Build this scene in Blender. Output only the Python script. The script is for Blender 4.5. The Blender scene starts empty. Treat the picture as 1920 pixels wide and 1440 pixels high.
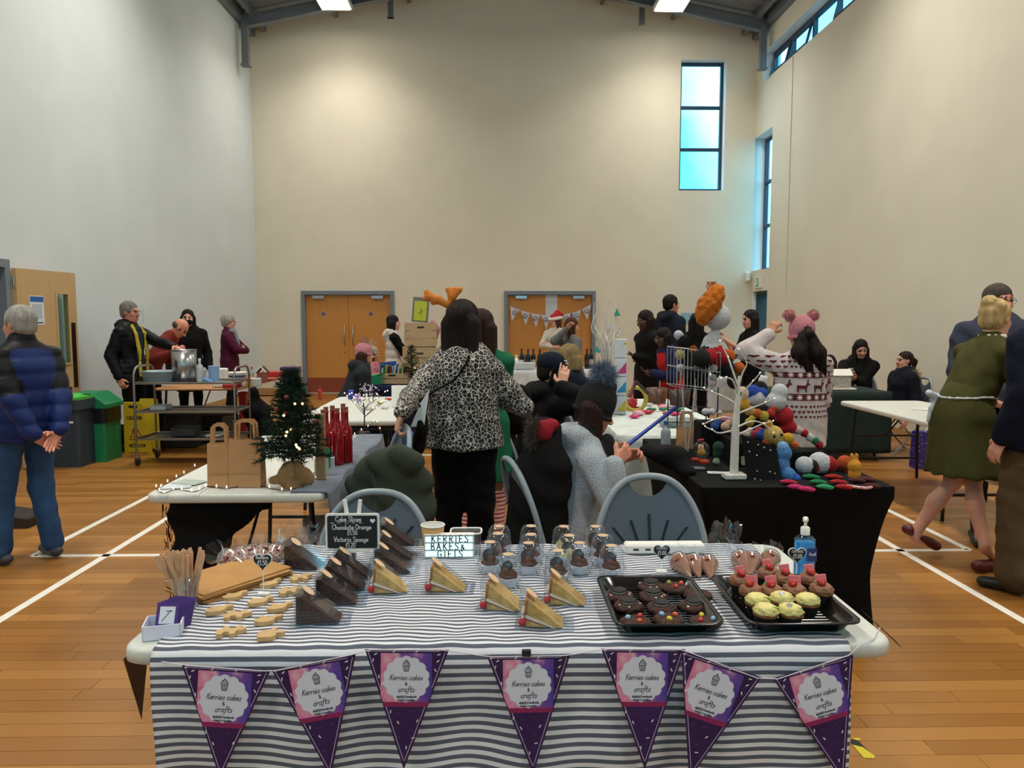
import bpy, bmesh, math, random
import numpy as np
from mathutils import Vector, Matrix, Quaternion
from mathutils.bvhtree import BVHTree

rnd = random.Random(7)
SC = bpy.context.scene
COL = SC.collection
R = math.radians
PI = math.pi

# ---------------------------------------------------------------- camera
F_PX, EYE, PITCH, YAW = 1442.0, 1.54, R(4.9), R(1.2)
cam = bpy.data.cameras.new('camera')
cam.sensor_fit = 'HORIZONTAL'; cam.sensor_width = 36.0; cam.lens = 36.0 * F_PX / 1920.0
cam.clip_start = 0.05; cam.clip_end = 200
camo = bpy.data.objects.new('camera', cam); COL.objects.link(camo)
camo.location = (0, 0, EYE); camo.rotation_euler = (PI / 2 - PITCH, 0, -YAW)
SC.camera = camo

# ---------------------------------------------------------------- world, exposure
SC.view_settings.view_transform = 'Standard'; SC.view_settings.look = 'None'
SC.view_settings.gamma = 1.0; SC.view_settings.use_curve_mapping = False
SC.view_settings.exposure = 0.22
SC.cycles.transparent_max_bounces = 28
SC.cycles.max_bounces = 8
w = bpy.data.worlds.new('sky'); SC.world = w; w.use_nodes = True
nt = w.node_tree; nt.nodes.clear()
tc = nt.nodes.new('ShaderNodeTexCoord'); nz = nt.nodes.new('ShaderNodeTexNoise')
nz.inputs['Scale'].default_value = 2.2; nz.inputs['Detail'].default_value = 5
rp = nt.nodes.new('ShaderNodeValToRGB')
rp.color_ramp.elements[0].position = 0.45; rp.color_ramp.elements[0].color = (0.07, 0.50, 0.66, 1)
rp.color_ramp.elements[1].position = 0.72; rp.color_ramp.elements[1].color = (0.86, 0.95, 1.0, 1)
bg = nt.nodes.new('ShaderNodeBackground'); bg.inputs['Strength'].default_value = 4.5
wo = nt.nodes.new('ShaderNodeOutputWorld')
nt.links.new(tc.outputs['Generated'], nz.inputs['Vector']); nt.links.new(nz.outputs['Fac'], rp.inputs['Fac'])
nt.links.new(rp.outputs['Color'], bg.inputs['Color']); nt.links.new(bg.outputs['Background'], wo.inputs['Surface'])

# ---------------------------------------------------------------- hall sizes
XL, XR, YB, YF = -4.85, 5.25, 15.8, -7.0
RIDGE_X, RIDGE_Z, SLOPE = 0.2, 8.27, 0.2
def roof_z(x): return RIDGE_Z - SLOPE * abs(x - RIDGE_X)

# high-bay luminaires of the hall: (x, y); the lamp bodies are built further down
LAMPS = [(-2.95, 14.2), (3.25, 14.2), (-2.95, 9.2), (3.25, 9.2), (-2.95, 4.2), (3.25, 4.2), (-2.95, -0.8), (3.25, -0.8)]
LAMP_W, LAMP_COL, LAMP_SPREAD = 84.0, (1.0, 0.94, 0.84), 128
for lx, ly in LAMPS:
 ld = bpy.data.lights.new('high_bay_light', 'AREA'); ld.shape = 'RECTANGLE'; ld.size = 0.5; ld.size_y = 1.35
 ld.energy = LAMP_W * (.5 if ly > 12 else 1); ld.color = LAMP_COL; ld.spread = R(LAMP_SPREAD)
 lo = bpy.data.objects.new('high_bay_light', ld); COL.objects.link(lo)
 lo.location = (lx, ly, roof_z(lx) - 0.42)

# ---------------------------------------------------------------- photo geometry helpers (pixel of the 1920x1440 frame + a real plane -> point)
def ray(px, py):
 x, y, z = (px - 960) / F_PX, 1.0, (720 - py) / F_PX
 c, s = math.cos(PITCH), math.sin(PITCH); y, z = y * c + z * s, -y * s + z * c
 c, s = math.cos(YAW), math.sin(YAW); return Vector((x * c + y * s, -x * s + y * c, z))
def at_y(px, py, Y): d = ray(px, py); return Vector((0, 0, EYE)) + d * (Y / d.y)
def at_z(px, py, Z=0.0): d = ray(px, py); return Vector((0, 0, EYE)) + d * ((Z - EYE) / d.z)
def at_x(px, py, X): d = ray(px, py); return Vector((0, 0, EYE)) + d * (X / d.x)

# ---------------------------------------------------------------- materials
def lin(c):
 if isinstance(c, str):
  c = c.lstrip('#'); c = [int(c[i:i + 2], 16) / 255 for i in (0, 2, 4)]
 return tuple((v / 12.92 if v <= 0.04045 else ((v + 0.055) / 1.055) ** 2.4) for v in c[:3]) + (1.0,)
MATS = {}
class NB:
 'tiny node-graph helper'
 def __init__(s, m): s.m = m; s.t = m.node_tree; s.n = s.t.nodes; s.l = s.t.links
 def new(s, typ, **kw):
  n = s.n.new(typ)
  for k, v in kw.items(): setattr(n, k, v)
  return n
 def link(s, a, b): s.l.new(a, b)
 def math(s, op, a, b=None, c=None):
  n = s.new('ShaderNodeMath', operation=op)
  for i, v in enumerate((a, b, c)):
   if v is None: continue
   if isinstance(v, (int, float)): n.inputs[i].default_value = v
   else: s.link(v, n.inputs[i])
  return n.outputs[0]
 def mix(s, fac, a, b):
  n = s.new('ShaderNodeMix', data_type='RGBA')
  for i, v in ((0, fac), (6, a), (7, b)):
   if isinstance(v, (int, float)): n.inputs[i].default_value = v
   elif isinstance(v, tuple): n.inputs[i].default_value = v
   else: s.link(v, n.inputs[i])
  return n.outputs[2]
 def noise(s, scale, detail=3, coord=None, rough=0.5):
  n = s.new('ShaderNodeTexNoise'); n.inputs['Scale'].default_value = scale; n.inputs['Detail'].default_value = detail
  n.inputs['Roughness'].default_value = rough
  if coord is not None: s.link(coord, n.inputs['Vector'])
  return n.outputs['Fac']
 def ramp(s, fac, stops):
  n = s.new('ShaderNodeValToRGB'); e = n.color_ramp.elements
  while len(e) < len(stops): e.new(0.5)
  for i, (p, c) in enumerate(stops): e[i].position = p; e[i].color = c
  if not isinstance(fac, (int, float)): s.link(fac, n.inputs['Fac'])
  return n.outputs['Color']
 def coord(s, kind='Object'): return s.new('ShaderNodeTexCoord').outputs[kind]
 def mapping(s, vec, scale=(1, 1, 1), loc=(0, 0, 0), rot=(0, 0, 0)):
  n = s.new('ShaderNodeMapping'); s.link(vec, n.inputs['Vector'])
  n.inputs['Scale'].default_value = scale; n.inputs['Location'].default_value = loc; n.inputs['Rotation'].default_value = rot
  return n.outputs['Vector']
 def sep(s, vec): n = s.new('ShaderNodeSeparateXYZ'); s.link(vec, n.inputs[0]); return n.outputs
 def bump(s, h, strength, dist=0.01):
  n = s.new('ShaderNodeBump'); n.inputs['Strength'].default_value = strength; n.inputs['Distance'].default_value = dist
  s.link(h, n.inputs['Height']); return n.outputs['Normal']

def M(name, col, rough=0.6, metal=0.0, var=0.0, vscale=8.0, bump=0.0, bscale=60.0, emit=0.0, ecol=None, sheen=0.0, coat=0.0, spec=None, sub=0.0, stretch=(1, 1, 1)):
 'plain procedural material: colour with soft variation and fine relief'
 if name in MATS: return MATS[name]
 m = bpy.data.materials.new(name); m.use_nodes = True; MATS[name] = m
 b = NB(m); p = b.n['Principled BSDF']; c = lin(col)
 p.inputs['Base Color'].default_value = c; p.inputs['Roughness'].default_value = rough; p.inputs['Metallic'].default_value = metal
 if spec is not None: p.inputs['Specular IOR Level'].default_value = spec
 if coat: p.inputs['Coat Weight'].default_value = coat
 if sheen: p.inputs['Sheen Weight'].default_value = sheen
 if sub: p.inputs['Subsurface Weight'].default_value = sub; p.inputs['Subsurface Radius'].default_value = (.02, .008, .004)
 if var or bump: co = b.mapping(b.coord(), stretch)
 if var:
  f = b.noise(vscale, 4, co)
  d = tuple(max(0, v * (1 - var)) for v in c[:3]) + (1,); e = tuple(min(1, v * (1 + var)) for v in c[:3]) + (1,)
  b.link(b.ramp(f, [(0.3, d), (0.7, e)]), p.inputs['Base Color'])
 if bump: b.link(b.bump(b.noise(bscale, 3, co), bump, 0.02), p.inputs['Normal'])
 if emit:
  p.inputs['Emission Color'].default_value = lin(ecol or col); p.inputs['Emission Strength'].default_value = emit
 return m

def M_clear(name, tint='#f4f8ff', gloss=0.9, rough=0.04, base=0.06, haze=0.0):
 'thin clear plastic or glass sheet: clear, glossier towards grazing angles, a little milky if haze > 0'
 if name in MATS: return MATS[name]
 m = bpy.data.materials.new(name); m.use_nodes = True; MATS[name] = m
 b = NB(m); b.n.remove(b.n['Principled BSDF']); out = b.n['Material Output']
 tr = b.new('ShaderNodeBsdfTransparent'); tr.inputs[0].default_value = lin(tint)
 gl = b.new('ShaderNodeBsdfGlossy'); gl.inputs['Roughness'].default_value = rough; gl.inputs['Color'].default_value = (gloss, gloss, gloss, 1)
 lw = b.new('ShaderNodeLayerWeight'); mx = b.new('ShaderNodeMixShader')
 b.link(b.math('ADD', b.math('MULTIPLY', b.math('POWER', lw.outputs['Facing'], 4.0), .7), base), mx.inputs[0])
 src = tr.outputs[0]
 if haze:
  df = b.new('ShaderNodeBsdfDiffuse'); df.inputs[0].default_value = (.85, .9, .95, 1); m2 = b.new('ShaderNodeMixShader'); m2.inputs[0].default_value = haze
  b.link(src, m2.inputs[1]); b.link(df.outputs[0], m2.inputs[2]); src = m2.outputs[0]
 b.link(src, mx.inputs[1]); b.link(gl.outputs[0], mx.inputs[2]); b.link(mx.outputs[0], out.inputs['Surface'])
 return m

# ---------------------------------------------------------------- mesh builder
def frame_from(d, up=(0, 0, 1)):
 z = Vector(d).normalized(); u = Vector(up)
 if abs(z.dot(u)) > 0.98: u = Vector((0, 1, 0))
 x = u.cross(z).normalized(); y = z.cross(x)
 return x, y, z
class MB:
 def __init__(s): s.v = []; s.f = []; s.m = []; s.sm = []; s.uv = {}
 def add(s, verts, faces, mi=0, smooth=False):
  o = len(s.v); s.v += [tuple(v) for v in verts]
  for f in faces: s.f.append(tuple(i + o for i in f)); s.m.append(mi); s.sm.append(smooth)
  return s
 def box(s, c, size, rot=None, mi=0, taper=1.0, bev=0.0):
  x, y, z = (q / 2 for q in size); b = min(bev, x * .9, y * .9, z * .9)
  if b > 0:
   pts = []
   for sx in (-1, 1):
    for sy in (-1, 1):
     for sz in (-1, 1):
      pts += [(sx * x, sy * (y - b), sz * (z - b)), (sx * (x - b), sy * y, sz * (z - b)), (sx * (x - b), sy * (y - b), sz * z)]
   bm = bmesh.new(); vs = [bm.verts.new(p) for p in pts]; r = bmesh.ops.convex_hull(bm, input=vs)
   bm.verts.index_update(); V = [v.co.copy() for v in bm.verts]; Fc = [tuple(v.index for v in f.verts) for f in bm.faces]; bm.free()
  else:
   V = [Vector((sx * x * (taper if sz > 0 else 1), sy * y * (taper if sz > 0 else 1), sz * z)) for sz in (-1, 1) for sx, sy in ((-1, -1), (1, -1), (1, 1), (-1, 1))]
   Fc = [(3, 2, 1, 0), (4, 5, 6, 7), (0, 1, 5, 4), (1, 2, 6, 5), (2, 3, 7, 6), (3, 0, 4, 7)]
  M4 = rot if rot is not None else Matrix.Identity(3)
  return s.add([Vector(c) + M4 @ v for v in V], Fc, mi)
 def cyl(s, a, b, r0, r1=None, n=12, caps=True, mi=0, smooth=True):
  r1 = r0 if r1 is None else r1; a, b = Vector(a), Vector(b); x, y, z = frame_from(b - a); V = []
  for p, r in ((a, r0), (b, r1)): V += [p + (x * math.cos(t) + y * math.sin(t)) * r for t in (2 * PI * i / n for i in range(n))]
  s.add(V, [(i, (i + 1) % n, n + (i + 1) % n, n + i) for i in range(n)], mi, smooth)
  if caps: s.add(V, [tuple(reversed(range(n))), tuple(range(n, 2 * n))], mi, False)
  return s
 def tube(s, pts, r, n=8, mi=0, closed=False, caps=True):
  P = [Vector(p) for p in pts]; k = len(P); rr = r if isinstance(r, (list, tuple)) else [r] * k
  V = []; px = None
  for i, p in enumerate(P):
   if closed: t = P[(i + 1) % k] - P[i - 1]
   else: t = P[min(i + 1, k - 1)] - P[max(i - 1, 0)]
   if t.length < 1e-9: t = Vector((0, 0, 1))
   t.normalize()
   if px is None: x, y, _ = frame_from(t)
   else:
    x = px - t * px.dot(t)
    x = x.normalized() if x.length > 1e-6 else frame_from(t)[0]
    y = t.cross(x)
   px = x
   V += [p + (x * math.cos(a) + y * math.sin(a)) * rr[i] for a in (2 * PI * j / n for j in range(n))]
  Fc = []
  for i in range(k if closed else k - 1):
   q = (i + 1) % k
   Fc += [(i * n + j, i * n + (j + 1) % n, q * n + (j + 1) % n, q * n + j) for j in range(n)]
  s.add(V, Fc, mi, True)
  if caps and not closed: s.add(V, [tuple(reversed(range(n))), tuple(range((k - 1) * n, k * n))], mi, False)
  return s
 def lathe(s, prof, n=20, c=(0, 0, 0), mi=0, smooth=True, caps=True, mod=None, sx=1.0, sy=1.0):
  c = Vector(c); V = []
  for r, z in prof:
   for j in range(n):
    a = 2 * PI * j / n; q = r * (mod(a, z) if mod else 1)
    V.append(c + Vector((math.cos(a) * q * sx, math.sin(a) * q * sy, z)))
  k = len(prof)
  s.add(V, [(i * n + j, i * n + (j + 1) % n, (i + 1) * n + (j + 1) % n, (i + 1) * n + j) for i in range(k - 1) for j in range(n)], mi, smooth)
  if caps:
   if prof[0][0] > 1e-5: s.add(V[:n], [tuple(reversed(range(n)))], mi, False)
   if prof[-1][0] > 1e-5: s.add(V[-n:], [tuple(range(n))], mi, False)
  return s
 def prism(s, poly, z0, z1, tf=None, mi=0, smooth=False):
  'poly: 2-D outline (ccw); extruded z0..z1 then mapped with tf'
  n = len(poly); V = [Vector((x, y, z)) for z in (z0, z1) for x, y in poly]
  if tf is not None: V = [tf(v) for v in V] if callable(tf) else [tf @ v for v in V]
  s.add(V, [(i, (i + 1) % n, n + (i + 1) % n, n + i) for i in range(n)], mi, smooth)
  return s.add(V, [tuple(reversed(range(n))), tuple(range(n, 2 * n))], mi, False)
 def sphere(s, c, r, n=10, mi=0, sc=(1, 1, 1), rot=None):
  c = Vector(c); m = max(4, n // 2 + 1); V = []; Fc = []
  for i in range(m + 1):
   t = PI * i / m
   for j in range(n):
    a = 2 * PI * j / n; p = Vector((math.sin(t) * math.cos(a) * r * sc[0], math.sin(t) * math.sin(a) * r * sc[1], math.cos(t) * r * sc[2]))
    V.append(c + (rot @ p if rot is not None else p))
  for i in range(m):
   for j in range(n): Fc.append((i * n + j, (i + 1) * n + j, (i + 1) * n + (j + 1) % n, i * n + (j + 1) % n))
  return s.add(V, Fc, mi, True)
 def grid(s, fn, nu, nv, mi=0, smooth=True, uv=False):
  o = len(s.v); V = [fn(i / nu, j / nv) for j in range(nv + 1) for i in range(nu + 1)]
  if uv:
   for j in range(nv + 1):
    for i in range(nu + 1): s.uv[o + j * (nu + 1) + i] = (i / nu, j / nv)
  return s.add(V, [(j * (nu + 1) + i, j * (nu + 1) + i + 1, (j + 1) * (nu + 1) + i + 1, (j + 1) * (nu + 1) + i) for j in range(nv) for i in range(nu)], mi, smooth)
 def mesh(s, name, mats):
  me = bpy.data.meshes.new(name); me.from_pydata(s.v, [], s.f)
  for m in (mats if isinstance(mats, (list, tuple)) else [mats]): me.materials.append(m)
  me.polygons.foreach_set('material_index', s.m); me.polygons.foreach_set('use_smooth', s.sm)
  if s.uv:
   ul = me.uv_layers.new(name='map')
   for l in me.loops: ul.data[l.index].uv = s.uv.get(l.vertex_index, (0, 0))
  me.update(); return me

def tag(o, label=None, cat=None, group=None, kind=None):
 if label: o['label'] = label
 if cat: o['category'] = cat
 if group: o['group'] = group
 if kind: o['kind'] = kind
 return o
def thing(name, label, cat, loc=(0, 0, 0), rz=0.0, group=None):
 o = bpy.data.objects.new(name, None); COL.objects.link(o); o.empty_display_size = 0.05
 o.location = loc; o.rotation_euler = (0, 0, rz); return tag(o, label, cat, group)
def part(name, mb, mats, parent=None, world=False, solid=0.0, bevel=0.0):
 me = mb if isinstance(mb, bpy.types.Mesh) else mb.mesh(name, mats)
 if isinstance(mb, bpy.types.Mesh) and mats is not None and not me.materials:
  for m in (mats if isinstance(mats, (list, tuple)) else [mats]): me.materials.append(m)
 o = bpy.data.objects.new(name, me); COL.objects.link(o)
 if parent is not None:
  o.parent = parent
  if world:
   p = parent; mt = Matrix.Identity(4)
   while p is not None: mt = p.matrix_basis @ mt; p = p.parent
   me.transform(mt.inverted())
 if solid: md = o.modifiers.new('solid', 'SOLIDIFY'); md.thickness = solid; md.offset = 0
 if bevel: md = o.modifiers.new('bevel', 'BEVEL'); md.width = bevel; md.segments = 2; md.limit_method = 'ANGLE'
 return o
def solo(name, mb, mats, label, cat, loc=(0, 0, 0), rz=0.0, group=None, **kw):
 o = part(name, mb, mats, **kw); o.location = loc; o.rotation_euler = (0, 0, rz); return tag(o, label, cat, group)
def solow(name, mb, mats, label, cat, group=None, **kw):
 'like solo, geometry given in world space: the origin moves to its base'
 me = mb.mesh(name, mats) if isinstance(mb, MB) else mb
 n = len(me.vertices); co = np.empty(n * 3, np.float32); me.vertices.foreach_get('co', co); co = co.reshape(-1, 3)
 c = (co.min(0) + co.max(0)) / 2; base = Vector((float(c[0]), float(c[1]), float(co[:, 2].min())))
 me.transform(Matrix.Translation(-base)); o = part(name, me, mats, **kw); o.location = base; return tag(o, label, cat, group)
def struct(name, mb, mats, parent=None, **kw):
 o = part(name, mb, mats, parent, **kw)
 if parent is None: o['kind'] = 'structure'
 return o
def kids(o): return [c for c in bpy.data.objects if c.parent == o]
def dup(root, loc=None, rz=None, label=None, group=None, parent=None):
 c = root.copy(); COL.objects.link(c)
 if parent is not None: c.parent = parent
 if loc is not None: c.location = loc
 if rz is not None: c.rotation_euler = (root.rotation_euler[0], root.rotation_euler[1], rz)
 if label: c['label'] = label
 if group: c['group'] = group
 for ch in root.children: dup(ch, parent=c)
 return c
def rotm(rx=0, ry=0, rz=0): return (Matrix.Rotation(rz, 3, 'Z') @ Matrix.Rotation(ry, 3, 'Y') @ Matrix.Rotation(rx, 3, 'X'))
def rrect(w, d, r, n=5):
 out = []
 for cx, cy, a0 in ((w / 2 - r, d / 2 - r, 0), (-w / 2 + r, d / 2 - r, 90), (-w / 2 + r, -d / 2 + r, 180), (w / 2 - r, -d / 2 + r, 270)):
  for i in range(n + 1): a = R(a0 + 90 * i / n); out.append((cx + r * math.cos(a), cy + r * math.sin(a)))
 return out
def bez(p0, p1, p2, p3=None, n=10):
 out = []
 for i in range(n + 1):
  t = i / n; u = 1 - t
  if p3 is None: out.append(Vector(p0) * u * u + Vector(p1) * 2 * u * t + Vector(p2) * t * t)
  else: out.append(Vector(p0) * u ** 3 + Vector(p1) * 3 * u * u * t + Vector(p2) * 3 * u * t * t + Vector(p3) * t ** 3)
 return out
def spline(P, n=6):
 P = [Vector(p) for p in P]; out = []
 for i in range(len(P) - 1):
  p0, p1, p2, p3 = P[max(i - 1, 0)], P[i], P[i + 1], P[min(i + 2, len(P) - 1)]
  for k in range(n):
   t = k / n; out.append(0.5 * ((2 * p1) + (p2 - p0) * t + (2 * p0 - 5 * p1 + 4 * p2 - p3) * t * t + (3 * p1 - p0 - 3 * p2 + p3) * t ** 3))
 return out + [P[-1]]

# ---------------------------------------------------------------- smooth bodies: signed distance fields meshed with surface nets
class SDF:
 def __init__(s, vox=0.01, k=0.02): s.vox = vox; s.k = k; s.p = []
 def cap(s, a, b, ra, rb=None, k=None, mi=0, flat=None, neg=False):
  'round cone a-b; flat=(axis, factor): the section is squeezed along that axis'
  rb = ra if rb is None else rb
  s.p.append(('c', np.array(a, float), np.array(b, float), ra, rb, s.k if k is None else k, mi, flat, neg)); return s
 def ell(s, c, r, rot=None, k=None, mi=0, neg=False):
  s.p.append(('e', np.array(c, float), np.array(rot if rot is not None else np.eye(3), float), np.array(r, float), None, s.k if k is None else k, mi, None, neg)); return s
 def plane(s, c, n):
  'cut away everything gathered so far that lies beyond the plane (n points away from what stays)'
  s.p.append(('p', np.array(c, float), np.array(n, float) / np.linalg.norm(np.array(n, float)), 0, 0, 0, 0, None, 'plane')); return s
 def chain(s, pts, rs, **kw):
  for i in range(len(pts) - 1): s.cap(pts[i], pts[i + 1], rs[i], rs[i + 1], **kw)
  return s
 def _bb(s, p):
  if p[0] == 'c':
   f = 1.0 if p[7] is None else max(1, p[7][1]); m = max(p[3], p[4]) * f; return np.minimum(p[1], p[2]) - m, np.maximum(p[1], p[2]) + m
  m = p[3].max(); return p[1] - m, p[1] + m
 def _d(s, p, P):
  if p[0] == 'e':
   q = (P - p[1]) @ p[2]; k0 = np.sqrt(((q / p[3]) ** 2).sum(-1)); k1 = np.sqrt(((q / p[3] ** 2) ** 2).sum(-1))
   return k0 * (k0 - 1) / np.maximum(k1, 1e-9)
  a, b, ra, rb = p[1], p[2], p[3], p[4]; ba = b - a; l2 = max(ba @ ba, 1e-12); pa = P - a
  h = np.clip((pa @ ba) / l2, 0, 1); q = pa - h[..., None] * ba
  if p[7] is not None:
   ax = np.array(p[7][0], float); ax /= np.linalg.norm(ax); f = p[7][1]; c = q @ ax
   q = q + (c * (1 / f - 1))[..., None] * ax; dd = np.sqrt((q ** 2).sum(-1)) - (ra + (rb - ra) * h)
   return dd * min(1.0, f * 1.15)
  return np.sqrt((q ** 2).sum(-1)) - (ra + (rb - ra) * h)
 def mesh(s, name, mats, disp=None, smooth=1):
  vx = s.vox; pos = [p for p in s.p if not p[8]]
  lo = np.min([s._bb(p)[0] for p in pos], 0) - 4 * vx; hi = np.max([s._bb(p)[1] for p in pos], 0) + 4 * vx
  n = np.ceil((hi - lo) / vx).astype(int) + 1
  D = np.full(n, 1.0, np.float64); best = np.full(n, 9.0, np.float32); MI = np.zeros(n, np.int16)
  for p in s.p:
   if p[0] == 'p':
    ax = [lo[d] + vx * np.arange(n[d]) for d in range(3)]
    D = np.maximum(D, (ax[0][:, None, None] - p[1][0]) * p[2][0] + (ax[1][None, :, None] - p[1][1]) * p[2][1] + (ax[2][None, None, :] - p[1][2]) * p[2][2]); continue
   a, b = s._bb(p); mg = p[5] + 3 * vx
   i0 = np.maximum(np.floor((a - mg - lo) / vx).astype(int), 0); i1 = np.minimum(np.ceil((b + mg - lo) / vx).astype(int) + 1, n)
   if (i1 <= i0).any(): continue
   g = np.stack(np.meshgrid(*[lo[d] + vx * np.arange(i0[d], i1[d]) for d in range(3)], indexing='ij'), -1)
   d = s._d(p, g); sl = tuple(slice(i0[k], i1[k]) for k in range(3)); c = D[sl]; k = max(p[5], 1e-6)
   if p[8]:
    h = np.maximum(k - np.abs(c + d), 0) / k; D[sl] = np.maximum(c, -d) + h * h * k * 0.25
   else:
    h = np.maximum(k - np.abs(c - d), 0) / k; D[sl] = np.minimum(c, d) - h * h * k * 0.25
    bt = best[sl]; m = d < bt; mi = MI[sl]; mi[m] = p[6]; bt[m] = d[m]
  if disp is not None:
   band = np.abs(D) < 6 * vx; idx = np.argwhere(band)
   D[band] += disp(lo + idx * vx)
  sg = D < 0
  cs = np.zeros(n - 1, np.int8)
  for dx in (0, 1):
   for dy in (0, 1):
    for dz in (0, 1): cs += sg[dx:n[0] - 1 + dx, dy:n[1] - 1 + dy, dz:n[2] - 1 + dz]
  act = (cs > 0) & (cs < 8); ai = np.argwhere(act); idm = np.full(n - 1, -1, np.int64); idm[act] = np.arange(len(ai))
  acc = np.zeros((len(ai), 3)); cnt = np.zeros(len(ai))
  cor = [(x, y, z) for x in (0, 1) for y in (0, 1) for z in (0, 1)]
  for i, c0 in enumerate(cor):
   for c1 in cor[i + 1:]:
    if sum(abs(x - y) for x, y in zip(c0, c1)) != 1: continue
    d0 = D[ai[:, 0] + c0[0], ai[:, 1] + c0[1], ai[:, 2] + c0[2]]; d1 = D[ai[:, 0] + c1[0], ai[:, 1] + c1[1], ai[:, 2] + c1[2]]
    x = (d0 < 0) != (d1 < 0); t = np.where(x, d0 / np.where(x, d0 - d1, 1), 0)[:, None]
    acc += np.where(x[:, None], np.array(c0) + t * (np.array(c1) - np.array(c0)), 0); cnt += x
  V = lo + vx * (ai + acc / np.maximum(cnt, 1)[:, None])
  Fs = []
  for ax in range(3):
   u, v = (ax + 1) % 3, (ax + 2) % 3
   sl0 = [slice(None)] * 3; sl1 = [slice(None)] * 3; sl0[ax] = slice(0, -1); sl1[ax] = slice(1, None)
   e = sg[tuple(sl0)] != sg[tuple(sl1)]; ei = np.argwhere(e)
   ei = ei[(ei[:, u] > 0) & (ei[:, v] > 0) & (ei[:, u] < n[u] - 1) & (ei[:, v] < n[v] - 1)]
   q = []
   for du, dv in ((-1, -1), (0, -1), (0, 0), (-1, 0)):
    c = ei.copy(); c[:, u] += du; c[:, v] += dv; q.append(idm[c[:, 0], c[:, 1], c[:, 2]])
   q = np.stack(q, 1); fl = ~sg[tuple(ei.T)]; q[fl] = q[fl][:, ::-1]; Fs.append(q)
  Fq = np.concatenate(Fs); Fq = Fq[(Fq >= 0).all(1)]
  nv = len(V)
  for _ in range(smooth):
   sm = np.zeros_like(V); ct = np.zeros(nv)
   for a, b in ((0, 1), (1, 2), (2, 3), (3, 0)):
    np.add.at(sm, Fq[:, a], V[Fq[:, b]]); np.add.at(ct, Fq[:, a], 1); np.add.at(sm, Fq[:, b], V[Fq[:, a]]); np.add.at(ct, Fq[:, b], 1)
   V = 0.5 * V + 0.5 * sm / np.maximum(ct, 1)[:, None]
  vm = MI[ai[:, 0], ai[:, 1], ai[:, 2]]
  return V, Fq, vm[Fq[:, 0]]
def bake(name, pieces, mats):
 'pieces: list of (V, F, material index) from SDF.mesh -> one mesh'
 V = np.concatenate([p[0] for p in pieces]); o = 0; Fq = []; mi = []
 for p in pieces: Fq.append(p[1] + o); mi.append(p[2]); o += len(p[0])
 Fq = np.concatenate(Fq); mi = np.concatenate(mi).astype(np.int32)
 me = bpy.data.meshes.new(name); me.vertices.add(len(V)); me.vertices.foreach_set('co', V.astype(np.float32).ravel())
 me.loops.add(len(Fq) * 4); me.polygons.add(len(Fq)); me.loops.foreach_set('vertex_index', Fq.astype(np.int32).ravel())
 me.polygons.foreach_set('loop_start', np.arange(0, len(Fq) * 4, 4, dtype=np.int32))
 for m in (mats if isinstance(mats, (list, tuple)) else [mats]): me.materials.append(m)
 me.polygons.foreach_set('material_index', mi); me.polygons.foreach_set('use_smooth', np.ones(len(Fq), bool))
 me.update(calc_edges=True); return me
def blob(name, sdf, mats, disp=None, smooth=1): return bake(name, [sdf.mesh(name, mats, disp, smooth)], mats)

# ================================================================ THE HALL
def wall_mat(name, col):
 return M(name, col, 0.85, var=0.035, vscale=1.3, bump=0.06, bscale=180)
m_wall_l = wall_mat('paint_cool_daylight', '#d9e1e3'); m_wall_b = wall_mat('paint_cream', '#e6decb'); m_wall_r = wall_mat('paint_warm_cream', '#dfdbca')  # left wall: the cool cast of window daylight is mixed into its colour
m_reveal = M('reveal_white', '#eef0f2', 0.8, bump=0.05)
m_frame = M('window_frame_slate', '#2c3d55', 0.45)
m_glass = M_clear('window_glass', '#e6fbff', base=0.0)

# ---- floor: strip planks, ends staggered
def plank_material():
 m = bpy.data.materials.new('beech_strip_floor'); m.use_nodes = True; b = NB(m); p = b.n['Principled BSDF']
 oi = b.new('ShaderNodeAttribute', attribute_name='tone'); rn = oi.outputs['Fac']
 co = b.coord(); g = b.noise(9, 6, b.mapping(co, (0.7, 16, 4)), 0.6); g2 = b.noise(2.0, 2, co)
 c = b.ramp(rn, [(0.0, lin('#8f5f26')), (0.45, lin('#a06c2f')), (1.0, lin('#b5803f'))])
 c = b.mix(b.math('MULTIPLY', g, 0.45), c, lin('#7e4c17')); c = b.mix(b.math('MULTIPLY', g2, 0.12), c, lin('#c8924a'))
 b.link(c, p.inputs['Base Color']); p.inputs['Roughness'].default_value = 0.36; p.inputs['Coat Weight'].default_value = 0.12
 p.inputs['Coat Roughness'].default_value = 0.22
 b.link(b.bump(g, 0.04, 0.01), p.inputs['Normal']); return m
m_floor = plank_material()
m_sub = M('floor_joint_dark', '#7c4d1c', 0.7, var=0.1)
fl = struct('floor', MB().box(((XL + XR) / 2, (YB + YF) / 2, -0.06), (XR - XL + 0.3, YB - YF + 0.3, 0.1)), m_sub)
PW = 0.092
def plank_list():
 out = []; j = 0; y = YF
 while y < YB - 0.001:
  x = XL - rnd.random() * 1.0
  while x < XR:
   L = rnd.choice((0.75, 0.95, 1.15, 1.35)); a, b = max(x, XL), min(x + L, XR); x += L
   if b - a > 0.02: out.append((a, b, y, min(y + PW, YB)))
  y += PW
 return out
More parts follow.
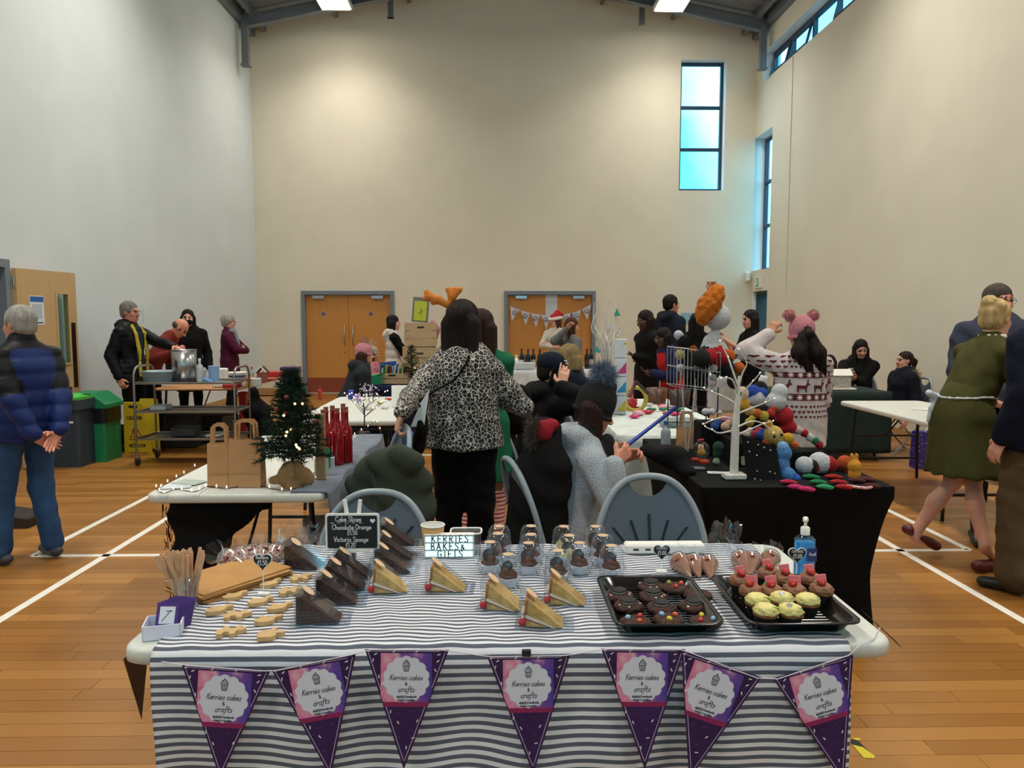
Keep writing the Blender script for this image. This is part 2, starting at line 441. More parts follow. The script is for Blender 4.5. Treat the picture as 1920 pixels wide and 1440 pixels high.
def plank_geo(mb, a, b, y0, y1, z, org=(0, 0)):
 g = 0.0003; e = 0.0008
 a, b, y0, y1 = a + g - org[0], b - g - org[0], y0 + g - org[1], y1 - g - org[1]
 V = [(a, y0, -0.02), (b, y0, -0.02), (b, y1, -0.02), (a, y1, -0.02), (a + e, y0 + e, z), (b - e, y0 + e, z), (b - e, y1 - e, z), (a + e, y1 - e, z)]
 mb.add(V, [(4, 5, 6, 7), (0, 1, 5, 4), (1, 2, 6, 5), (2, 3, 7, 6), (3, 0, 4, 7)])
PL = plank_list()
def seen_plank(p):
 cx, cy = (p[0] + p[1]) / 2, (p[2] + p[3]) / 2
 px = 930 + cx / cy * F_PX if cy > 0.5 else -1e4
 if cy < 2.6 or not (-60 < px < 1980): return 1e9
 if -0.95 < cx < 1.05 and cy < 4.9: return 1e9
 if -1.75 < cx < -0.5 and cy < 5.5: return 1e9
 return cy + 0.05 * abs(cx)
order = sorted(range(len(PL)), key=lambda i: seen_plank(PL[i])); near = set(order[:300])
rest = MB(); tones = []
pm_cache = {}
for i, p in enumerate(PL):
 tone = rnd.random()
 if i in near:
  mb = MB(); cx, cy = (p[0] + p[1]) / 2, (p[2] + p[3]) / 2
  plank_geo(mb, *p, 0.0, (cx, cy)); me = mb.mesh('plank', m_floor)
  at = me.attributes.new('tone', 'FLOAT', 'FACE'); at.data.foreach_set('value', [tone] * 5)
  o = part('plank', me, None, fl); o.location = (cx, cy, 0)
 else:
  plank_geo(rest, *p, 0.0); tones += [tone] * 5
me = rest.mesh('plank_field', m_floor); at = me.attributes.new('tone', 'FLOAT', 'FACE'); at.data.foreach_set('value', tones)
tag(part('plank_field', me, None, fl), kind='stuff')
# ---- painted court lines
m_line = M('court_line_paint', '#e9e6dc', 0.5, var=0.05, vscale=20)
def line(a, b, w=0.05):
 a, b = Vector(a), Vector(b); t = (b - a).normalized(); nrm = Vector((-t.y, t.x, 0)) * w / 2; up = Vector((0, 0, 0.0016)); dn = Vector((0, 0, -0.002))
 V = [a - nrm + dn, b - nrm + dn, b + nrm + dn, a + nrm + dn, a - nrm + up, b - nrm + up, b + nrm + up, a + nrm + up]
 part('court_line', MB().add(V, [(4, 5, 6, 7), (0, 1, 5, 4), (1, 2, 6, 5), (2, 3, 7, 6), (3, 0, 4, 7)]), m_line, fl)
xa = (at_z(60, 1127).x + at_z(250, 1010).x) / 2; xb = (at_z(60, 1042).x + at_z(250, 947).x) / 2
xc = (at_z(1700, 1040).x + at_z(1880, 1141).x) / 2; xd = (at_z(1660, 953).x + at_z(1800, 1024).x) / 2
yl = (at_z(200, 1039).y + at_z(1640, 1035).y) / 2
for x in (xa, xc): line((x, -2, 0), (x, 13.4, 0))
for x in (xb, xd): line((x, yl, 0), (x, 12.6, 0))
line((xb, yl, 0), (xd, yl, 0)); line((xa, 8.6, 0), (xc, 8.6, 0)); line((xa, 13.4, 0), (xc, 13.4, 0)); line((0.15, 8.6, 0), (0.15, 13.4, 0))

# ---- walls with their openings
def wall_with_holes(name, mat, u0, u1, v0, v1, holes, tf, depth, top=None):
 'wall in (u, v); holes are (u0,u1,v0,v1); depth = thickness outwards; top(u) = sloping top edge'
 us = sorted({u0, u1, *[h[0] for h in holes], *[h[1] for h in holes]} | ({RIDGE_X} if top else set())); vs = sorted({v0, v1, *[h[2] for h in holes], *[h[3] for h in holes]})
 mb = MB()
 for i in range(len(us) - 1):
  for j in range(len(vs) - 1):
   a, b, c, d = us[i], us[i + 1], vs[j], vs[j + 1]; cu, cv = (a + b) / 2, (c + d) / 2
   if any(h[0] < cu < h[1] and h[2] < cv < h[3] for h in holes): continue
   da = db = d
   if top and j == len(vs) - 2: da, db = top(a), top(b)
   mb.add([tf(a, c, 0), tf(b, c, 0), tf(b, db, 0), tf(a, da, 0)], [(0, 1, 2, 3)])
   mb.add([tf(a, c, depth), tf(b, c, depth), tf(b, db, depth), tf(a, da, depth)], [(3, 2, 1, 0)])
 for h in holes:
  q = [(h[0], h[2]), (h[1], h[2]), (h[1], h[3]), (h[0], h[3])]
  for k in range(4):
   (a, c), (b, d) = q[k], q[(k + 1) % 4]; mb.add([tf(a, c, 0), tf(a, c, depth), tf(b, d, depth), tf(b, d, 0)], [(0, 1, 2, 3)], 1)
 return struct(name, mb, [mat, m_reveal])
WD = 0.34
wa, wb = at_y(1283, 112, YB), at_y(1271, 357, YB); wr = at_y(1362, 112, YB)
bw = (wa.x - 0.06, wr.x, wb.z, wa.z)                                     # back-wall window
doorL = (at_y(552, 0, YB).x, at_y(732, 0, YB).x); doorR = (at_y(945, 0, YB).x, at_y(1122, 0, YB).x); DH = 2.09
tb = lambda u, v, d: Vector((u, YB + d, v))
wall_back = wall_with_holes('wall_back', m_wall_b, XL, XR, 0, 7.0, [bw, (doorL[0], doorL[1], 0, DH), (doorR[0], doorR[1], 0, DH)], tb, WD, roof_z)
tr = lambda u, v, d: Vector((XR + d, u, v))
cl0, cl1 = at_x(1432, 125, XR).y, -5.4
clz0, clz1 = at_x(1456, 150, XR + 0.22).z, at_x(1456, 97, XR + 0.22).z
rw = (at_x(1447, 300, XR).y, at_x(1413, 300, XR).y, at_x(1412, 508, XR).z, at_x(1413, 262, XR).z)
rdoor = (at_x(1437, 600, XR).y, at_x(1410, 600, XR).y, 0.0, at_x(1420, 546, XR).z)
wall_right = wall_with_holes('wall_right', m_wall_r, YF, YB + WD, 0, roof_z(XR), [(cl1, cl0, clz0, clz1), rw, rdoor], tr, WD)
tl = lambda u, v, d: Vector((XL - d, u, v))
ldoor = (6.2, at_x(18, 520, XL).y, 0, 2.12)
wall_left = wall_with_holes('wall_left', m_wall_l, YF, YB + WD, 0, roof_z(XL), [ldoor], tl, WD)
tfb = lambda u, v, d: Vector((u, YF - d, v))
FWIN = [(-3.9 + 2.05 * k, -2.4 + 2.05 * k, 3.0, 5.6) for k in range(4)]       # tall unseen windows behind the camera, added for cool daylight on the stall
wall_front = wall_with_holes('wall_front', m_wall_b, XL - WD, XR + WD, 0, 7.0, FWIN, tfb, WD, roof_z)
# rooms beyond the openings
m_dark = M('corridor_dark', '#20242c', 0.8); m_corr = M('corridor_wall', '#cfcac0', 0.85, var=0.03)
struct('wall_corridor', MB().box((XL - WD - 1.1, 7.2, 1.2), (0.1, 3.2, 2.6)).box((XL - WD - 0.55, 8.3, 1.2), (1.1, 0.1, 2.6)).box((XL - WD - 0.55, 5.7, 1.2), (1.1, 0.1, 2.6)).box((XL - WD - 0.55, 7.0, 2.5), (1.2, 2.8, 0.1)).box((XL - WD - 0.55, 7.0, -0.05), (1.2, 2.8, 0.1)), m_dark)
struct('wall_lobby', MB().box((XR + WD + 1.6, 14.8, 1.5), (0.1, 3.4, 3.2)), m_corr)
struct('ground_outside', MB().box((0, 40, -0.4), (120, 120, 0.2)), M('tarmac', '#5a5d60', 0.9, var=0.15))

# ---- ceiling: profiled metal deck, ribs running down the slope, on steel purlins and frames
m_deck = M('deck_grey', '#8d9093', 0.5, metal=0.3, var=0.06); m_steel = M('steel_grey_paint', '#6f747a', 0.5, var=0.05)
ce = thing('ceiling', None, None); ce['kind'] = 'structure'
for sgn in (-1, 1):
 x_e = XL - WD if sgn < 0 else XR + WD; mb = MB(); p = 0.25; y = YF - WD
 prof = []
 while y < YB + WD:
  prof += [(y, 0), (y + 0.13, 0), (y + 0.15, 0.045), (y + 0.23, 0.045)]; y += p
 V = []
 for (yy, dz) in prof:
  for x in (RIDGE_X, x_e): V.append((x, yy, roof_z(x) + 0.02 + dz))
 mb.add(V, [(2 * i, 2 * i + 1, 2 * i + 3, 2 * i + 2) if sgn > 0 else (2 * i + 2, 2 * i + 3, 2 * i + 1, 2 * i) for i in range(len(prof) - 1)])
 part('roof_deck', mb, m_deck, ce, solid=0.012)
for sgn in (-1, 1):
 for i in range(4):
  x = RIDGE_X + sgn * (0.5 + i * 1.42); z = roof_z(x) - 0.02
  part('purlin', MB().box((x, (YB + YF) / 2, z - 0.06), (0.07, YB - YF, 0.16), rotm(0, sgn * math.atan(SLOPE), 0)), m_steel, ce)
for yy in (15.0, 9.6, 4.2, -1.2):
 for sgn in (-1, 1):
  xe = XL + 0.05 if sgn < 0 else XR - 0.05
  a, b = Vector((RIDGE_X, yy, RIDGE_Z - 0.24)), Vector((xe, yy, roof_z(xe) - 0.24)); d = b - a
  rt = rotm(0, -math.atan2(d.z, d.x), 0); mb = MB(); c = (a + b) / 2; L = d.length
  for dz, sz in ((0.1, (L, 0.15, 0.012)), (-0.1, (L, 0.15, 0.012)), (0, (L, 0.01, 0.2))): mb.box(c + rt @ Vector((0, 0, dz)), sz, rt)
  part('rafter', mb, m_steel, ce)
  # knee brace at the eave
  kx = xe - sgn * 0.12
  part('knee_brace', MB().box((kx, yy, roof_z(kx) - 0.62), (0.12, 0.12, 0.8)).box((kx, yy, roof_z(kx) - 1.03), (0.16, 0.16, 0.03)), m_steel, ce)
 for x in (-2.02, 2.85):
  part('hanger_bracket', MB().box((x, yy + 0.45, roof_z(x) - 0.26), (0.1, 0.08, 0.5)).box((x, yy + 0.45, roof_z(x) - 0.5), (0.12, 0.1, 0.02)), m_steel, ce)
for sgn in (-1, 1):
 xe = XL + 0.06 if sgn < 0 else XR - 0.06
 part('eave_beam', MB().box((xe, (YB + YF) / 2, roof_z(xe) - 0.1), (0.12, YB - YF, 0.2)), m_steel, ce)
# ---- high-bay lamps
m_lampbody = M('lamp_housing', '#d6d8da', 0.4); m_lampglow = M('lamp_diffuser', '#ffffff', 0.4, emit=9.0, ecol='#fff3e0')
lampT = None
for i, (lx, ly) in enumerate(LAMPS):
 loc = (lx, ly, roof_z(lx) - 0.36)
 lab = ['white high-bay ceiling lamp lit above the left double doors', 'white high-bay ceiling lamp lit beside the tall gable window'][i] if i < 2 else 'white high-bay ceiling lamp further back over the hall, out of shot'
 if lampT is None:
  lampT = thing('ceiling_lamp', lab, 'lamp', loc, 0, 'high-bay lamps')
  part('housing', MB().box((0, 0, 0.03), (0.6, 1.5, 0.1), bev=0.02), m_lampbody, lampT)
  part('diffuser', MB().box((0, 0, -0.028), (0.52, 1.4, 0.016)), m_lampglow, lampT)
  for yy in (-0.5, 0.5): part('suspension_wire', MB().cyl((0, yy, 0.08), (0, yy, 0.4), 0.004, n=6), m_steel, lampT)
 else: dup(lampT, loc, None, lab)
# ---- windows
def window(name, tf, u0, u1, v0, v1, us, vs, d0=0.2, fw=0.055, mat=None):
 root = thing(name, None, None); root['kind'] = 'structure'
 def bar(a, b, c, d, nm):
  mb = MB(); V = [tf(x, y, q) for q in (d0 - 0.03, d0 + 0.04) for x, y in ((a, c), (b, c), (b, d), (a, d))]
  mb.add(V, [(0, 1, 2, 3), (7, 6, 5, 4), (0, 4, 5, 1), (1, 5, 6, 2), (2, 6, 7, 3), (3, 7, 4, 0)]); part(nm, mb, m_frame, root)
 bar(u0, u0 + fw, v0, v1, 'window_frame'); bar(u1 - fw, u1, v0, v1, 'window_frame'); bar(u0 + fw, u1 - fw, v0, v0 + fw, 'window_frame'); bar(u0 + fw, u1 - fw, v1 - fw, v1, 'window_frame')
 for u in us: bar(u - fw / 2, u + fw / 2, v0 + fw, v1 - fw, 'mullion')
 for v in vs: bar(u0 + fw, u1 - fw, v - fw / 2, v + fw / 2, 'transom')
 ue = [u0] + list(us) + [u1]; ve = [v0] + list(vs) + [v1]
 for i in range(len(ue) - 1):
  for j in range(len(ve) - 1):
   a, b, c, d = ue[i] + fw * .5, ue[i + 1] - fw * .5, ve[j] + fw * .5, ve[j + 1] - fw * .5
   V = [tf(x, y, q) for q in (d0, d0 + 0.008) for x, y in ((a, c), (b, c), (b, d), (a, d))]
   part('pane', MB().add(V, [(0, 1, 2, 3), (7, 6, 5, 4), (0, 4, 5, 1), (1, 5, 6, 2), (2, 6, 7, 3), (3, 7, 4, 0)]), m_glass, root)
 return root
window('window_1', tb, bw[0], bw[1], bw[2], bw[3], [], [bw[2] + (bw[3] - bw[2]) * 0.33, bw[2] + (bw[3] - bw[2]) * 0.655], fw=0.06)
window('window_2', tr, rw[0], rw[1], rw[2], rw[3], [], [rw[2] + (rw[3] - rw[2]) * 0.34, rw[2] + (rw[3] - rw[2]) * 0.67], d0=0.26)
for i_, h_ in enumerate(FWIN): window('window_%d' % (4 + i_), tfb, *h_, [(h_[0] + h_[1]) / 2], [4.3])
win3 = window('window_3', tr, cl1, cl0, clz0, clz1, [cl0 - 0.95 * k for k in range(1, int((cl0 - cl1) / 0.95))], [], d0=0.22, fw=0.07)
for k in (0, 1, 3):      # open top-hung sashes
 u1, u0 = cl0 - 0.95 * k - 0.06, cl0 - 0.95 * (k + 1) + 0.06
 mb = MB(); rt = rotm(0, R(-14), 0); hz = (clz1 - clz0) - 0.16
 piv = Vector((XR + 0.2, 0, clz1 - 0.08))
 for (cy, cz, sy, sz) in (((u0 + u1) / 2, -0.03, u1 - u0, 0.05), ((u0 + u1) / 2, -hz, u1 - u0, 0.05), (u0 + 0.02, -hz / 2, 0.045, hz), (u1 - 0.02, -hz / 2, 0.045, hz)):
  mb.box(piv + rotm(0, R(14), 0) @ Vector((0, 0, cz)) + Vector((0, cy, 0)), (0.035, sy, sz), rotm(0, R(14), 0))
 part('open_sash', mb, m_frame, win3)
# ---- double doors in the back wall
m_doorwood = M('door_beech_veneer', '#c98a3e', 0.45, var=0.06, vscale=3, stretch=(10, 10, 1)); m_doorgrey = M('door_frame_grey', '#77818c', 0.5)
m_kick = M('kickplate_brown', '#8a4028', 0.5, var=0.05); m_chrome = M('brushed_steel', '#b9bcc0', 0.25, metal=1.0); m_sign_blue = M('sign_blue', '#2f5fae', 0.5)
m_white = M('white_paint', '#eceae4', 0.5)
def double_door(name, x0, x1):
 root = thing(name, None, None, (x0, YB, 0)); root['kind'] = 'structure'; W = x1 - x0; fwd = 0.075
 part('door_frame', MB().box((fwd / 2, 0.06, DH / 2), (fwd, 0.2, DH)).box((W - fwd / 2, 0.06, DH / 2), (fwd, 0.2, DH)).box((W / 2, 0.06, DH - fwd / 2), (W - 2 * fwd, 0.2, fwd)), m_doorgrey, root)
 lw = (W - 2 * fwd) / 2
 for s in (0, 1):
  cx = fwd + lw * (s + 0.5)
  lf = part('door_leaf', MB().box((cx, 0.075, (DH - fwd) / 2), (lw - 0.006, 0.05, DH - fwd - 0.02)), m_doorwood, root)
  part('kick_plate', MB().box((cx, 0.048, 0.17), (lw - 0.02, 0.006, 0.3)), m_kick, lf)
  part('round_sign', MB().cyl((cx + (0.02 if s else -0.08), 0.049, 1.62), (cx + (0.02 if s else -0.08), 0.044, 1.62), 0.036, n=20), m_sign_blue, lf)
  hx = fwd + lw + (0.085 if s else -0.085)
  part('pull_handle', MB().tube([(hx, 0.05, 0.98), (hx, 0.0, 0.98), (hx, 0.0, 1.38), (hx, 0.05, 1.38)], 0.011), m_chrome, lf)
  sx = fwd + lw * 2 - 0.27 if s else fwd + 0.27
  part('door_closer', MB().box((sx, 0.01, DH - fwd - 0.05), (0.24, 0.07, 0.075), bev=0.008).box((sx + (-0.2 if s else 0.2), -0.0, DH - fwd + 0.01), (0.3, 0.02, 0.02)), m_chrome, lf)
 part('lock', MB().cyl((fwd + lw - 0.085, 0.052, 0.83), (fwd + lw - 0.085, 0.04, 0.83), 0.018), m_chrome, root)
 struct('wall_behind_' + name, MB().box((x0 + W / 2, YB + WD + 0.3, 1.1), (W + 0.4, 0.05, 2.4)), m_dark)
 return root
double_door('door_1', *doorL); double_door('door_2', *doorR)
# skirting
m_skirt = M('skirting_oak', '#b08a5c', 0.5, var=0.08)
mb = MB()
for a, b in ((XL, doorL[0]), (doorL[1], doorR[0]), (doorR[1], XR)): mb.box(((a + b) / 2, YB - 0.01, 0.055), (b - a, 0.02, 0.11))
struct('baseboard_back', mb, m_skirt)
struct('baseboard_right', MB().box((XR - 0.01, (YF + rdoor[0]) / 2, 0.055), (0.02, rdoor[0] - YF, 0.11)), m_skirt)
struct('baseboard_left', MB().box((XL + 0.01, (ldoor[1] + YB) / 2, 0.055), (0.02, YB - ldoor[1], 0.11)).box((XL + 0.01, (ldoor[0] + YF) / 2, 0.055), (0.02, ldoor[0] - YF, 0.11)), m_skirt)
# ---- left doorway with the leaf folded back against the wall
d3 = thing('door_3', None, None, (XL, ldoor[1], 0)); d3['kind'] = 'structure'; fw = 0.08
part('door_frame', MB().box((-0.12, -fw / 2, 1.06), (0.26, fw, 2.12)).box((-0.12, ldoor[0] - ldoor[1] + fw / 2, 1.06), (0.26, fw, 2.12)).box((-0.12, (ldoor[0] - ldoor[1]) / 2, 2.12 - fw / 2), (0.26, ldoor[1] - ldoor[0] - 2 * fw, fw)), m_doorgrey, d3)
hinge = Vector((XL + 0.03, ldoor[1] + 0.02, 0)); tip = at_z(170, 800, 0); tip = Vector((XL + 0.12, hinge.y + 0.93, 0)); dv = (tip - hinge).normalized(); LW = 0.93
nrm = Vector((dv.y, -dv.x, 0)); rt = Matrix((dv, nrm, (0, 0, 1))).transposed()
m_doorpale = M('door_pale_maple', '#c7a373', 0.5, var=0.04, vscale=3, stretch=(8, 8, 1)); m_bead = M('bead_maple', '#c9a676', 0.5); m_blackp = M('black_plate', '#1c1512', 0.35, metal=0.3)
def lp(u, z, d): return hinge + dv * u + nrm * d + Vector((0, 0, z))
mb = MB()
holes = [(0.60, 0.78, 1.05, 1.80), (0.60, 0.78, 0.28, 0.78)]
us = [0, 0.60, 0.78, LW]; vs = [0.01, 0.28, 0.78, 1.05, 1.80, 2.04]
for i in range(3):
 for j in range(5):
  if i == 1 and j in (1, 3): continue
  mb.box(lp((us[i] + us[i + 1]) / 2, (vs[j] + vs[j + 1]) / 2, 0), (us[i + 1] - us[i], 0.044, vs[j + 1] - vs[j]), rt)
leaf = part('door_leaf', mb, m_doorpale, d3, world=True)
for h in holes:
 mb = MB(); t = 0.022
 for a, b, c, d in ((h[0] - t, h[0], h[2] - t, h[3] + t), (h[1], h[1] + t, h[2] - t, h[3] + t), (h[0], h[1], h[2] - t, h[2]), (h[0], h[1], h[3], h[3] + t)):
  mb.box(lp((a + b) / 2, (c + d) / 2, 0), (b - a, 0.06, d - c), rt)
 part('glazing_bead', mb, m_bead, leaf, world=True)
 part('pane', MB().box(lp((h[0] + h[1]) / 2, (h[2] + h[3]) / 2, 0), (h[1] - h[0], 0.006, h[3] - h[2]), rt), m_glass, leaf, world=True)
part('push_plate', MB().box(lp(0.855, 1.13, 0.024), (0.07, 0.004, 0.72), rt), m_blackp, leaf, world=True)
part('door_knob', MB().cyl(lp(0.87, 0.66, 0.02), lp(0.87, 0.66, 0.055), 0.012).sphere(lp(0.87, 0.66, 0.065), 0.026), M('bronze_knob', '#5b4632', 0.3, metal=0.8), leaf, world=True)
for z in (0.25, 1.05, 1.85): part('hinge', MB().cyl(hinge + Vector((0, -0.01, z)), hinge + Vector((0, -0.01, z + 0.1)), 0.01), m_chrome, d3, world=True)
# notice on the door: blue heading, plain panel
nb = thing('door_notice', 'white notice with blue heading taped to the pale open door', 'poster', lp(0.28, 1.45, 0.024)); rtn = rt
part('sheet', MB().box(lp(0.28, 1.62, 0.0235), (0.21, 0.003, 0.30), rt), M('notice_paper', '#dfe4ee', 0.6), nb, world=True)
part('heading_band', MB().box(lp(0.28, 1.735, 0.0255), (0.2, 0.002, 0.055), rt), M('notice_blue', '#2b62ac', 0.6), nb, world=True)
part('footer_mark', MB().box(lp(0.24, 1.492, 0.0255), (0.09, 0.002, 0.016), rt).box(lp(0.325, 1.492, 0.0255), (0.07, 0.002, 0.012), rt), M('notice_navy', '#22345a', 0.6), nb, world=True)
part('plain_panel', MB().box(lp(0.28, 1.61, 0.0255), (0.15, 0.002, 0.15), rt), M('notice_grey', '#b9bfca', 0.6), nb, world=True)
# ---- right-wall doorway frame, exit sign, beam detector, cable conduit
d4 = thing('door_4', None, None, (XR, rdoor[0], 0)); d4['kind'] = 'structure'; W = rdoor[1] - rdoor[0]
part('door_frame', MB().box((0.2, 0.03, rdoor[3] / 2), (0.25, 0.06, rdoor[3])).box((0.2, W - 0.03, rdoor[3] / 2), (0.25, 0.06, rdoor[3])).box((0.2, W / 2, rdoor[3] - 0.03), (0.25, W - 0.12, 0.06)), M('door_frame_dark', '#2e3238', 0.5), d4)
m_exit = M('exit_green', '#1d8a5e', 0.5, emit=0.25)
ex = thing('exit_sign', 'small green running-man exit sign above the right doorway', 'sign', at_x(1422, 540, XR - 0.01))
c = at_x(1422, 529, XR - 0.012); part('sign_plate', MB().box(c, (0.02, 0.36, 0.22)), m_white, ex, world=True)
part('pictogram_field', MB().box(c + Vector((-0.012, 0.06, 0)), (0.004, 0.18, 0.17)), m_exit, ex, world=True)
part('pictogram', MB().box(c + Vector((-0.015, 0.1, 0)), (0.003, 0.06, 0.13)).box(c + Vector((-0.015, 0.02, 0.0)), (0.003, 0.03, 0.1), rotm(R(25), 0, 0)).sphere(c + Vector((-0.015, 0.03, 0.06)), 0.014, 8), m_white, ex, world=True)
det = at_y(1402, 519, YB - 0.03); solow('wall_sensor', MB().box(det, (0.1, 0.06, 0.2), bev=0.012).box(det - Vector((0, 0.03, 0.06)), (0.07, 0.03, 0.04), bev=0.008), m_white, 'white box sensor on the back wall by the right corner', 'sensor')
cy = at_x(1482, 300, XR).y; mb = MB().box((XR - 0.008, cy, (2.0 + clz0) / 2), (0.014, 0.014, clz0 - 2.0))
for z in (2.4, 3.2, 4.0, 4.8, 5.5): mb.box((XR - 0.01, cy, z), (0.02, 0.028, 0.02))
solow('cable_conduit', mb, m_wall_r, 'thin cream cable conduit running up the right wall', 'conduit')

# ================================================================ PEOPLE
UP = Vector((0, 0, 1))
m_eye = M('eye_dark', '#1d1612', 0.3);
def skin_mats(tone):
 c = {'fair': ('#d9a088', '#b5675c'), 'ruddy': ('#d08a70', '#b0584c'), 'tan': ('#b98262', '#8f4f42'), 'dark': ('#4a2a1e', '#5a2c26')}[tone]
 return [M('skin_' + tone, c[0], 0.5, var=0.08, vscale=25, sub=0.08), m_eye, M('lip_' + tone, c[1], 0.45)]
def cloth(name, col, rough=0.85, var=0.12, bump=0.25, bscale=90, sheen=0.0, vscale=10): return M(name, col, rough, var=var, vscale=vscale, bump=bump, bscale=bscale, sheen=sheen, spec=.2)
def wrinkle(amp=0.004, sc=1.0):
 return lambda P: amp * (np.sin(31 * sc * P[:, 2] + 9 * sc * P[:, 0] + 3 * np.sin(11 * sc * P[:, 1])) * np.sin(13 * sc * P[:, 0] - 17 * sc * P[:, 1] + 2 * np.sin(9 * sc * P[:, 2])))
def quilt(amp=0.011, pitch=0.075, z0=0.0):
 return lambda P: amp * (1 - np.abs(np.sin(PI * (P[:, 2] - z0) / pitch)) ** 0.6) + 0.003 * np.sin(40 * P[:, 0] + 25 * P[:, 2])
def fur(mb, c, rad, n, ln, wd=0.0016, sc=(1, 1, 1), seed=1, droop=0.0, half=None, rot=None):
 'fine fur: thin three-sided hairs standing off an ellipsoid'
 rr = random.Random(seed); c = Vector(c)
 for _ in range(n):
  d = Vector((rr.gauss(0, 1), rr.gauss(0, 1), rr.gauss(0, 1))).normalized()
  if half is not None and d.dot(half) < -0.1: d = -d
  e = Vector((d.x * sc[0], d.y * sc[1], d.z * sc[2]))
  if rot is not None: e = rot @ e; d = rot @ d
  a = c + e * rad; L = ln * (0.6 + 0.8 * rr.random()); t = (d + Vector((rr.gauss(0, .35), rr.gauss(0, .35), rr.gauss(0, .35) - droop))).normalized()
  x, y, _z = frame_from(t); b = a + t * L
  mb.add([a + x * wd, a - x * wd * .5 + y * wd * .87, a - x * wd * .5 - y * wd * .87, b], [(0, 1, 3), (1, 2, 3), (2, 0, 3)], 0, False)
def ik(a, c, l1, l2, pole):
 d = c - a; L = min(d.length, (l1 + l2) * 0.995); t = d.normalized(); c = a + t * L
 x = (l1 * l1 - l2 * l2 + L * L) / (2 * L); h = math.sqrt(max(l1 * l1 - x * x, 0)); p = pole - t * pole.dot(t)
 p = p.normalized() if p.length > 1e-6 else frame_from(t)[0]
 return a + t * x + p * h, c
def hand(wr, d, n, side, curl=0.5, sc=1.0, vox=0.0045, point=False, spread=0.12):
 'five-fingered hand: d = wrist to knuckles, n = the way the palm faces'
 d = d.normalized(); n = (n - d * n.dot(d)).normalized(); lat = d.cross(n).normalized() * side
 S = SDF(vox, 0.007 * sc); w = wr
 S.cap(w - d * .03 * sc, w + d * .02 * sc, .024 * sc, .024 * sc, flat=(n, .72))
 for o in (-.022, 0, .022): S.cap(w + d * .02 * sc + lat * o * .8 * sc, w + d * .082 * sc + lat * o * sc, .018 * sc, .0145 * sc, flat=(n, .7))
 for i, (o, L, r) in enumerate(((.030, .93, .0088), (.0105, 1.05, .0092), (-.0095, 1.0, .0088), (-.029, .78, .0078))):
  p = w + d * (.085 - abs(o) * .2) * sc + lat * o * sc; c = curl if not (point and i == 0) else 0.05
  a = 0.0; ax = lat; base = (d + lat * o * spread * 25 * 0.3).normalized()
  for seg, bend in ((.042, .75), (.028, 1.15), (.021, .8)):
   a += c * bend; v = base * math.cos(a) + n * math.sin(a); q = p + v * seg * L * sc
   S.cap(p, q, r * sc, r * .9 * sc); p = q; r *= .92
 p = w + d * .022 * sc + lat * .024 * sc; v = (d * .62 + lat * .62 + n * .4).normalized(); q = p + v * .045 * sc
 S.cap(p - v * .015 * sc, q, .015 * sc, .0115 * sc); v2 = (d * .85 + lat * .15 + n * (.25 + curl * .6)).normalized(); S.cap(q, q + v2 * .032 * sc, .011 * sc, .0088 * sc)
 return S
def head_sdf(c, hr, hf, hu, nb, sc=1.0, vox=0.006, wide=1.0):
 S = SDF(vox, 0.014); W = lambda r, f, u: c + (hr * r * wide + hf * f + hu * u) * sc
 rot = np.array([list(hr), list(hf), list(hu)]).T
 S.ell(W(0, -.012, .03), np.array((.075 * wide, .094, .088)) * sc, rot, k=.03); S.ell(W(0, .02, -.03), np.array((.061 * wide, .068, .086)) * sc, rot, k=.03)
 S.ell(W(0, .045, -.082), np.array((.042 * wide, .042, .036)) * sc, rot, k=.03)
 S.cap(W(-.03, .076, .022), W(.03, .076, .022), .013 * sc, k=.015)
 for s in (-1, 1):
  S.ell(W(s * .036, .062, -.03), np.array((.022, .02, .022)) * sc, rot, k=.02); S.ell(W(s * .077, -.006, -.002), np.array((.009, .02, .031)) * sc, rot, k=.006)
  S.ell(W(s * .031, .0855, .004), np.array((.0135, .006, .0065)) * sc, rot, k=.002, mi=1)
  S.cap(W(s * .018, .087, .024), W(s * .046, .08, .025), .0052 * sc, .003 * sc, k=.003, mi=1)
 S.cap(W(0, .086, .008), W(0, .107, -.028), .008 * sc, .0135 * sc, k=.01); S.ell(W(-.012, .095, -.034), np.array((.009, .01, .008)) * sc, rot, k=.008); S.ell(W(.012, .095, -.034), np.array((.009, .01, .008)) * sc, rot, k=.008)
 S.ell(W(0, .086, -.056), np.array((.023, .009, .0055)) * sc, rot, k=.003, mi=2); S.ell(W(0, .083, -.066), np.array((.019, .009, .0055)) * sc, rot, k=.003, mi=2)
 S.cap(W(0, -.015, -.05), nb, .052 * sc, .058 * sc, k=.03)
 return S
def strands(c, hu, amp=0.004, freq=34):
 c = np.array(c); u = np.array(hu); a = np.array(frame_from(hu)[0]); b = np.cross(u, a)
 return lambda P: amp * np.sin(freq * np.arctan2((P - c) @ b, (P - c) @ a) + 8 * ((P - c) @ u)) + 0.4 * amp * np.sin(2.3 * freq * np.arctan2((P - c) @ b, (P - c) @ a))
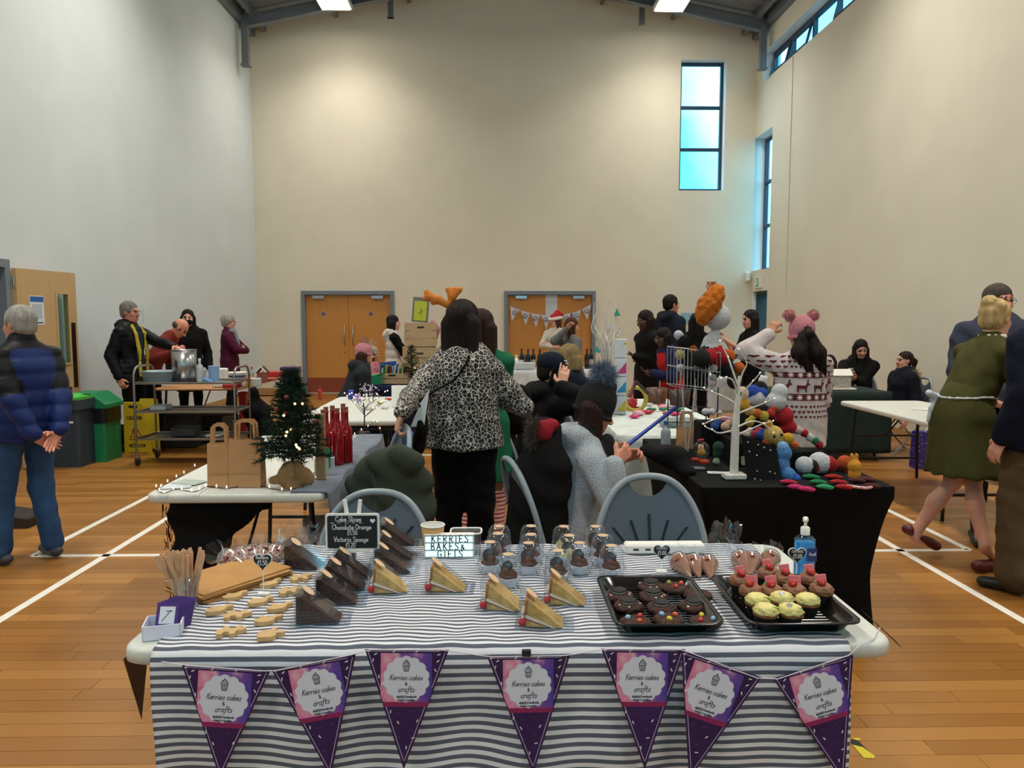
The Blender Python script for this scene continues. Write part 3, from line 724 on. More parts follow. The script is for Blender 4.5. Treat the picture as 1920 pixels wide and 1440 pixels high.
def hair_sdf(style, c, hr, hf, hu, sc, vox, length=0.3):
 S = SDF(vox, 0.02); W = lambda r, f, u: c + (hr * r + hf * f + hu * u) * sc
 rot = np.array([list(hr), list(hf), list(hu)]).T; A = lambda *t: np.array(t) * sc
 S.ell(W(0, -.018, .04), A(.085, .101, .092), rot)
 if style == 'short':
  S.ell(W(0, -.045, -.02), A(.077, .065, .06), rot)
  for s in (-1, 1): S.ell(W(s * .068, .0, .015), A(.017, .045, .035), rot)
  S.ell(W(0, .10, -.035), A(.062, .07, .085), rot, neg=True, k=.01)
  for s in (-1, 1): S.ell(W(s * .085, .005, -.02), A(.02, .022, .034), rot, neg=True, k=.008)
 elif style == 'bald':
  S.p = []; S.ell(W(0, -.055, -.005), A(.079, .06, .05), rot)
  for s in (-1, 1): S.ell(W(s * .062, -.01, .0), A(.022, .05, .03), rot)
  for s in (-1, 1): S.ell(W(s * .085, .005, -.015), A(.02, .022, .034), rot, neg=True, k=.008)
 else:
  L = length
  S.ell(W(0, .108, -.035), A(.066, .085, .1), rot, neg=True, k=.012)
  if style == 'long':
   for o, q in ((-.06, .85), (-.02, 1), (.025, 1), (.065, .85)):
    S.cap(W(o, -.055, .0), c + hr * o * 1.15 * sc + hf * (-.075) * sc - UP * L * q, .045 * sc, .03 * sc)
   for s in (-1, 1): S.cap(W(s * .075, -.01, .0), c + hr * s * .085 * sc + hf * (-.01) * sc - UP * L * .7, .03 * sc, .022 * sc)
  elif style == 'curtain':
   for s in (-1, 1):
    S.cap(W(s * .07, .0, .0), c + hr * s * .085 * sc + hf * .05 * sc - UP * L, .036 * sc, .022 * sc)
    S.cap(W(s * .05, -.05, .0), c + hr * s * .07 * sc + hf * (-.05) * sc - UP * L * .8, .045 * sc, .03 * sc)
   S.cap(W(0, -.06, 0), c + hf * (-.07) * sc - UP * L * .8, .05 * sc, .03 * sc)
  elif style == 'tail':
   S.ell(W(0, -.04, -.02), A(.077, .07, .06), rot); S.cap(W(0, -.115, .03), W(0, -.15, .0), .03 * sc, .03 * sc); S.cap(W(0, -.15, .0), c + hf * (-.14) * sc - UP * L, .032 * sc, .014 * sc)
  elif style == 'bun':
   S.ell(W(0, -.04, -.02), A(.078, .07, .062), rot); S.ell(W(.0, -.075, .1), A(.05, .045, .045), rot, k=.01); S.ell(W(.055, -.05, .075), A(.035, .035, .035), rot, k=.01)
  elif style == 'bob':
   for a in range(-110, 111, 22):
    o = hr * math.sin(R(a)) * .078 - hf * math.cos(R(a)) * .088; S.cap(c + o * sc, c + (o * 1.05 - UP * .1 * L / .3) * sc, .03 * sc, .026 * sc)
 return S

def person(label, px, py, Y, heading, top, bottom=None, hair=None, skin='fair', h=None, X=None, girth=1.0, sit=None, lean=0.0, side=0.0, look=0.0, nod=0.0, tilt=0.0,
   arm_r=None, arm_l=None, feet=None, shoes='#15130f', extras=None, child=False, group='people at the craft fair', headsc=1.0, twist=0.0, sdrop=0.0):
 P = at_y(px, py, Y); X = P.x if X is None else X
 if h is None: h = P.z
 s = h / 1.75 if sit is None else h / 1.75
 hd = R(heading); fw = Vector((math.sin(hd), math.cos(hd), 0)); rt = Vector((math.cos(hd), -math.sin(hd), 0)); base = Vector((X, Y, 0))
 near = Y < 6.2; vx = 0.011 if near else 0.016; hvx = 0.0055 if near else 0.0075
 if sit is not None: base = base - fw * 0.0
 B = lambda r, f, u: base + rt * r + fw * f + UP * u
 pel_u = (0.95 * s) if sit is None else sit + 0.09 * s
 pel = B(0, 0, pel_u)
 q = Quaternion(rt, -R(lean)) @ Quaternion(fw, R(side)) @ Quaternion(UP, -R(twist))
 U = lambda r, f, u: pel + q @ (rt * r * s + fw * f * s + UP * u * s)          # upper body, hinged at the pelvis
 waist, chest, nb = U(0, -.01, .16), U(0, 0, .33), U(0, -.02, .50)
 sh = {1: U(.175 * (.92 + .08 * girth), -.01, .42 - sdrop), -1: U(-.175 * (.92 + .08 * girth), -.01, .42 - sdrop)}
 lq = Quaternion(UP, -R(look)) ; hf = (lq @ Vector(fw)); hr = (lq @ Vector(rt)); hu = UP.copy()
 lean_h = Quaternion(hr, -R(nod)) @ Quaternion(hf, R(tilt)); hf = lean_h @ hf; hu = lean_h @ hu; hr = lean_h @ hr
 hs = s * headsc if not child else s * 1.2 * headsc
 hc = nb + (q @ UP) * .04 * s + hu * .112 * hs + hf * .025 * s
 # legs
 hip = {k: pel + rt * .09 * s * k - UP * .02 * s for k in (1, -1)}
 kn, an, to = {}, {}, {}
 for k in (1, -1):
  if sit is None:
   an[k] = B(.1 * s * k, -.03 * s, .085 * s); fdir = fw + rt * .18 * k
   if feet and k in feet:
    ft = feet[k]; an[k] = Vector(ft[0]) if isinstance(ft[0], Vector) else B(*ft[0]); fdir = ft[1] if len(ft) > 1 else fdir
   kn[k], an[k] = ik(hip[k], an[k], .43 * s, .42 * s, fw)
  else:
   kn[k] = hip[k] + fw * .42 * s + rt * .05 * k - UP * .02; an[k] = Vector((kn[k].x, kn[k].y, .09 * s)) + fw * (-.02) + rt * .01 * k; fdir = Vector(fw)
   if feet and k in feet: an[k] = B(*feet[k][0])
  if len((feet or {}).get(k, ())) > 2: to[k] = an[k] + feet[k][2]
  else: to[k] = an[k] + fdir.normalized() * .155 * s - UP * (an[k].z - .032 * s)
 # arms: spec = dict(to=point (tuple body coords or Vector), pole, hand dir, palm, curl)
 el, wr, hdv, pal = {}, {}, {}, {}
 for k, sp in ((1, arm_r or {}), (-1, arm_l or {})):
  t = sp.get('to', (.27 * k, .03, pel_u / s - .08)); t = t if isinstance(t, Vector) else B(*(v * (s if not isinstance(t, list) else 1) for v in t))
  pole = sp.get('pole', (.35 * k, -1, -.25)); pole = rt * pole[0] + fw * pole[1] + UP * pole[2]
  el[k], wr[k] = ik(sh[k], t, .285 * s, .255 * s, pole)
  dd = sp.get('dir'); hdv[k] = (wr[k] - el[k]).normalized() if dd is None else (rt * dd[0] + fw * dd[1] + UP * dd[2]).normalized()
  pn = sp.get('palm', (-1.0 * k, 0, 0)); pal[k] = rt * pn[0] + fw * pn[1] + UP * pn[2]
 root = thing('person', label, 'person', base, 0, group)
 sk = skin_mats(skin); g = girth
 # --- the body itself
 bare_leg = bottom and bottom.get('kind') in ('skirt', 'dress') ; bare_arm = top.get('sleeve', 1.0) < 0.9
 S = SDF(0.013 if (bare_leg or bare_arm) and near else 0.02, 0.03)
 S.chain([pel, waist, chest, nb], [.115 * s, .11 * s, .12 * s, .05 * s], flat=(q @ fw, .62)); S.cap(sh[1], sh[-1], .04 * s)
 for k in (1, -1):
  S.cap(sh[k], el[k], .043 * s, .036 * s); S.cap(el[k], wr[k], .038 * s, .026 * s)
  lt = 1.0 if bare_leg else .68
  S.cap(hip[k], kn[k], .074 * s * lt, .05 * s * lt); cf = kn[k] * .6 + an[k] * .4 - fw * (.02 * s if bare_leg else 0); S.cap(kn[k], cf, .048 * s * lt, .053 * s * lt); S.cap(cf, an[k], .051 * s * lt, .034 * s * lt); S.cap(an[k] - UP * .03 * s, to[k], .03 * s, .022 * s)
 pieces = [S.mesh('b', None)]
 pieces.append(head_sdf(hc, hr, hf, hu, nb - (q @ UP) * .04, hs, hvx).mesh('h', None))
 for k, sp in ((1, arm_r or {}), (-1, arm_l or {})):
  pieces.append(hand(wr[k] + hdv[k] * .015, hdv[k], pal[k], sp.get('side', k), sp.get('curl', .35), s * (1.0 if not child else 1.05), 0.005 if near else 0.007, sp.get('point', False)).mesh('hd', None))
 body = part('body', bake('body', pieces, sk), None, root, world=True)
 # --- trousers / skirt
 bt = bottom or dict(kind='trousers', mat=cloth('trouser_black', '#0f0f11'))
 if bt['kind'] == 'trousers':
  S = SDF(vx, .025); bk = bt.get('bulk', 0.0)
  S.cap(pel + rt * .03 * s, pel - rt * .03 * s, (.108 + bk * .6) * s * g, flat=(q @ fw, .78))
  for k in (1, -1):
   hem = an[k] - (an[k] - kn[k]).normalized() * -.0
   S.cap(hip[k], kn[k], (.086 + bk * .8) * s * (.6 + .4 * g), (.066 + bk) * s); S.cap(kn[k], an[k] * .97 + kn[k] * .03, (.064 + bk) * s, (bt.get('hem', .052) + bk) * s)
  part('trousers', blob('trousers', S, bt['mat'], wrinkle(.005, 1.2)), None, root, world=True)
 else:
  S = SDF(vx, .04); hem = bt.get('hem', .5) * s; mid = (kn[1] + kn[-1]) / 2; hemc = Vector((mid.x, mid.y, hem)) if sit is None else mid
  hemc = hemc + bt.get('shift', Vector((0, 0, 0)))
  S.cap(pel + UP * .1 * s, pel, .13 * s * g, .17 * s * g, flat=(q @ fw, .72)); S.cap(pel, hemc, .165 * s * g, bt.get('r', .2) * s, flat=(q @ fw, bt.get('flat', .8)))
  for k in (1, -1): S.cap(hip[k], kn[k] * .75 + hip[k] * .25, .1 * s * g, .085 * s)
  if sit is None: S.plane(hemc, -UP)
  part('skirt', blob('skirt', S, bt['mat'], lambda P: .007 * np.sin(11 * np.arctan2(P[:, 1] - hemc.y, P[:, 0] - hemc.x)) * np.clip((pel.z - P[:, 2]) * 2, 0, 1)), None, root, world=True)
 # --- shoes
 ms = M('shoe_' + shoes, shoes, 0.5, var=0.1, bump=0.1); sole = M('sole_dark', '#1a1815', 0.7)
 for k in (1, -1):
  if sit is not None and Y > 6: continue
  S = SDF(0.008 if near else 0.012, .012); toe = to[k]; heel = an[k] - (toe - an[k]) * .32; heel.z = min(an[k].z - .045 * s, toe.z + .01) if len((feet or {}).get(k, ())) <= 2 else heel.z
  S.cap(heel, toe, .042 * s, .036 * s, flat=(UP, .85));
  if not (bare_leg): S.cap(an[k], heel * .5 + toe * .5, .045 * s, .036 * s)
  else: S.cap(an[k] + UP * .02, toe + UP * .08 , .05 * s, .02 * s, neg=True, k=.006)
  sh_o = part('shoe', blob('shoe', S, ms), None, root, world=True)
 # --- upper garment
 tp = top; bk = tp.get('bulk', .012); S = SDF(vx, tp.get('k', .03)); a, b_ = tp.get('mi_low', 0), tp.get('mi_high', 0)
 fl = tp.get('flat', .7)
 S.cap(pel + (q @ UP) * .02 * s, waist, (.148 + bk) * s * g, (.132 + bk) * s * g, flat=(q @ fw, fl), mi=a); S.cap(waist, chest, (.135 + bk) * s * g, (.146 + bk) * s * g, flat=(q @ fw, fl), mi=a)
 S.cap(chest, U(0, -.012, .43), (.15 + bk) * s * (.5 + .5 * g), (.125 + bk) * s, flat=(q @ fw, .66), mi=b_); S.cap(sh[1], sh[-1], (.052 + bk * .6) * s, mi=b_)
 for k in (1, -1): S.cap(U(.05 * k, -.02, .47), sh[k], (.05 + bk * .4 + sdrop * .25) * s, (.05 + bk * .6) * s, mi=b_)
 S.cap(U(0, -.015, .45), nb + (q @ UP) * tp.get('collar', .0) * s, (.075 + bk * .5) * s, (.062 + bk * .3) * s, mi=b_)
 hemL = tp.get('hem', .1)
 if hemL > 0: S.cap(pel, pel - UP * hemL * s + (fw * tp.get('hemf', 0)), (.152 + bk) * s * g, (.158 + bk + tp.get('flare', 0)) * s * g, flat=(fw, tp.get('hflat', .78)), mi=a)
 hc_ = pel - UP * hemL * s if hemL > 0 else pel; S.plane(hc_ if sit is None else pel - (q @ UP) * .09 * s, -UP if sit is None else -(q @ UP))
 if tp.get('bust'): S.ell(U(-.07, .1, .31), np.array((.075, .065, .07)) * s, k=.05); S.ell(U(.07, .1, .31), np.array((.075, .065, .07)) * s, k=.05)
 slv = tp.get('sleeve', 1.0); am = tp.get('mi_arm', b_)
 for k in (1, -1):
  S.cap(sh[k], el[k], (.053 + bk * .9) * s * (.75 + .25 * g), (.046 + bk * .8) * s, mi=am, k=.012)
  if slv > .5: e = el[k] + (wr[k] - el[k]) * min(1, slv * .97); S.cap(el[k], e, (.047 + bk * .8) * s, (.036 + bk * .6) * s, mi=tp.get('mi_fore', am), k=.012)
 if tp.get('hood'):
  S.cap(U(-.07, -.075, .50), U(.07, -.075, .50), (.05 + bk * .6) * s, mi=b_); S.cap(U(0, -.1, .46), U(0, -.105, .40), (.065 + bk * .5) * s, .05 * s, mi=b_)
  for k in (1, -1): S.cap(U(k * .08, -.06, .50), U(k * .055, .06, .45), (.03 + bk * .5) * s, .02 * s, mi=b_)
 if tp.get('hood_up'):
  rot = np.array([list(hr), list(hf), list(hu)]).T
  S.ell(hc + hu * .02 - hf * .025, np.array((.11, .125, .135)) * hs, rot, k=.02); S.ell(hc + hf * .12 - hu * .01, np.array((.075, .1, .1)) * hs, rot, k=.01, neg=True)
 if 'neck_v' in tp: S.cap(nb + fw * .1, U(0, .16, tp['neck_v']), .05 * s, .02 * s, neg=True, k=.01)
 dsp = tp.get('disp') or wrinkle(tp.get('wr', .005))
 garment = part(tp.get('name', 'jacket'), blob('garment', S, tp['mat'], dsp), None, root, world=True)
 # --- hair
 if hair:
  hm = M('hair_' + hair['col'], hair['col'], 0.6, spec=.2, var=0.25, vscale=40, bump=0.5, bscale=160, stretch=(1, 1, .15))
  S = hair_sdf(hair['style'], hc, hr, hf, hu, hs * hair.get('sc', 1.0), 0.007 if near else 0.009, hair.get('len', .3))
  part('hair', blob('hair', S, hm, strands(hc, hu, hair.get('amp', .0035))), None, root, world=True)
 info = dict(root=root, hc=hc, hr=hr, hf=hf, hu=hu, wr=wr, el=el, sh=sh, pel=pel, chest=chest, nb=nb, s=s, hs=hs, fw=fw, rt=rt, U=U, B=B, garment=garment, kn=kn, an=an, to=to, hand=hdv, waist=waist)
 return info
def glasses(p, col='#3a3a3e'):
 hc, hr, hf, hu, k = p['hc'], p['hr'], p['hf'], p['hu'], p['hs']; W = lambda r, f, u: hc + (hr * r + hf * f + hu * u) * k; mb = MB()
 for s in (-1, 1):
  mb.tube([W(s * .032 + .024 * math.cos(t), .098, .003 + .018 * math.sin(t)) for t in (2 * PI * i / 14 for i in range(14))], .0016 * k, 5, closed=True)
  mb.tube([W(s * .056, .098, .008), W(s * .078, .07, .008), W(s * .082, -.01, .006)], .0016 * k, 5)
 mb.tube([W(-.008, .1, .006), W(.008, .1, .006)], .0016 * k, 5)
 part('glasses', mb, M('glasses_frame' + col, col, .3), p['root'], world=True)
def beanie(p, mat, name='beanie', up=1.0, low=-.01, back=0.0):
 hc, hr, hf, hu, k = p['hc'], p['hr'], p['hf'], p['hu'], p['hs']; rot = np.array([list(hr), list(hf), list(hu)]).T
 S = SDF(.007, .015); S.ell(hc + (hu * .045 - hf * (.014 + back)) * k, np.array((.094, .109, .105 * up)) * k, rot); S.ell(hc + (hu * (low - .12)) * k, np.array((.2, .2, .12)) * k, rot, neg=True, k=.01)
 for i in range(16):
  a0, a1 = 2 * PI * i / 16, 2 * PI * (i + 1) / 16; W = lambda a: hc + (hr * .088 * math.cos(a) + hf * (.104 * math.sin(a) - .012) + hu * (low + .018)) * k
  S.cap(W(a0), W(a1), .011 * k, k=.01)
 return part(name, blob(name, S, mat, strands(hc, hu, .0025, 46)), None, p['root'], world=True)

# ---------------------------------------------------------------- fabrics
def leopard_mat():
 m = bpy.data.materials.new('leopard_print'); m.use_nodes = True; b = NB(m); p = b.n['Principled BSDF']
 co = b.coord(); wob = b.new('ShaderNodeMixRGB', blend_type='LINEAR_LIGHT'); nn = b.new('ShaderNodeTexNoise'); nn.inputs['Scale'].default_value = 45
 b.link(co, nn.inputs['Vector']); wob.inputs[0].default_value = 0.012; b.link(co, wob.inputs[1]); b.link(nn.outputs['Color'], wob.inputs[2])
 v = b.new('ShaderNodeTexVoronoi', feature='F1'); v.inputs['Scale'].default_value = 44; b.link(wob.outputs[0], v.inputs['Vector']); v.inputs['Randomness'].default_value = .85
 e = b.new('ShaderNodeTexVoronoi', feature='DISTANCE_TO_EDGE'); e.inputs['Scale'].default_value = 44; b.link(wob.outputs[0], e.inputs['Vector']); e.inputs['Randomness'].default_value = .85
 spot = b.math('GREATER_THAN', e.outputs['Distance'], 0.062); core = b.math('LESS_THAN', v.outputs['Distance'], 0.2)
 gap = b.math('GREATER_THAN', b.noise(70, 1, co), 0.74)
 c = b.mix(spot, lin('#c6c0b8'), lin('#0b0a0b')); c = b.mix(core, c, lin('#6f6a68')); c = b.mix(gap, c, lin('#c2bcb3'))
 b.link(c, p.inputs['Base Color']); p.inputs['Roughness'].default_value = .8; return m
def knit(name, col, sc=220): return M(name, col, .9, var=.1, vscale=30, bump=.6, bscale=sc)
black = cloth('cloth_black', '#070708'); black2 = cloth('cloth_soft_black', '#0b0a0c', bump=.35); navy = cloth('cloth_navy', '#0e1426'); blueq = cloth('quilt_blue', '#17295f', rough=.5, bump=.15)
blackq = cloth('quilt_black', '#0b0d13', rough=.45, bump=.15); denim = cloth('denim', '#2f4c74', var=.25, vscale=7, bscale=260); trb = dict(kind='trousers', mat=black)

# 1 man in a navy puffer, jeans, hands behind his back
p = person('man in navy and black puffer coat and jeans, hands clasped behind back', 36, 566, 4.85, 298, dict(mat=[blueq, blackq], mi_low=0, mi_high=1, mi_arm=1, mi_fore=0, bulk=.04, hem=.12, collar=.05, disp=quilt(.012, .1), girth=1.1, flat=.85, name='puffer_jacket'),
 dict(kind='trousers', mat=denim, bulk=.012, hem=.058), dict(style='short', col='#9a968f'), 'ruddy', girth=1.12, look=-15, arm_r=dict(to=(.06, -.27, .86), pole=(1, -.5, -.1), dir=(-.7, -.2, -.7), palm=(-.3, -1, 0), curl=.25), arm_l=dict(to=(-.1, -.24, .88), pole=(-1, -.5, -.1), dir=(.8, 0, -.5), palm=(0, -1, 0), curl=.3), shoes='#3a3c42',
 feet={1: ((.12, -.02, .085),), -1: ((-.14, .1, .085),)})
glasses(p)
# 2 man in black hooded down jacket with yellow lining at the urn
p2 = person('grey-haired man in black down jacket with yellow lining, reaching over the urn', 242, 561, 9.0, 98, dict(mat=[blackq], bulk=.03, hem=.16, hood=True, disp=quilt(.008, .06), name='down_jacket'), trb, dict(style='short', col='#77736e'), 'ruddy', girth=1.05,
 arm_r=dict(to=(.25, .0, .87), curl=.9, palm=(-1, 0, 0)), arm_l=dict(to=at_y(330, 652, 8.95), pole=(-.3, 0, -1), curl=.6, palm=(0, 0, -1)), shoes='#1b1b1e')
glasses(p2)
U = p2['U']
S = SDF(.012, .012)
for k, w in ((1, .1), (-1, .1)): S.chain([U(k * .06, .06, .50), U(k * .085, .125, .40), U(k * .075, .15, .2), U(k * .07, .15, -.08)], [.022, .02, .018, .016], flat=(p2['rt'], 1.5))
part('yellow_lining', blob('lining', S, cloth('lining_yellow', '#b5a22c', rough=.5), quilt(.005, .05)), None, p2['root'], world=True)
part('undershirt', blob('undershirt', SDF(.014, .02).cap(U(0, .085, .43), U(0, .1, -.05), .07, .085, flat=(p2['fw'], .6)), cloth('tee_slate', '#1c2a3e')), None, p2['root'], world=True)
# clear face visor
W = lambda r, f, u: p2['hc'] + p2['hr'] * r + p2['hf'] * f + p2['hu'] * u
part('face_visor', MB().grid(lambda a, b: W(.1 * math.sin((a - .5) * 2.4), .07 + .07 * math.cos((a - .5) * 2.4), .03 - .16 * b), 12, 3), M_clear('visor_plastic', '#f4fbff', base=.05), p2['root'], world=True)
# 3 bald man in rust jumper bending over the urn
rust = knit('rust_fleece', '#7a2317')
person('bald man in rust-red jumper bending over the urn', 300, 620, 9.75, 88, dict(mat=[rust], bulk=.018, hem=.08, name='jumper'), trb, dict(style='bald', col='#4b3b30'), 'ruddy', h=1.7, lean=36, nod=48, X=at_y(280, 650, 9.75).x,
 arm_r=dict(to=at_y(322, 660, 9.5), curl=.5, pole=(.6, -.4, -1)), arm_l=dict(to=at_y(345, 668, 9.9), curl=.5))
# 4 woman in black hood and mask
p4 = person('woman in black hooded coat and black face mask behind the urn', 352, 577, 10.7, 150, dict(mat=[black2], bulk=.03, hem=.4, hood=True, hood_up=False, name='coat'), trb, dict(style='long', col='#171010', len=.26), 'fair', look=12)
W = lambda r, f, u: p4['hc'] + p4['hr'] * r + p4['hf'] * f + p4['hu'] * u
rot = np.array([list(p4['hr']), list(p4['hf']), list(p4['hu'])]).T
part('face_mask', blob('mask', SDF(.007, .01).ell(W(0, .06, -.055), np.array((.062, .055, .048)), rot).ell(W(0, .105, -.045), np.array((.02, .012, .02)), rot), black), None, p4['root'], world=True)
# 5 woman in maroon coat
maroon = cloth('coat_maroon', '#4c1530', bump=.2)
p5 = person('grey-haired woman in maroon coat and grey scarf with folded arms', 428, 587, 11.75, 82, dict(mat=[maroon], bulk=.03, hem=.22, hood=False, name='coat'), trb, dict(style='short', col='#a9a59d', amp=.009, sc=1.08), 'fair', girth=1.05,
 arm_r=dict(to=(-.02, .27, 1.13), pole=(1, .2, -.6), dir=(-1, .1, 0)), arm_l=dict(to=(.03, .24, 1.17), pole=(-1, .2, -.6), dir=(1, .1, 0)))
glasses(p5, '#8a8078')
U = p5['U']; S = SDF(.011, .02)
for i in range(10): a, b_ = 2 * PI * i / 10, 2 * PI * (i + 1) / 10; S.cap(U(.08 * math.cos(a), .075 * math.sin(a) + .0, .5 + .012 * math.sin(a)), U(.08 * math.cos(b_), .075 * math.sin(b_), .5 + .012 * math.sin(b_)), .034)
S.cap(U(.02, .1, .48), U(.05, .15, .28), .035, .03)
part('scarf', blob('scarf', S, knit('scarf_grey', '#8d959c')), None, p5['root'], world=True)
# 6 woman in cream gilet
cream = cloth('gilet_cream', '#cfc6bd', rough=.6, bump=.12)
p6 = person('dark-haired woman in cream quilted gilet over black sleeves at the bookstall', 737, 588, 11.2, 72, dict(mat=[cream, black], mi_arm=1, bulk=.03, hem=.22, hood=True, disp=quilt(.012, .12), name='gilet'), trb, dict(style='long', col='#120d0d', len=.34), 'fair',
 arm_r=dict(to=(.1, .38, 1.16), curl=.6), arm_l=dict(to=(-.05, .38, 1.16), curl=.6))
# 7 crouching in dark puffer, pink hat
grn = cloth('parka_charcoal', '#20262b', rough=.7); pinkk = knit('knit_pink', '#c98390')
p7 = person('woman crouching by the stall in charcoal parka and pale pink bobble hat', 655, 655, 8.65, 72, dict(mat=[grn], bulk=.055, hem=.12, hood=True, disp=quilt(.008, .12), name='parka'), trb, dict(style='long', col='#3a2016', len=.2), 'fair', h=1.62, sit=.47, lean=22, X=at_y(652, 700, 8.65).x,
 arm_r=dict(to=(.1, .42, .62)), arm_l=dict(to=(-.1, .42, .62)))
beanie(p7, pinkk, 'bobble_hat'); mb = MB(); fur(mb, p7['hc'] + p7['hu'] * .16, .03, 160, .03); part('pompom', mb, M('fur_taupe', '#8d7b70', .9), p7['root'], world=True)
mb = MB()
for i in range(9): fur(mb, p7['U'](-.12 + .03 * i, -.09 - .02 * math.sin(i * .4), .48), .045, 60, .05, seed=i)
part('hood_fur', mb, M('fur_black', '#1b1a1c', .9), p7['root'], world=True)
# 8 child in pink coat
p8 = person('child in pink padded coat with hood beside the green box', 698, 652, 10.3, 100, dict(mat=[cloth('coat_pink', '#d4828f', rough=.6, bump=.12)], bulk=.045, hem=.18, hood=True, disp=quilt(.009, .07), name='padded_coat'), trb, dict(style='bob', col='#2a1b16'), 'fair', child=True, arm_r=dict(to=(.16, .3, .95)))
beanie(p8, knit('knit_oat', '#b5a595'), 'woolly_hat'); mb = MB(); fur(mb, p8['hc'] + p8['hu'] * .15, .03, 140, .03); part('pompom', mb, M('fur_oat', '#b9ab98', .9), p8['root'], world=True)
# 9 woman in leopard-print jacket
p9 = person('long-dark-haired woman in leopard-print jacket and antler headband, seen from behind', 868, 560, 4.3, 8, dict(mat=[leopard_mat()], bulk=.02, hem=.075, flare=.004, flat=.85, hflat=.85, collar=-.02, wr=.007, name='leopard_print_jacket'), dict(kind='trousers', mat=black, bulk=.02, hem=.055), dict(style='long', col='#1c0f0c', len=.27, sc=1.08), 'fair', girth=1.32, look=6, tilt=-3, sdrop=.055,
 arm_l=dict(to=at_y(753, 772, 3.86), pole=(-.6, -.2, -.6), dir=(-.25, -.1, -.9), palm=(.9, .3, 0), curl=1.1), arm_r=dict(to=at_y(925, 742, 4.5), pole=(.7, -.7, -.05), dir=(-.8, .3, -.5), palm=(-.5, .6, 0), curl=.4))
hb = p9; W = lambda r, f, u: hb['hc'] + hb['hr'] * r + hb['hf'] * f + hb['hu'] * u
S = SDF(.006, .012); ad = lambda pts, rs: S.chain([Vector(q) for q in pts], rs)
ap = lambda x, y: at_y(x, y, 4.32)
ad([ap(838, 572), ap(822, 562), ap(802, 556)], [.018, .022, .02]); ad([ap(812, 560), ap(800, 548)], [.018, .016]); ad([ap(822, 562), ap(812, 568)], [.018, .014]); ad([ap(806, 557), ap(797, 560)], [.017, .014])
ad([ap(845, 566), ap(848, 556), ap(840, 543)], [.018, .022, .016]); ad([ap(848, 556), ap(862, 543)], [.02, .017]); ad([ap(850, 553), ap(852, 542)], [.018, .015])
part('antler', blob('antler', S, M('felt_orange', '#d07a2a', .9, var=.1, bump=.3)), None, hb['root'], world=True)
part('headband', MB().tube([W(.095 * math.cos(t), -.0, .035 + .1 * math.sin(t)) for t in (PI * i / 14 for i in range(15))], .006, 6), M('headband_brown', '#3a2216', .7), hb['root'], world=True)
U = p9['U']
g_bvh = BVHTree.FromObject if False else None
def snap(p, pts, off=.006):
 'lay points on the garment surface of person p'
 me = p['garment'].data; bv = BVHTree.FromPolygons([v.co for v in me.vertices], [tuple(f.vertices) for f in me.polygons]); o = p['root'].location; out = []
 for q in pts: c, n, _i, _d = bv.find_nearest(Vector(q) - o); out.append(c + n * off + o)
 return out
stp = snap(p9, [at_y(x, y, 4.0) for x, y in ((887, 628), (878, 660), (862, 690), (840, 716), (818, 742), (800, 765))])
part('bag_strap', MB().tube(spline(stp, 5), .007, 6), black, p9['root'], world=True)
S = SDF(.012, .02).cap(at_y(792, 800, 4.05), at_y(785, 770, 4.1), .07, .05, flat=(p9['rt'], .45)).cap(at_y(786, 826, 4.1), at_y(792, 790, 4.1), .08, .06, flat=(p9['rt'], .45))
solow('shoulder_bag', blob('bag', S, black2), None, 'black shoulder bag hanging at the hip of the leopard-print jacket', 'bag')
sleeve_flag = MB().prism([(0, 0), (.07, .0), (.1, .2), (.05, .12)], 0, .004, lambda v: at_y(770, 800, 4.0) + Vector((v.x, v.z, v.y)))
solow('paper_label', sleeve_flag, M('paper_white', '#dfe2e4', .6), 'white paper slip tucked by the leopard-print jacket sleeve', 'paper')
# 10 elf-costumed woman beyond
sock = bpy.data.materials.new('striped_sock'); sock.use_nodes = True; b = NB(sock); z = b.sep(b.coord())[2]
b.link(b.mix(b.math('GREATER_THAN', b.math('FRACT', b.math('MULTIPLY', z, 38.0)), .5), lin('#b4444e'), lin('#e3d2c8')), b.n['Principled BSDF'].inputs['Base Color'])
elf = cloth('elf_green', '#1f6b4a')
p10 = person('brown-haired woman in green elf dress and striped socks behind the leopard-print jacket', 905, 577, 5.0, 14, dict(mat=[elf], bulk=.012, hem=.1, name='elf_bodice'), dict(kind='skirt', mat=elf, hem=.52, r=.24), dict(style='long', col='#2b1710', len=.42, sc=1.1), 'fair', girth=1.05, X=at_y(903, 700, 5.0).x, arm_r=dict(to=(.05, .33, 1.05)), arm_l=dict(to=(-.05, .33, 1.05)))
for k in (1, -1): part('sock', MB().cyl(p10['an'][k], p10['an'][k] * .12 + p10['kn'][k] * .88, .056, .074, 14), sock, p10['root'], world=True)
aq = at_y(922, 815, 4.85); part('apron', MB().grid(lambda a, b_: at_y(908 + 24 * a, 812 + 26 * b_, 4.86 + .02 * math.sin(a * 5)), 6, 4), cloth('apron_white', '#c9d3de'), p10['root'], world=True, solid=.004)
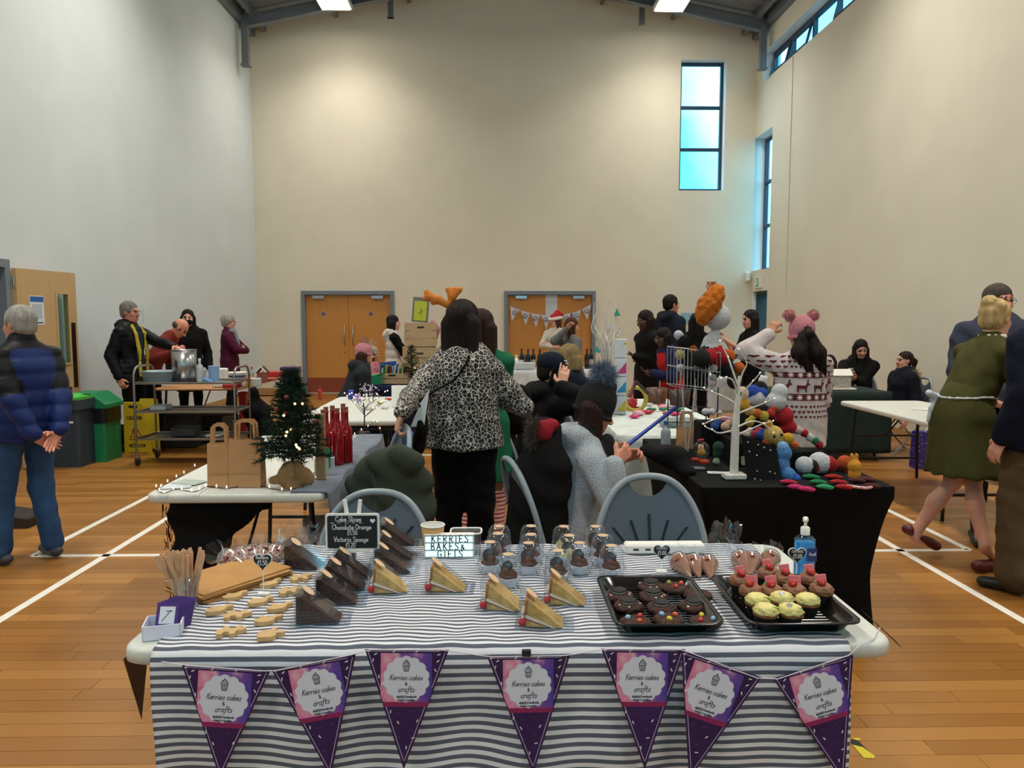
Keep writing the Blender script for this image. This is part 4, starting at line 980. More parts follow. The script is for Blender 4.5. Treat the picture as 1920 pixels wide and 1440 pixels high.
# 11 man in black cap on the phone, seated
p11 = person('seated man in black baseball cap and black hoodie holding a phone to his ear', 1020, 665, 5.35, 62, dict(mat=[black2], bulk=.035, hem=.1, hood=True, name='hoodie'), trb, dict(style='short', col='#20150f'), 'fair', h=1.74, sit=.44, lean=14, look=34, nod=8, girth=1.05, X=at_y(1000, 760, 5.35).x,
 arm_r=dict(to=at_y(1052, 728, 5.2), pole=(.8, .6, -.8), dir=(-.2, .35, .95), palm=(-.8, .5, 0), curl=.35, point=True), arm_l=dict(to=(-.1, .4, .62)))
hc, hr, hf, hu = p11['hc'], p11['hr'], p11['hf'], p11['hu']; rot = np.array([list(hr), list(hf), list(hu)]).T
S = SDF(.006, .012).ell(hc + hu * .055 - hf * .014, np.array((.092, .108, .088)), rot).ell(hc - hu * .06, np.array((.2, .2, .085)), rot, neg=True, k=.008)
part('cap_crown', blob('cap', S, navy, None), None, p11['root'], world=True)
part('cap_peak', MB().grid(lambda a, b_: hc + hr * (.078 * math.sin((a - .5) * 2.6)) + hf * (.08 + b_ * .085 * math.cos((a - .5) * 2.2)) + hu * (.042 - .035 * b_ - .045 * (2 * a - 1) ** 2), 10, 4), navy, p11['root'], world=True, solid=.004)
part('cap_lettering', MB().box(hc + hf * .085 + hu * .075 + hr * .035, (.03, .012, .012), rotm(0, 0, -R(62) + .5)).box(hc + hf * .075 + hu * .092 + hr * .04, (.026, .012, .01), rotm(0, 0, -R(62) + .5)), m_white, p11['root'], world=True)
q = p11['wr'][1] + p11['hand'][1] * .09; solow('mobile_phone', MB().box(hc + hr * .1 + hf * .02 - hu * .03, (.012, .07, .14), rotm(R(-20), 0, -R(62)), bev=.004), M('phone_black', '#0b0b0d', .2), 'dark phone held to the ear of the man in the cap', 'phone')
# 12 person with streaked short hair beyond
p12 = person('seated person with streaked blond bob in dark navy top, hand raised', 1073, 650, 6.4, 40, dict(mat=[navy], bulk=.03, hem=.1, name='jumper'), trb, dict(style='bob', col='#8c7550', amp=.006, len=.22), 'fair', h=1.7, sit=.48, X=at_y(1068, 760, 6.4).x, girth=1.15, look=15,
 arm_r=dict(to=at_y(1146, 724, 6.2), pole=(1, 0, -.6), dir=(-.1, .2, 1), palm=(-1, 0, 0), curl=.7))
# 13 woman in Santa hat
p13 = person('woman in red Santa hat and cream jumper with folded arms by the far doors', 1042, 585, 13.8, 205, dict(mat=[knit('knit_cream', '#d9d2c4')], bulk=.018, hem=.14, name='jumper'), dict(kind='trousers', mat=cloth('jeans_white', '#c5c9cf')), dict(style='long', col='#4a2d22', len=.16), 'fair', h=at_y(1042, 588, 13.8).z, look=38,
 arm_r=dict(to=(-.02, .26, 1.12), pole=(1, .2, -.6), dir=(-1, .1, 0)), arm_l=dict(to=(.03, .23, 1.16), pole=(-1, .2, -.6), dir=(1, .1, 0)))
hc, hu, hf, hr = p13['hc'], p13['hu'], p13['hf'], p13['hr']
part('santa_hat', blob('santa', SDF(.009, .02).cap(hc + hu * .06 - hf * .01, hc + hu * .15 - hf * .05 + hr * -.02, .1, .055).cap(hc + hu * .15 - hf * .05, hc + hu * .12 - hf * .1 - hr * .09, .05, .03), M('felt_red', '#b3202b', .9, bump=.3)), None, p13['root'], world=True)
S = SDF(.009, .02)
for i in range(12): a, b_ = 2 * PI * i / 12, 2 * PI * (i + 1) / 12; S.cap(hc + hr * .095 * math.cos(a) + hf * (.108 * math.sin(a) - .01) + hu * (.055 - .02 * math.sin(a)), hc + hr * .095 * math.cos(b_) + hf * (.108 * math.sin(b_) - .01) + hu * (.055 - .02 * math.sin(b_)), .026)
part('hat_trim', blob('trim', S, M('plush_white', '#e9e6e2', .95, bump=.6, bscale=120)), None, p13['root'], world=True)
# 14 woman with long brown hair in grey top
p14 = person('long-brown-haired woman in grey jumper with hand in her hair', 1070, 592, 10.2, 60, dict(mat=[knit('knit_mid_grey', '#6f7478')], bulk=.02, hem=.15, name='jumper'), trb, dict(style='long', col='#4b2c1c', len=.36), 'fair', look=12, nod=8,
 arm_l=dict(to=at_y(1062, 618, 10.05), pole=(-.8, -.4, -.8), dir=(.5, .3, .7), palm=(1, 0, 0), curl=.6))
# 15 woman in long black coat
p15 = person('tall long-haired woman in black coat and glasses holding out her hand', 1214, 577, 8.9, 250, dict(mat=[black], bulk=.03, hem=.45, name='long_coat'), trb, dict(style='long', col='#1a1210', len=.52), 'dark', nod=14,
 arm_l=dict(to=at_y(1192, 668, 8.8), pole=(-.3, -.5, -1), palm=(0, 0, 1), curl=.2), arm_r=dict(to=at_y(1200, 672, 9.05), pole=(.5, -.6, -1), palm=(0, 0, 1), curl=.3))
glasses(p15, '#b5a58a')
# 16 man in navy hoodie
p16 = person('short-haired man in navy hooded top with his back to the stalls', 1258, 549, 10.6, 62, dict(mat=[cloth('hoodie_navy', '#141c28')], bulk=.035, hem=.12, hood=True, name='hooded_top'), trb, dict(style='short', col='#17110f'), 'ruddy', girth=1.12, look=10)
# 17 child/woman in red and navy coat
redc = cloth('coat_red', '#b1201c');
p17 = person('person in red and navy coat and glasses bending over the stall', 1262, 617, 8.2, 258, dict(mat=[redc, cloth('coat_navy', '#171b40')], mi_low=0, mi_high=1, mi_arm=1, bulk=.035, hem=.35, name='coat'), trb, dict(style='long', col='#171010', len=.15), 'dark', nod=20, lean=10, h=1.47,
 arm_l=dict(to=at_y(1225, 700, 8.0), palm=(0, 0, 1), curl=.4), arm_r=dict(to=at_y(1230, 704, 8.15), palm=(0, 0, 1)))
glasses(p17, '#b5a58a')
# 18 dark-haired woman behind the orange-haired doll
p18 = person('dark-haired woman half hidden behind the orange-haired doll', 1306, 584, 9.8, 20, dict(mat=[black], bulk=.02, hem=.12, name='top'), trb, dict(style='long', col='#141010', len=.3), 'fair')
# 19 woman in black T-shirt
p19 = person('long-dark-haired woman in black T-shirt stretching her arm across the stall', 1392, 577, 9.6, 262, dict(mat=[black], bulk=.012, hem=.12, sleeve=.45, name='tee_shirt'), trb, dict(style='long', col='#15100f', len=.5), 'fair', nod=6, X=at_y(1408, 600, 9.6).x,
 arm_l=dict(to=at_y(1352, 632, 9.5), pole=(0, -.2, -1), palm=(0, 0, -1), curl=.4), arm_r=dict(to=at_y(1360, 637, 9.7), pole=(0, -.2, -1), palm=(0, 0, -1)))
# 20 woman in fair-isle jumper and pink bear hat
fair = knit('fairisle_white', '#d8cdcd', 260)
p20 = person('woman in pink bear-ear hat and red-and-white reindeer jumper, seen from behind', 1500, 592, 5.22, 350, dict(mat=[fair], bulk=.03, hem=.2, flat=.85, flare=.0, hflat=.85, name='fair_isle_jumper'), dict(kind='trousers', mat=black, bulk=.02), dict(style='tail', col='#1a1010', len=.22), 'tan', girth=1.16, look=8, nod=4, X=at_y(1499, 740, 5.22).x,
 arm_l=dict(to=at_y(1441, 628, 5.32), pole=(-1, -.1, -.5), dir=(.55, .1, .8), palm=(.6, .5, 0), curl=.7), arm_r=dict(to=(.2, .25, .95)))
pinkh = knit('knit_rose', '#c77f8c')
S_ = beanie(p20, pinkh, 'bear_hat', 1.05, -.035)
for k in (1, -1):
 mb = MB(); e = p20['hc'] + p20['hr'] * .085 * k + p20['hu'] * .135; mb.sphere(e, .034, 12); fur(mb, e, .03, 420, .02, wd=.002, seed=k + 3); part('hat_ear', mb, M('fur_rose', '#bf7a84', .95, var=.15), p20['root'], world=True)
mb = MB()
S = SDF(.009, .02).chain([p20['hc'] + p20['hr'] * .0 - p20['hf'] * .085 - p20['hu'] * .03, p20['hc'] + p20['hr'] * .05 - p20['hf'] * .13 - UP * .13, p20['hc'] + p20['hr'] * .1 - p20['hf'] * .13 - UP * .25], [.065, .06, .025]).chain([p20['hc'] - p20['hf'] * .08 - p20['hu'] * .03, p20['hc'] - p20['hr'] * .06 - p20['hf'] * .12 - UP * .12, p20['hc'] + p20['hr'] * .0 - p20['hf'] * .14 - UP * .25], [.06, .05, .03])
part('loose_hair', blob('hair2', S, MATS['hair_#1a1010'], strands(p20['hc'], UP, .006, 22)), None, p20['root'], world=True)
# 21-23 seated along the right-hand wall
p21 = person('dark-haired child bowed over the green-covered table by the wall', 1558, 672, 9.25, 225, dict(mat=[black], bulk=.02, name='top'), trb, dict(style='bob', col='#1a110e'), 'fair', h=1.35, sit=.44, nod=25, child=False)
p22 = person('seated woman in black hooded coat looking at her phone by the wall', 1612, 641, 9.6, 205, dict(mat=[black2], bulk=.03, hem=.15, hood=True, name='coat'), trb, dict(style='curtain', col='#150f0e', len=.24), 'fair', h=1.68, sit=.45, nod=18, look=-15, arm_r=dict(to=at_y(1588, 705, 9.25), palm=(-.4, -.5, .6), curl=.5), arm_l=dict(to=at_y(1603, 712, 9.3), palm=(.4, -.5, .6), curl=.5))
solow('mobile_phone', MB().box(at_y(1588, 697, 9.17), (.08, .014, .15), rotm(R(55), 0, R(20)), bev=.004), M('phone_white', '#c9c9cc', .3), 'pale phone in the hands of the seated woman by the wall', 'phone')
p23 = person('seated girl with ponytail in dark coat with fawn fur hood', 1688, 668, 8.7, 265, dict(mat=[cloth('coat_ink', '#10131f')], bulk=.045, hem=.15, hood=True, name='coat'), trb, dict(style='tail', col='#2a1812', len=.12), 'fair', h=1.5, sit=.42, nod=-4, lean=-6)
mb = MB()
for i in range(14): t = i / 13; fur(mb, p23['U'](-.16 + .32 * t, -.06 - .05 * math.sin(t * PI), .47 + .02 * math.sin(t * PI)), .035, 70, .055, seed=i, wd=.003)
part('hood_fur', mb, M('fur_fawn', '#a58a63', .95, var=.2), p23['root'], world=True)
# 24 man in grey fleece
fle = cloth('fleece_slate', '#3c4152', rough=.95, bump=.5)
p24 = person('tall grey-haired man in slate fleece jacket talking beside the white table', 1890, 526, 5.55, 196, dict(mat=[fle], bulk=.045, hem=.06, collar=.06, wr=.011, name='fleece_jacket'), trb, dict(style='short', col='#4a443c'), 'ruddy', girth=1.2, X=at_y(1862, 700, 5.55).x, look=-22, side=0,
 arm_r=dict(to=at_y(1800, 800, 5.4), pole=(1, -.3, .1), dir=(-.6, .5, -.6)), arm_l=dict(to=(-.2, .2, .95)), feet={1: (at_z(1832, 1000, .085),), -1: (at_z(1905, 1000, .085),)})
glasses(p24)
# 25 woman in olive dress
olive = cloth('dress_olive', '#454420', var=.15, bump=.2)
p25 = person('blonde woman in olive belted dress and red flat shoes leaning forward', 1890, 550, 4.8, 78, dict(mat=[olive], bulk=.012, hem=.05, collar=.02, name='dress_top', sleeve=.75), dict(kind='dress', mat=olive, hem=.57, r=.25, flat=.85), dict(style='bun', col='#c9ab78', sc=1.02), 'fair', girth=1.16, lean=24, X=at_y(1802, 800, 4.8).x, h=1.72, nod=4, look=-10,
 arm_r=dict(to=(.2, .45, .98)), arm_l=dict(to=(-.15, .45, .98)), shoes='#5c1620', feet={-1: (at_z(1855, 1052, .08),), 1: (at_y(1716, 1000, 4.82), Vector((1, .2, 0)), Vector((.15, .02, -.09)))})
w_ = p25['waist']; mb = MB(); q = p25['pel'] + UP * .12
S = SDF(.008, .01); sash = M('sash_white', '#cfd4da', .8)
ring = [q + p25['rt'] * .175 * math.cos(2 * PI * i / 18) + p25['fw'] * .15 * math.sin(2 * PI * i / 18) + UP * .0 for i in range(19)]
ring = snap(p25, ring, .004); S.chain(ring, [.008] * 19); t0 = ring[int(18 * .72)]
S.chain([t0, t0 - p25['fw'] * .07 + UP * .02, t0 - p25['fw'] * .03 - UP * .02], [.013, .02, .01]); S.chain([t0, t0 - p25['fw'] * .05 - UP * .08, t0 - p25['fw'] * .07 - UP * .16], [.013, .017, .014], flat=(p25['rt'], .6))
part('apron_bow', blob('bow', S, sash), None, p25['root'], world=True)
part('collar', blob('collar', SDF(.008, .01).chain([p25['nb'] + p25['rt'] * .068 * math.cos(2 * PI * i / 12) + p25['fw'] * (.066 * math.sin(2 * PI * i / 12) + .02) + UP * .035 for i in range(13)], [.014] * 13), m_white), None, p25['root'], world=True)
part('apron_panel', MB().grid(lambda a, b_: p25['pel'] + p25['fw'] * (.19 + .1 * b_) + p25['rt'] * (-.2 + .42 * a) - UP * (.05 + .42 * b_) + p25['fw'] * .03 * math.sin(a * 9), 8, 6), sash, p25['root'], world=True, solid=.004)
# 26 man at the right edge
p26 = person('man in navy jumper and brown trousers standing at the edge of the picture', 1985, 530, 4.25, 340, dict(mat=[navy], bulk=.05, hem=.16, name='jumper'), dict(kind='trousers', mat=cloth('cord_brown', '#54422c', var=.2), bulk=.03, hem=.075), dict(style='short', col='#3a3028'), 'fair', girth=1.2, h=1.78, X=at_y(1962, 700, 4.25).x, feet={-1: (at_z(1905, 1085, .085), Vector((-.6, .6, 0))), 1: (at_z(2010, 1100, .085),)})
# 27 woman in grey cardigan, seated, black bobble hat
greym = M('marl_grey', '#a9b0b8', .95, var=.28, vscale=120, bump=.5, bscale=150)
p27 = person('seated woman in pale grey cardigan and black hat with grey fur bobble, hands together', 1104, 716, 3.85, 74, dict(mat=[greym], bulk=.022, hem=.1, hood=True, wr=.003, name='cardigan'), trb, dict(style='long', col='#2a1914', len=.4), 'ruddy', h=1.66, sit=.385, lean=9, nod=22, X=at_y(1072, 860, 3.85).x, girth=1.1, look=8, sdrop=.03,
 arm_r=dict(to=at_y(1152, 868, 3.62), pole=(.25, .1, -1), dir=(-.25, .8, .5), palm=(-.8, .3, .2), curl=.8), arm_l=dict(to=at_y(1160, 862, 3.98), pole=(-.25, .1, -1), dir=(.5, .8, .4), palm=(.8, .3, 0), curl=.8))
hatm = knit('knit_black', '#0b0b0d'); beanie(p27, hatm, 'bobble_hat', 1.25, -.035)
mb = MB(); e = p27['hc'] + p27['hu'] * .185 - p27['hf'] * .03; mb.sphere(e, .05, 12); fur(mb, e, .045, 1500, .042, wd=.0016, seed=5); part('fur_bobble', mb, M('fur_blue_grey', '#66758a', .95, var=.45, vscale=60), p27['root'], world=True)
S = SDF(.009, .02).chain([p27['hc'] - p27['hf'] * .03 - p27['hu'] * .1 + p27['hr'] * .06, p27['hc'] - p27['hf'] * .01 - UP * .22 + p27['hr'] * .09], [.045, .05]).chain([p27['hc'] + p27['hf'] * .05 - UP * .12 + p27['hr'] * .07, p27['hc'] + p27['hf'] * .08 - UP * .26 + p27['hr'] * .08], [.035, .04])
part('scarf', blob('scarf', S, hatm, wrinkle(.006)), None, p27['root'], world=True)

# ================================================================ FURNITURE
m_hdpe = M('blow_moulded_white', '#d3d6cf', .5, var=.03, vscale=60, bump=.15, bscale=300); m_legblk = M('leg_black_steel', '#17181a', .4, metal=.4); m_leggrey = M('leg_grey_steel', '#6b6f74', .35, metal=.7)
def folding_table(label, x0, x1, y0, y1, top=.74, mat=None, legs=None, along='x', splay=True, thick=.042, inset=.16):
 W, D = x1 - x0, y1 - y0; root = thing('folding_table', label, 'table', ((x0 + x1) / 2, (y0 + y1) / 2, 0), 0, 'folding tables'); legs = legs or m_legblk
 mb = MB(); rr = .055
 ring = lambda off, z: [(x, y, z) for x, y in rrect(W - 2 * off, D - 2 * off, max(rr - off * .5, .01), 6)]
 prof = [(.012, top - thick), (.0, top - thick + .008), (0, top - .01), (.003, top - .003), (.009, top)]; V = []; n = len(ring(0, 0))
 for off, z in prof: V += ring(off, z)
 mb.add(V, [(i * n + j, i * n + (j + 1) % n, (i + 1) * n + (j + 1) % n, (i + 1) * n + j) for i in range(len(prof) - 1) for j in range(n)], 0, True)
 mb.add(ring(*prof[-1]), [tuple(range(n))]); mb.add(ring(*prof[0]), [tuple(reversed(range(n)))])
 part('table_top', mb, mat or m_hdpe, root)
 r = .0135; zt = top - thick
 for e in (-1, 1):
  for s in (-1, 1):
   if along == 'x': a, b = Vector((e * (W / 2 - inset), s * (D / 2 - .1), zt)), Vector((e * (W / 2 - inset + (.04 if splay else 0)), s * (D / 2 - .06), 0))
   else: a, b = Vector((s * (W / 2 - .1), e * (D / 2 - inset), zt)), Vector((s * (W / 2 - .06), e * (D / 2 - inset + (.04 if splay else 0)), 0))
   part('leg', MB().tube([a, b], r, 10), legs, root)
  if along == 'x':
   x = e * (W / 2 - inset + .03); part('crossbar', MB().tube([(x, -D / 2 + .07, .2), (x, D / 2 - .07, .2)], r * .9, 8), legs, root)
   part('brace', MB().tube([(e * (W / 2 - inset + .01), 0, .42), (e * (W / 2 - inset - .34), 0, zt)], .008, 8).tube([(e * (W / 2 - inset + .012), -D / 2 + .09, .42), (e * (W / 2 - inset + .012), D / 2 - .09, .42)], .009, 8), legs, root)
  else:
   y = e * (D / 2 - inset + .03); part('crossbar', MB().tube([(-W / 2 + .07, y, .2), (W / 2 - .07, y, .2)], r * .9, 8), legs, root)
   part('brace', MB().tube([(0, e * (D / 2 - inset + .01), .42), (0, e * (D / 2 - inset - .34), zt)], .008, 8).tube([(-W / 2 + .09, e * (D / 2 - inset + .012), .42), (W / 2 - .09, e * (D / 2 - inset + .012), .42)], .009, 8), legs, root)
 return root
TZ = .74
FX0, FX1, FY0, FY1 = -.915, .99, 1.815, 2.66
folding_table('white folding table carrying the cake stall in front', FX0, FX1, FY0, FY1)
LX0, LX1, LY0, LY1 = -1.6, -.785, 3.47, 5.27
folding_table('white folding table with Christmas tree and red bottles', LX0, LX1, LY0, LY1, along='y')
MX0, MX1, MY0, MY1 = -1.6, -.76, 6.0, 7.85
folding_table('white folding table with bead trees beyond the red bottles', MX0, MX1, MY0, MY1, along='y')
RX0, RX1, RY0, RY1 = .98, 1.87, 3.55, 5.0
folding_table('white folding table under the black stretch cloth', RX0, RX1, RY0, RY1, along='y')
CX0, CX1, CY0, CY1 = .84, 1.68, 5.15, 7.5
folding_table('white folding table under the pale cloth with sweets', CX0, CX1, CY0, CY1, along='y')
EX0, EX1, EY0, EY1 = 3.33, 4.12, 5.55, 7.36
folding_table('bare white folding table in front of the right wall', EX0, EX1, EY0, EY1, along='y')
m_ply = M('table_beech', '#b58357', .5, var=.08, vscale=4, stretch=(1, 8, 1))
folding_table('beech-topped table behind the steel trolley', -3.92, -2.93, 8.8, 11.3, along='y', mat=m_ply, thick=.025)
folding_table('white-clothed table with wine bottles by the far doors', .25, 1.75, 11.7, 12.5, mat=m_hdpe)
folding_table('dark blue covered table with book crates', -1.75, -.55, 9.0, 10.2, mat=m_hdpe)
folding_table('table under the dark green cloth by the right wall', 3.0, 4.25, 8.15, 8.85)
folding_table('table under the white cloth behind the woman in the T-shirt', 2.8, 3.7, 10.4, 11.1)

# ---- folding chair: plastic back with hand hole and slots, steel tube frame
m_chairp = M('chair_plastic_slate', '#57626f', .45, bump=.08, bscale=200); m_chairr = M('chair_rim_grey', '#8d99a3', .4); m_slot = M('chair_slot_dark', '#10141a', .6); m_tube = M('tube_grey', '#8b9298', .35, metal=.6)
def folding_chair(label, loc, rz, back_top=.86):
 root = thing('folding_chair', label, 'chair', loc, rz, 'grey folding chairs'); w = .235; zb = .52; H_ = back_top - zb
 yb = lambda z: -.2 - (z - .45) * .25
 arch = lambda u: zb + H_ * (1 - abs(u) ** 2.6) ** .55 if abs(u) < 1 else zb
 # panel
 N = 28; V = []; Fc = []
 top = lambda u: arch(u) - (.012 if abs(u) > .34 else .012 + .075 * (math.cos(u / .34 * PI / 2)) ** .6)
 rows = 8
 for sgn in (0, 1):
  for i in range(N + 1):
   u = -1 + 2 * i / N; u *= .985
   for j in range(rows + 1):
    z = zb + (max(top(u), zb + .002) - zb) * j / rows; V.append((u * w, yb(z) - .03 * (1 - u * u) + (.008 if sgn else 0), z))
 st = (N + 1) * (rows + 1)
 for i in range(N):
  for j in range(rows):
   a = i * (rows + 1) + j; b_ = a + rows + 1; Fc += [(a, b_, b_ + 1, a + 1), (st + a + 1, st + b_ + 1, st + b_, st + a)]
 pn = part('backrest', MB().add(V, Fc, 0, True), m_chairp, root)
 rim = [(u * w, yb(arch(u)) - .0 * (1 - u * u) - .012 * (1 - u * u), arch(u)) for u in [-1 + 2 * i / 36 for i in range(37)]]
 part('rim', MB().tube([(-w, yb(.47), .47)] + rim + [(w, yb(.47), .47)], .0145, 8), m_chairr, root)
 for k in (-2, -1, 0, 1, 2):
  mb = MB(); a, b_ = Vector((k * .035, 0, zb + .04)), Vector((k * .078, 0, zb + .2 - abs(k) * .025)); n_ = 6
  for side in (-.034, .004):
   for i in range(n_):
    p0 = a.lerp(b_, i / n_); p1 = a.lerp(b_, (i + 1) / n_); P = []
    for p_ in (p0, p1): u = p_.x / w; P += [(p_.x - .0045, yb(p_.z) + side - .03 * (1 - u * u) + .03, p_.z), (p_.x + .0045, yb(p_.z) + side - .03 * (1 - u * u) + .03, p_.z)]
    y_off = -.0008 if side > 0 else .0008
    mb.add([(x, y + (-.0315 if side < 0 else -.020) + (0.034 if side < 0 else 0), z) for x, y, z in P], [(0, 1, 3, 2)])
  part('slot', mb, m_slot, pn, solid=.003)
 part('seat', MB().prism(rrect(.4, .38, .06), .435, .46), m_chairp, root)
 for s in (-1, 1):
  part('leg', MB().tube([(s * w, yb(.56), .56), (s * w, -.19, .44), (s * w, .2, .01)], .011, 8), m_tube, root)
  part('leg', MB().tube([(s * .205, .14, .43), (s * .215, -.26, .01)], .011, 8), m_tube, root)
 part('crossbar', MB().tube([(-w, .15, .06), (w, .15, .06)], .008, 6).tube([(-.21, -.2, .08), (.21, -.2, .08)], .008, 6), m_tube, root)
 return root
cA = at_y(697, 925, 3.2); cB = at_y(1222, 900, 3.12)
chA = folding_chair('empty grey folding chair tucked in behind the chalkboard sign', (cA.x, 2.93, 0), R(176), cA.z)
chB = folding_chair('empty grey folding chair between the cupcake pods and the black-clothed stall', (cB.x, 2.88, 0), R(180), cB.z)
def ch(label, loc, heading):
 c = dup(chB, loc, -R(heading)); c['label'] = label; return c
ch('grey folding chair under the woman in pale cardigan', (p27['pel'].x - .02, p27['pel'].y, -.03), 74)
ch('grey folding chair under the man in the black cap', (p11['pel'].x - .02, p11['pel'].y, 0), 62)
ch('grey folding chair under the person with streaked bob', (p12['pel'].x, p12['pel'].y, .02), 40)
ch('grey folding chair under the woman in black hooded coat', (p22['pel'].x, p22['pel'].y, 0), 205)
ch('grey folding chair under the girl with fur hood', (p23['pel'].x, p23['pel'].y, -.02), 265)
ch('grey folding chair under the child by the green table', (p21['pel'].x, p21['pel'].y, 0), 225)
hx = at_y(750, 800, 3.87)
cC = ch('grey folding chair held by the leopard-print woman, olive parka over it', (hx.x - .27, 3.78, 0), 250); cC.scale = (1, 1, 1.13)
# bench chair beyond the leopard-print woman
solow('black_chair', MB().box((at_y(950, 760, 6.6).x, 6.6, .45), (.42, .42, .04), bev=.012).box((at_y(962, 720, 6.4).x, 6.42, .68), (.05, .06, .42), bev=.01).box((at_y(970, 690, 6.6).x, 6.62, .72), (.04, .4, .32), bev=.015).tube([(at_y(935, 760, 6.6).x, 6.42, .43), (at_y(935, 760, 6.6).x, 6.42, 0)], .012, 6).tube([(at_y(967, 760, 6.6).x, 6.8, .43), (at_y(967, 760, 6.6).x, 6.8, 0)], .012, 6).tube([(at_y(967, 760, 6.6).x, 6.42, .43), (at_y(967, 760, 6.6).x, 6.42, 0)], .012, 6).tube([(at_y(935, 760, 6.6).x, 6.8, .43), (at_y(935, 760, 6.6).x, 6.8, 0)], .012, 6), black2, 'black padded chair beyond the leopard-print jacket', 'chair')

# ================================================================ CLOTHS
def stripe_mat():
 m = bpy.data.materials.new('ticking_stripe'); m.use_nodes = True; b = NB(m); p = b.n['Principled BSDF']
 uv = b.new('ShaderNodeUVMap', uv_map='map'); x = b.sep(uv.outputs[0])
 v = b.math('ADD', b.math('MULTIPLY', x[1], 1.0), b.math('MULTIPLY', b.math('SUBTRACT', b.noise(3.0, 2, b.mapping(uv.outputs[0], (2.2, 1.2, 1))), .5), .0035))
 st = b.math('GREATER_THAN', b.math('FRACT', b.math('MULTIPLY', v, 1 / .0212 * 1.0)), .5)
 c = b.mix(st, lin('#e4e5ea'), lin('#4b5160')); c = b.mix(b.math('MULTIPLY', b.noise(260, 2, uv.outputs[0]), .25), c, lin('#8c919c'))
 b.link(c, p.inputs['Base Color']); p.inputs['Roughness'].default_value = .9
 b.link(b.bump(b.noise(500, 2, uv.outputs[0]), .15, .003), p.inputs['Normal']); return m
TC = TZ + .004
cl_x0f, cl_x1f, cl_x0b, cl_x1b = -.83, .868, -.86, .90
def table_cloth():
 NU, NV = 150, 170; Ltop = FY1 - .02 - FY0; drop = .62; L = Ltop + drop; V = []; Fc = []; UVs = []
 rn = random.Random(3); ph = [rn.random() * 6 for _ in range(12)]
 for j in range(NV + 1):
  t = j / NV * L
  for i in range(NU + 1):
   u = i / NU; x = (cl_x0b + (cl_x1b - cl_x0b) * u) + ((cl_x0f - cl_x0b) + ((cl_x1f - cl_x1b) - (cl_x0f - cl_x0b)) * u) * min(t / Ltop, 1)
   if t < Ltop:
    y = FY1 - .02 - t; z = TC
    wv = .006 * math.sin(x * 9 + ph[0]) * math.sin(t * 5 + 1) + .004 * math.sin(x * 23 + t * 6 + ph[1]) + .003 * math.sin(x * 47 - t * 14 + ph[2]) * math.sin(t * 9) + .0016 * math.sin(x * 95 + ph[9]) * math.sin(t * 21 + x * 8)
    y += wv * min(1, (Ltop - t) / .1)
    z += .0016 * (1 + math.sin(x * 31 + t * 40 + ph[3])) * (.5 + .5 * math.sin(x * 7 + t * 3)) + .0012 * (1 + math.sin(x * 60 - t * 25 + ph[4]))
    e = max(0, 1 - (Ltop - t) / .02); y -= 0; z -= .004 * e * e
   else:
    d = t - Ltop; y = FY0 - .008 - .012 * min(1, d / .03); z = TC - .004 - d
    f = min(1, d / .25); y += -.012 * f * math.sin(x * 11 + ph[5]) - .008 * f * math.sin(x * 26 + ph[6]) - .01 * f + .006 * f * math.sin(d * 14 + x * 5)
    x += .006 * math.sin(d * 12 + ph[7]) * f; z += .005 * math.sin(x * 9 + ph[8]) * f + .003 * math.sin(x * 21 + d * 10) * f
   V.append((x, y, z)); UVs.append((x, t))
 mb = MB(); mb.add(V, [(j * (NU + 1) + i, (j + 1) * (NU + 1) + i, (j + 1) * (NU + 1) + i + 1, j * (NU + 1) + i + 1) for j in range(NV) for i in range(NU)], 0, True)
 for k, uv in enumerate(UVs): mb.uv[k] = uv
 return mb
m_stripe = stripe_mat()
solow('striped_tablecloth', table_cloth(), m_stripe, 'grey and white striped cloth over the cake stall', 'tablecloth', solid=.0015)
# black stretch cover: top sheet and tucked, curving sides
def stretch_cover():
 mb = MB(); x0, x1, y0, y1 = RX0 - .012, RX1 + .012, RY0 - .012, RY1 + .012; ztop = TZ + .006
 base = [(x0 + .02, y0 + .02), (x1 - .02, y0 + .02), (x1 - .02, y1 - .02), (x0 + .02, y1 - .02)]
 n = 24; rows = 14; cx, cy = (x0 + x1) / 2, (y0 + y1) / 2
 per = []
 cs = [(x0, y0), (x1, y0), (x1, y1), (x0, y1)]
 for e in range(4):
  (ax, ay), (bx, by) = cs[e], cs[(e + 1) % 4]
  for i in range(n): t = i / n; per.append((ax + (bx - ax) * t, ay + (by - ay) * t, t))
 V = []; N = len(per)
 for j in range(rows + 1):
  q = j / rows; z = ztop - q * ztop if q > .08 else ztop - q * ztop
  for (x, y, t) in per:
   if q <= .09: k = 0
   else:
    s = (q - .09) / .91; corner = abs(2 * t - 1) ** 2; k = (.30 * math.sin(s * PI * .5 + .0) ** .7) * (1 - .0) * (1 if True else 0) - (.14 * max(0, s - .55) / .45 * corner)
    k *= .62 + .38 * (1 - corner)
   V.append((x + (cx - x) * k, y + (cy - y) * k * .55, z))
 mb.add(V, [(j * N + (i + 1) % N, j * N + i, (j + 1) * N + i, (j + 1) * N + (i + 1) % N) for j in range(rows) for i in range(N)], 0, True)
 mb.add([(x0, y0, ztop), (x1, y0, ztop), (x1, y1, ztop), (x0, y1, ztop)], [(0, 1, 2, 3)]); return mb
solow('black_stretch_cover', stretch_cover(), cloth('spandex_black', '#030304', bump=.1), 'black stretch table cover hugging the crochet stall', 'tablecloth')
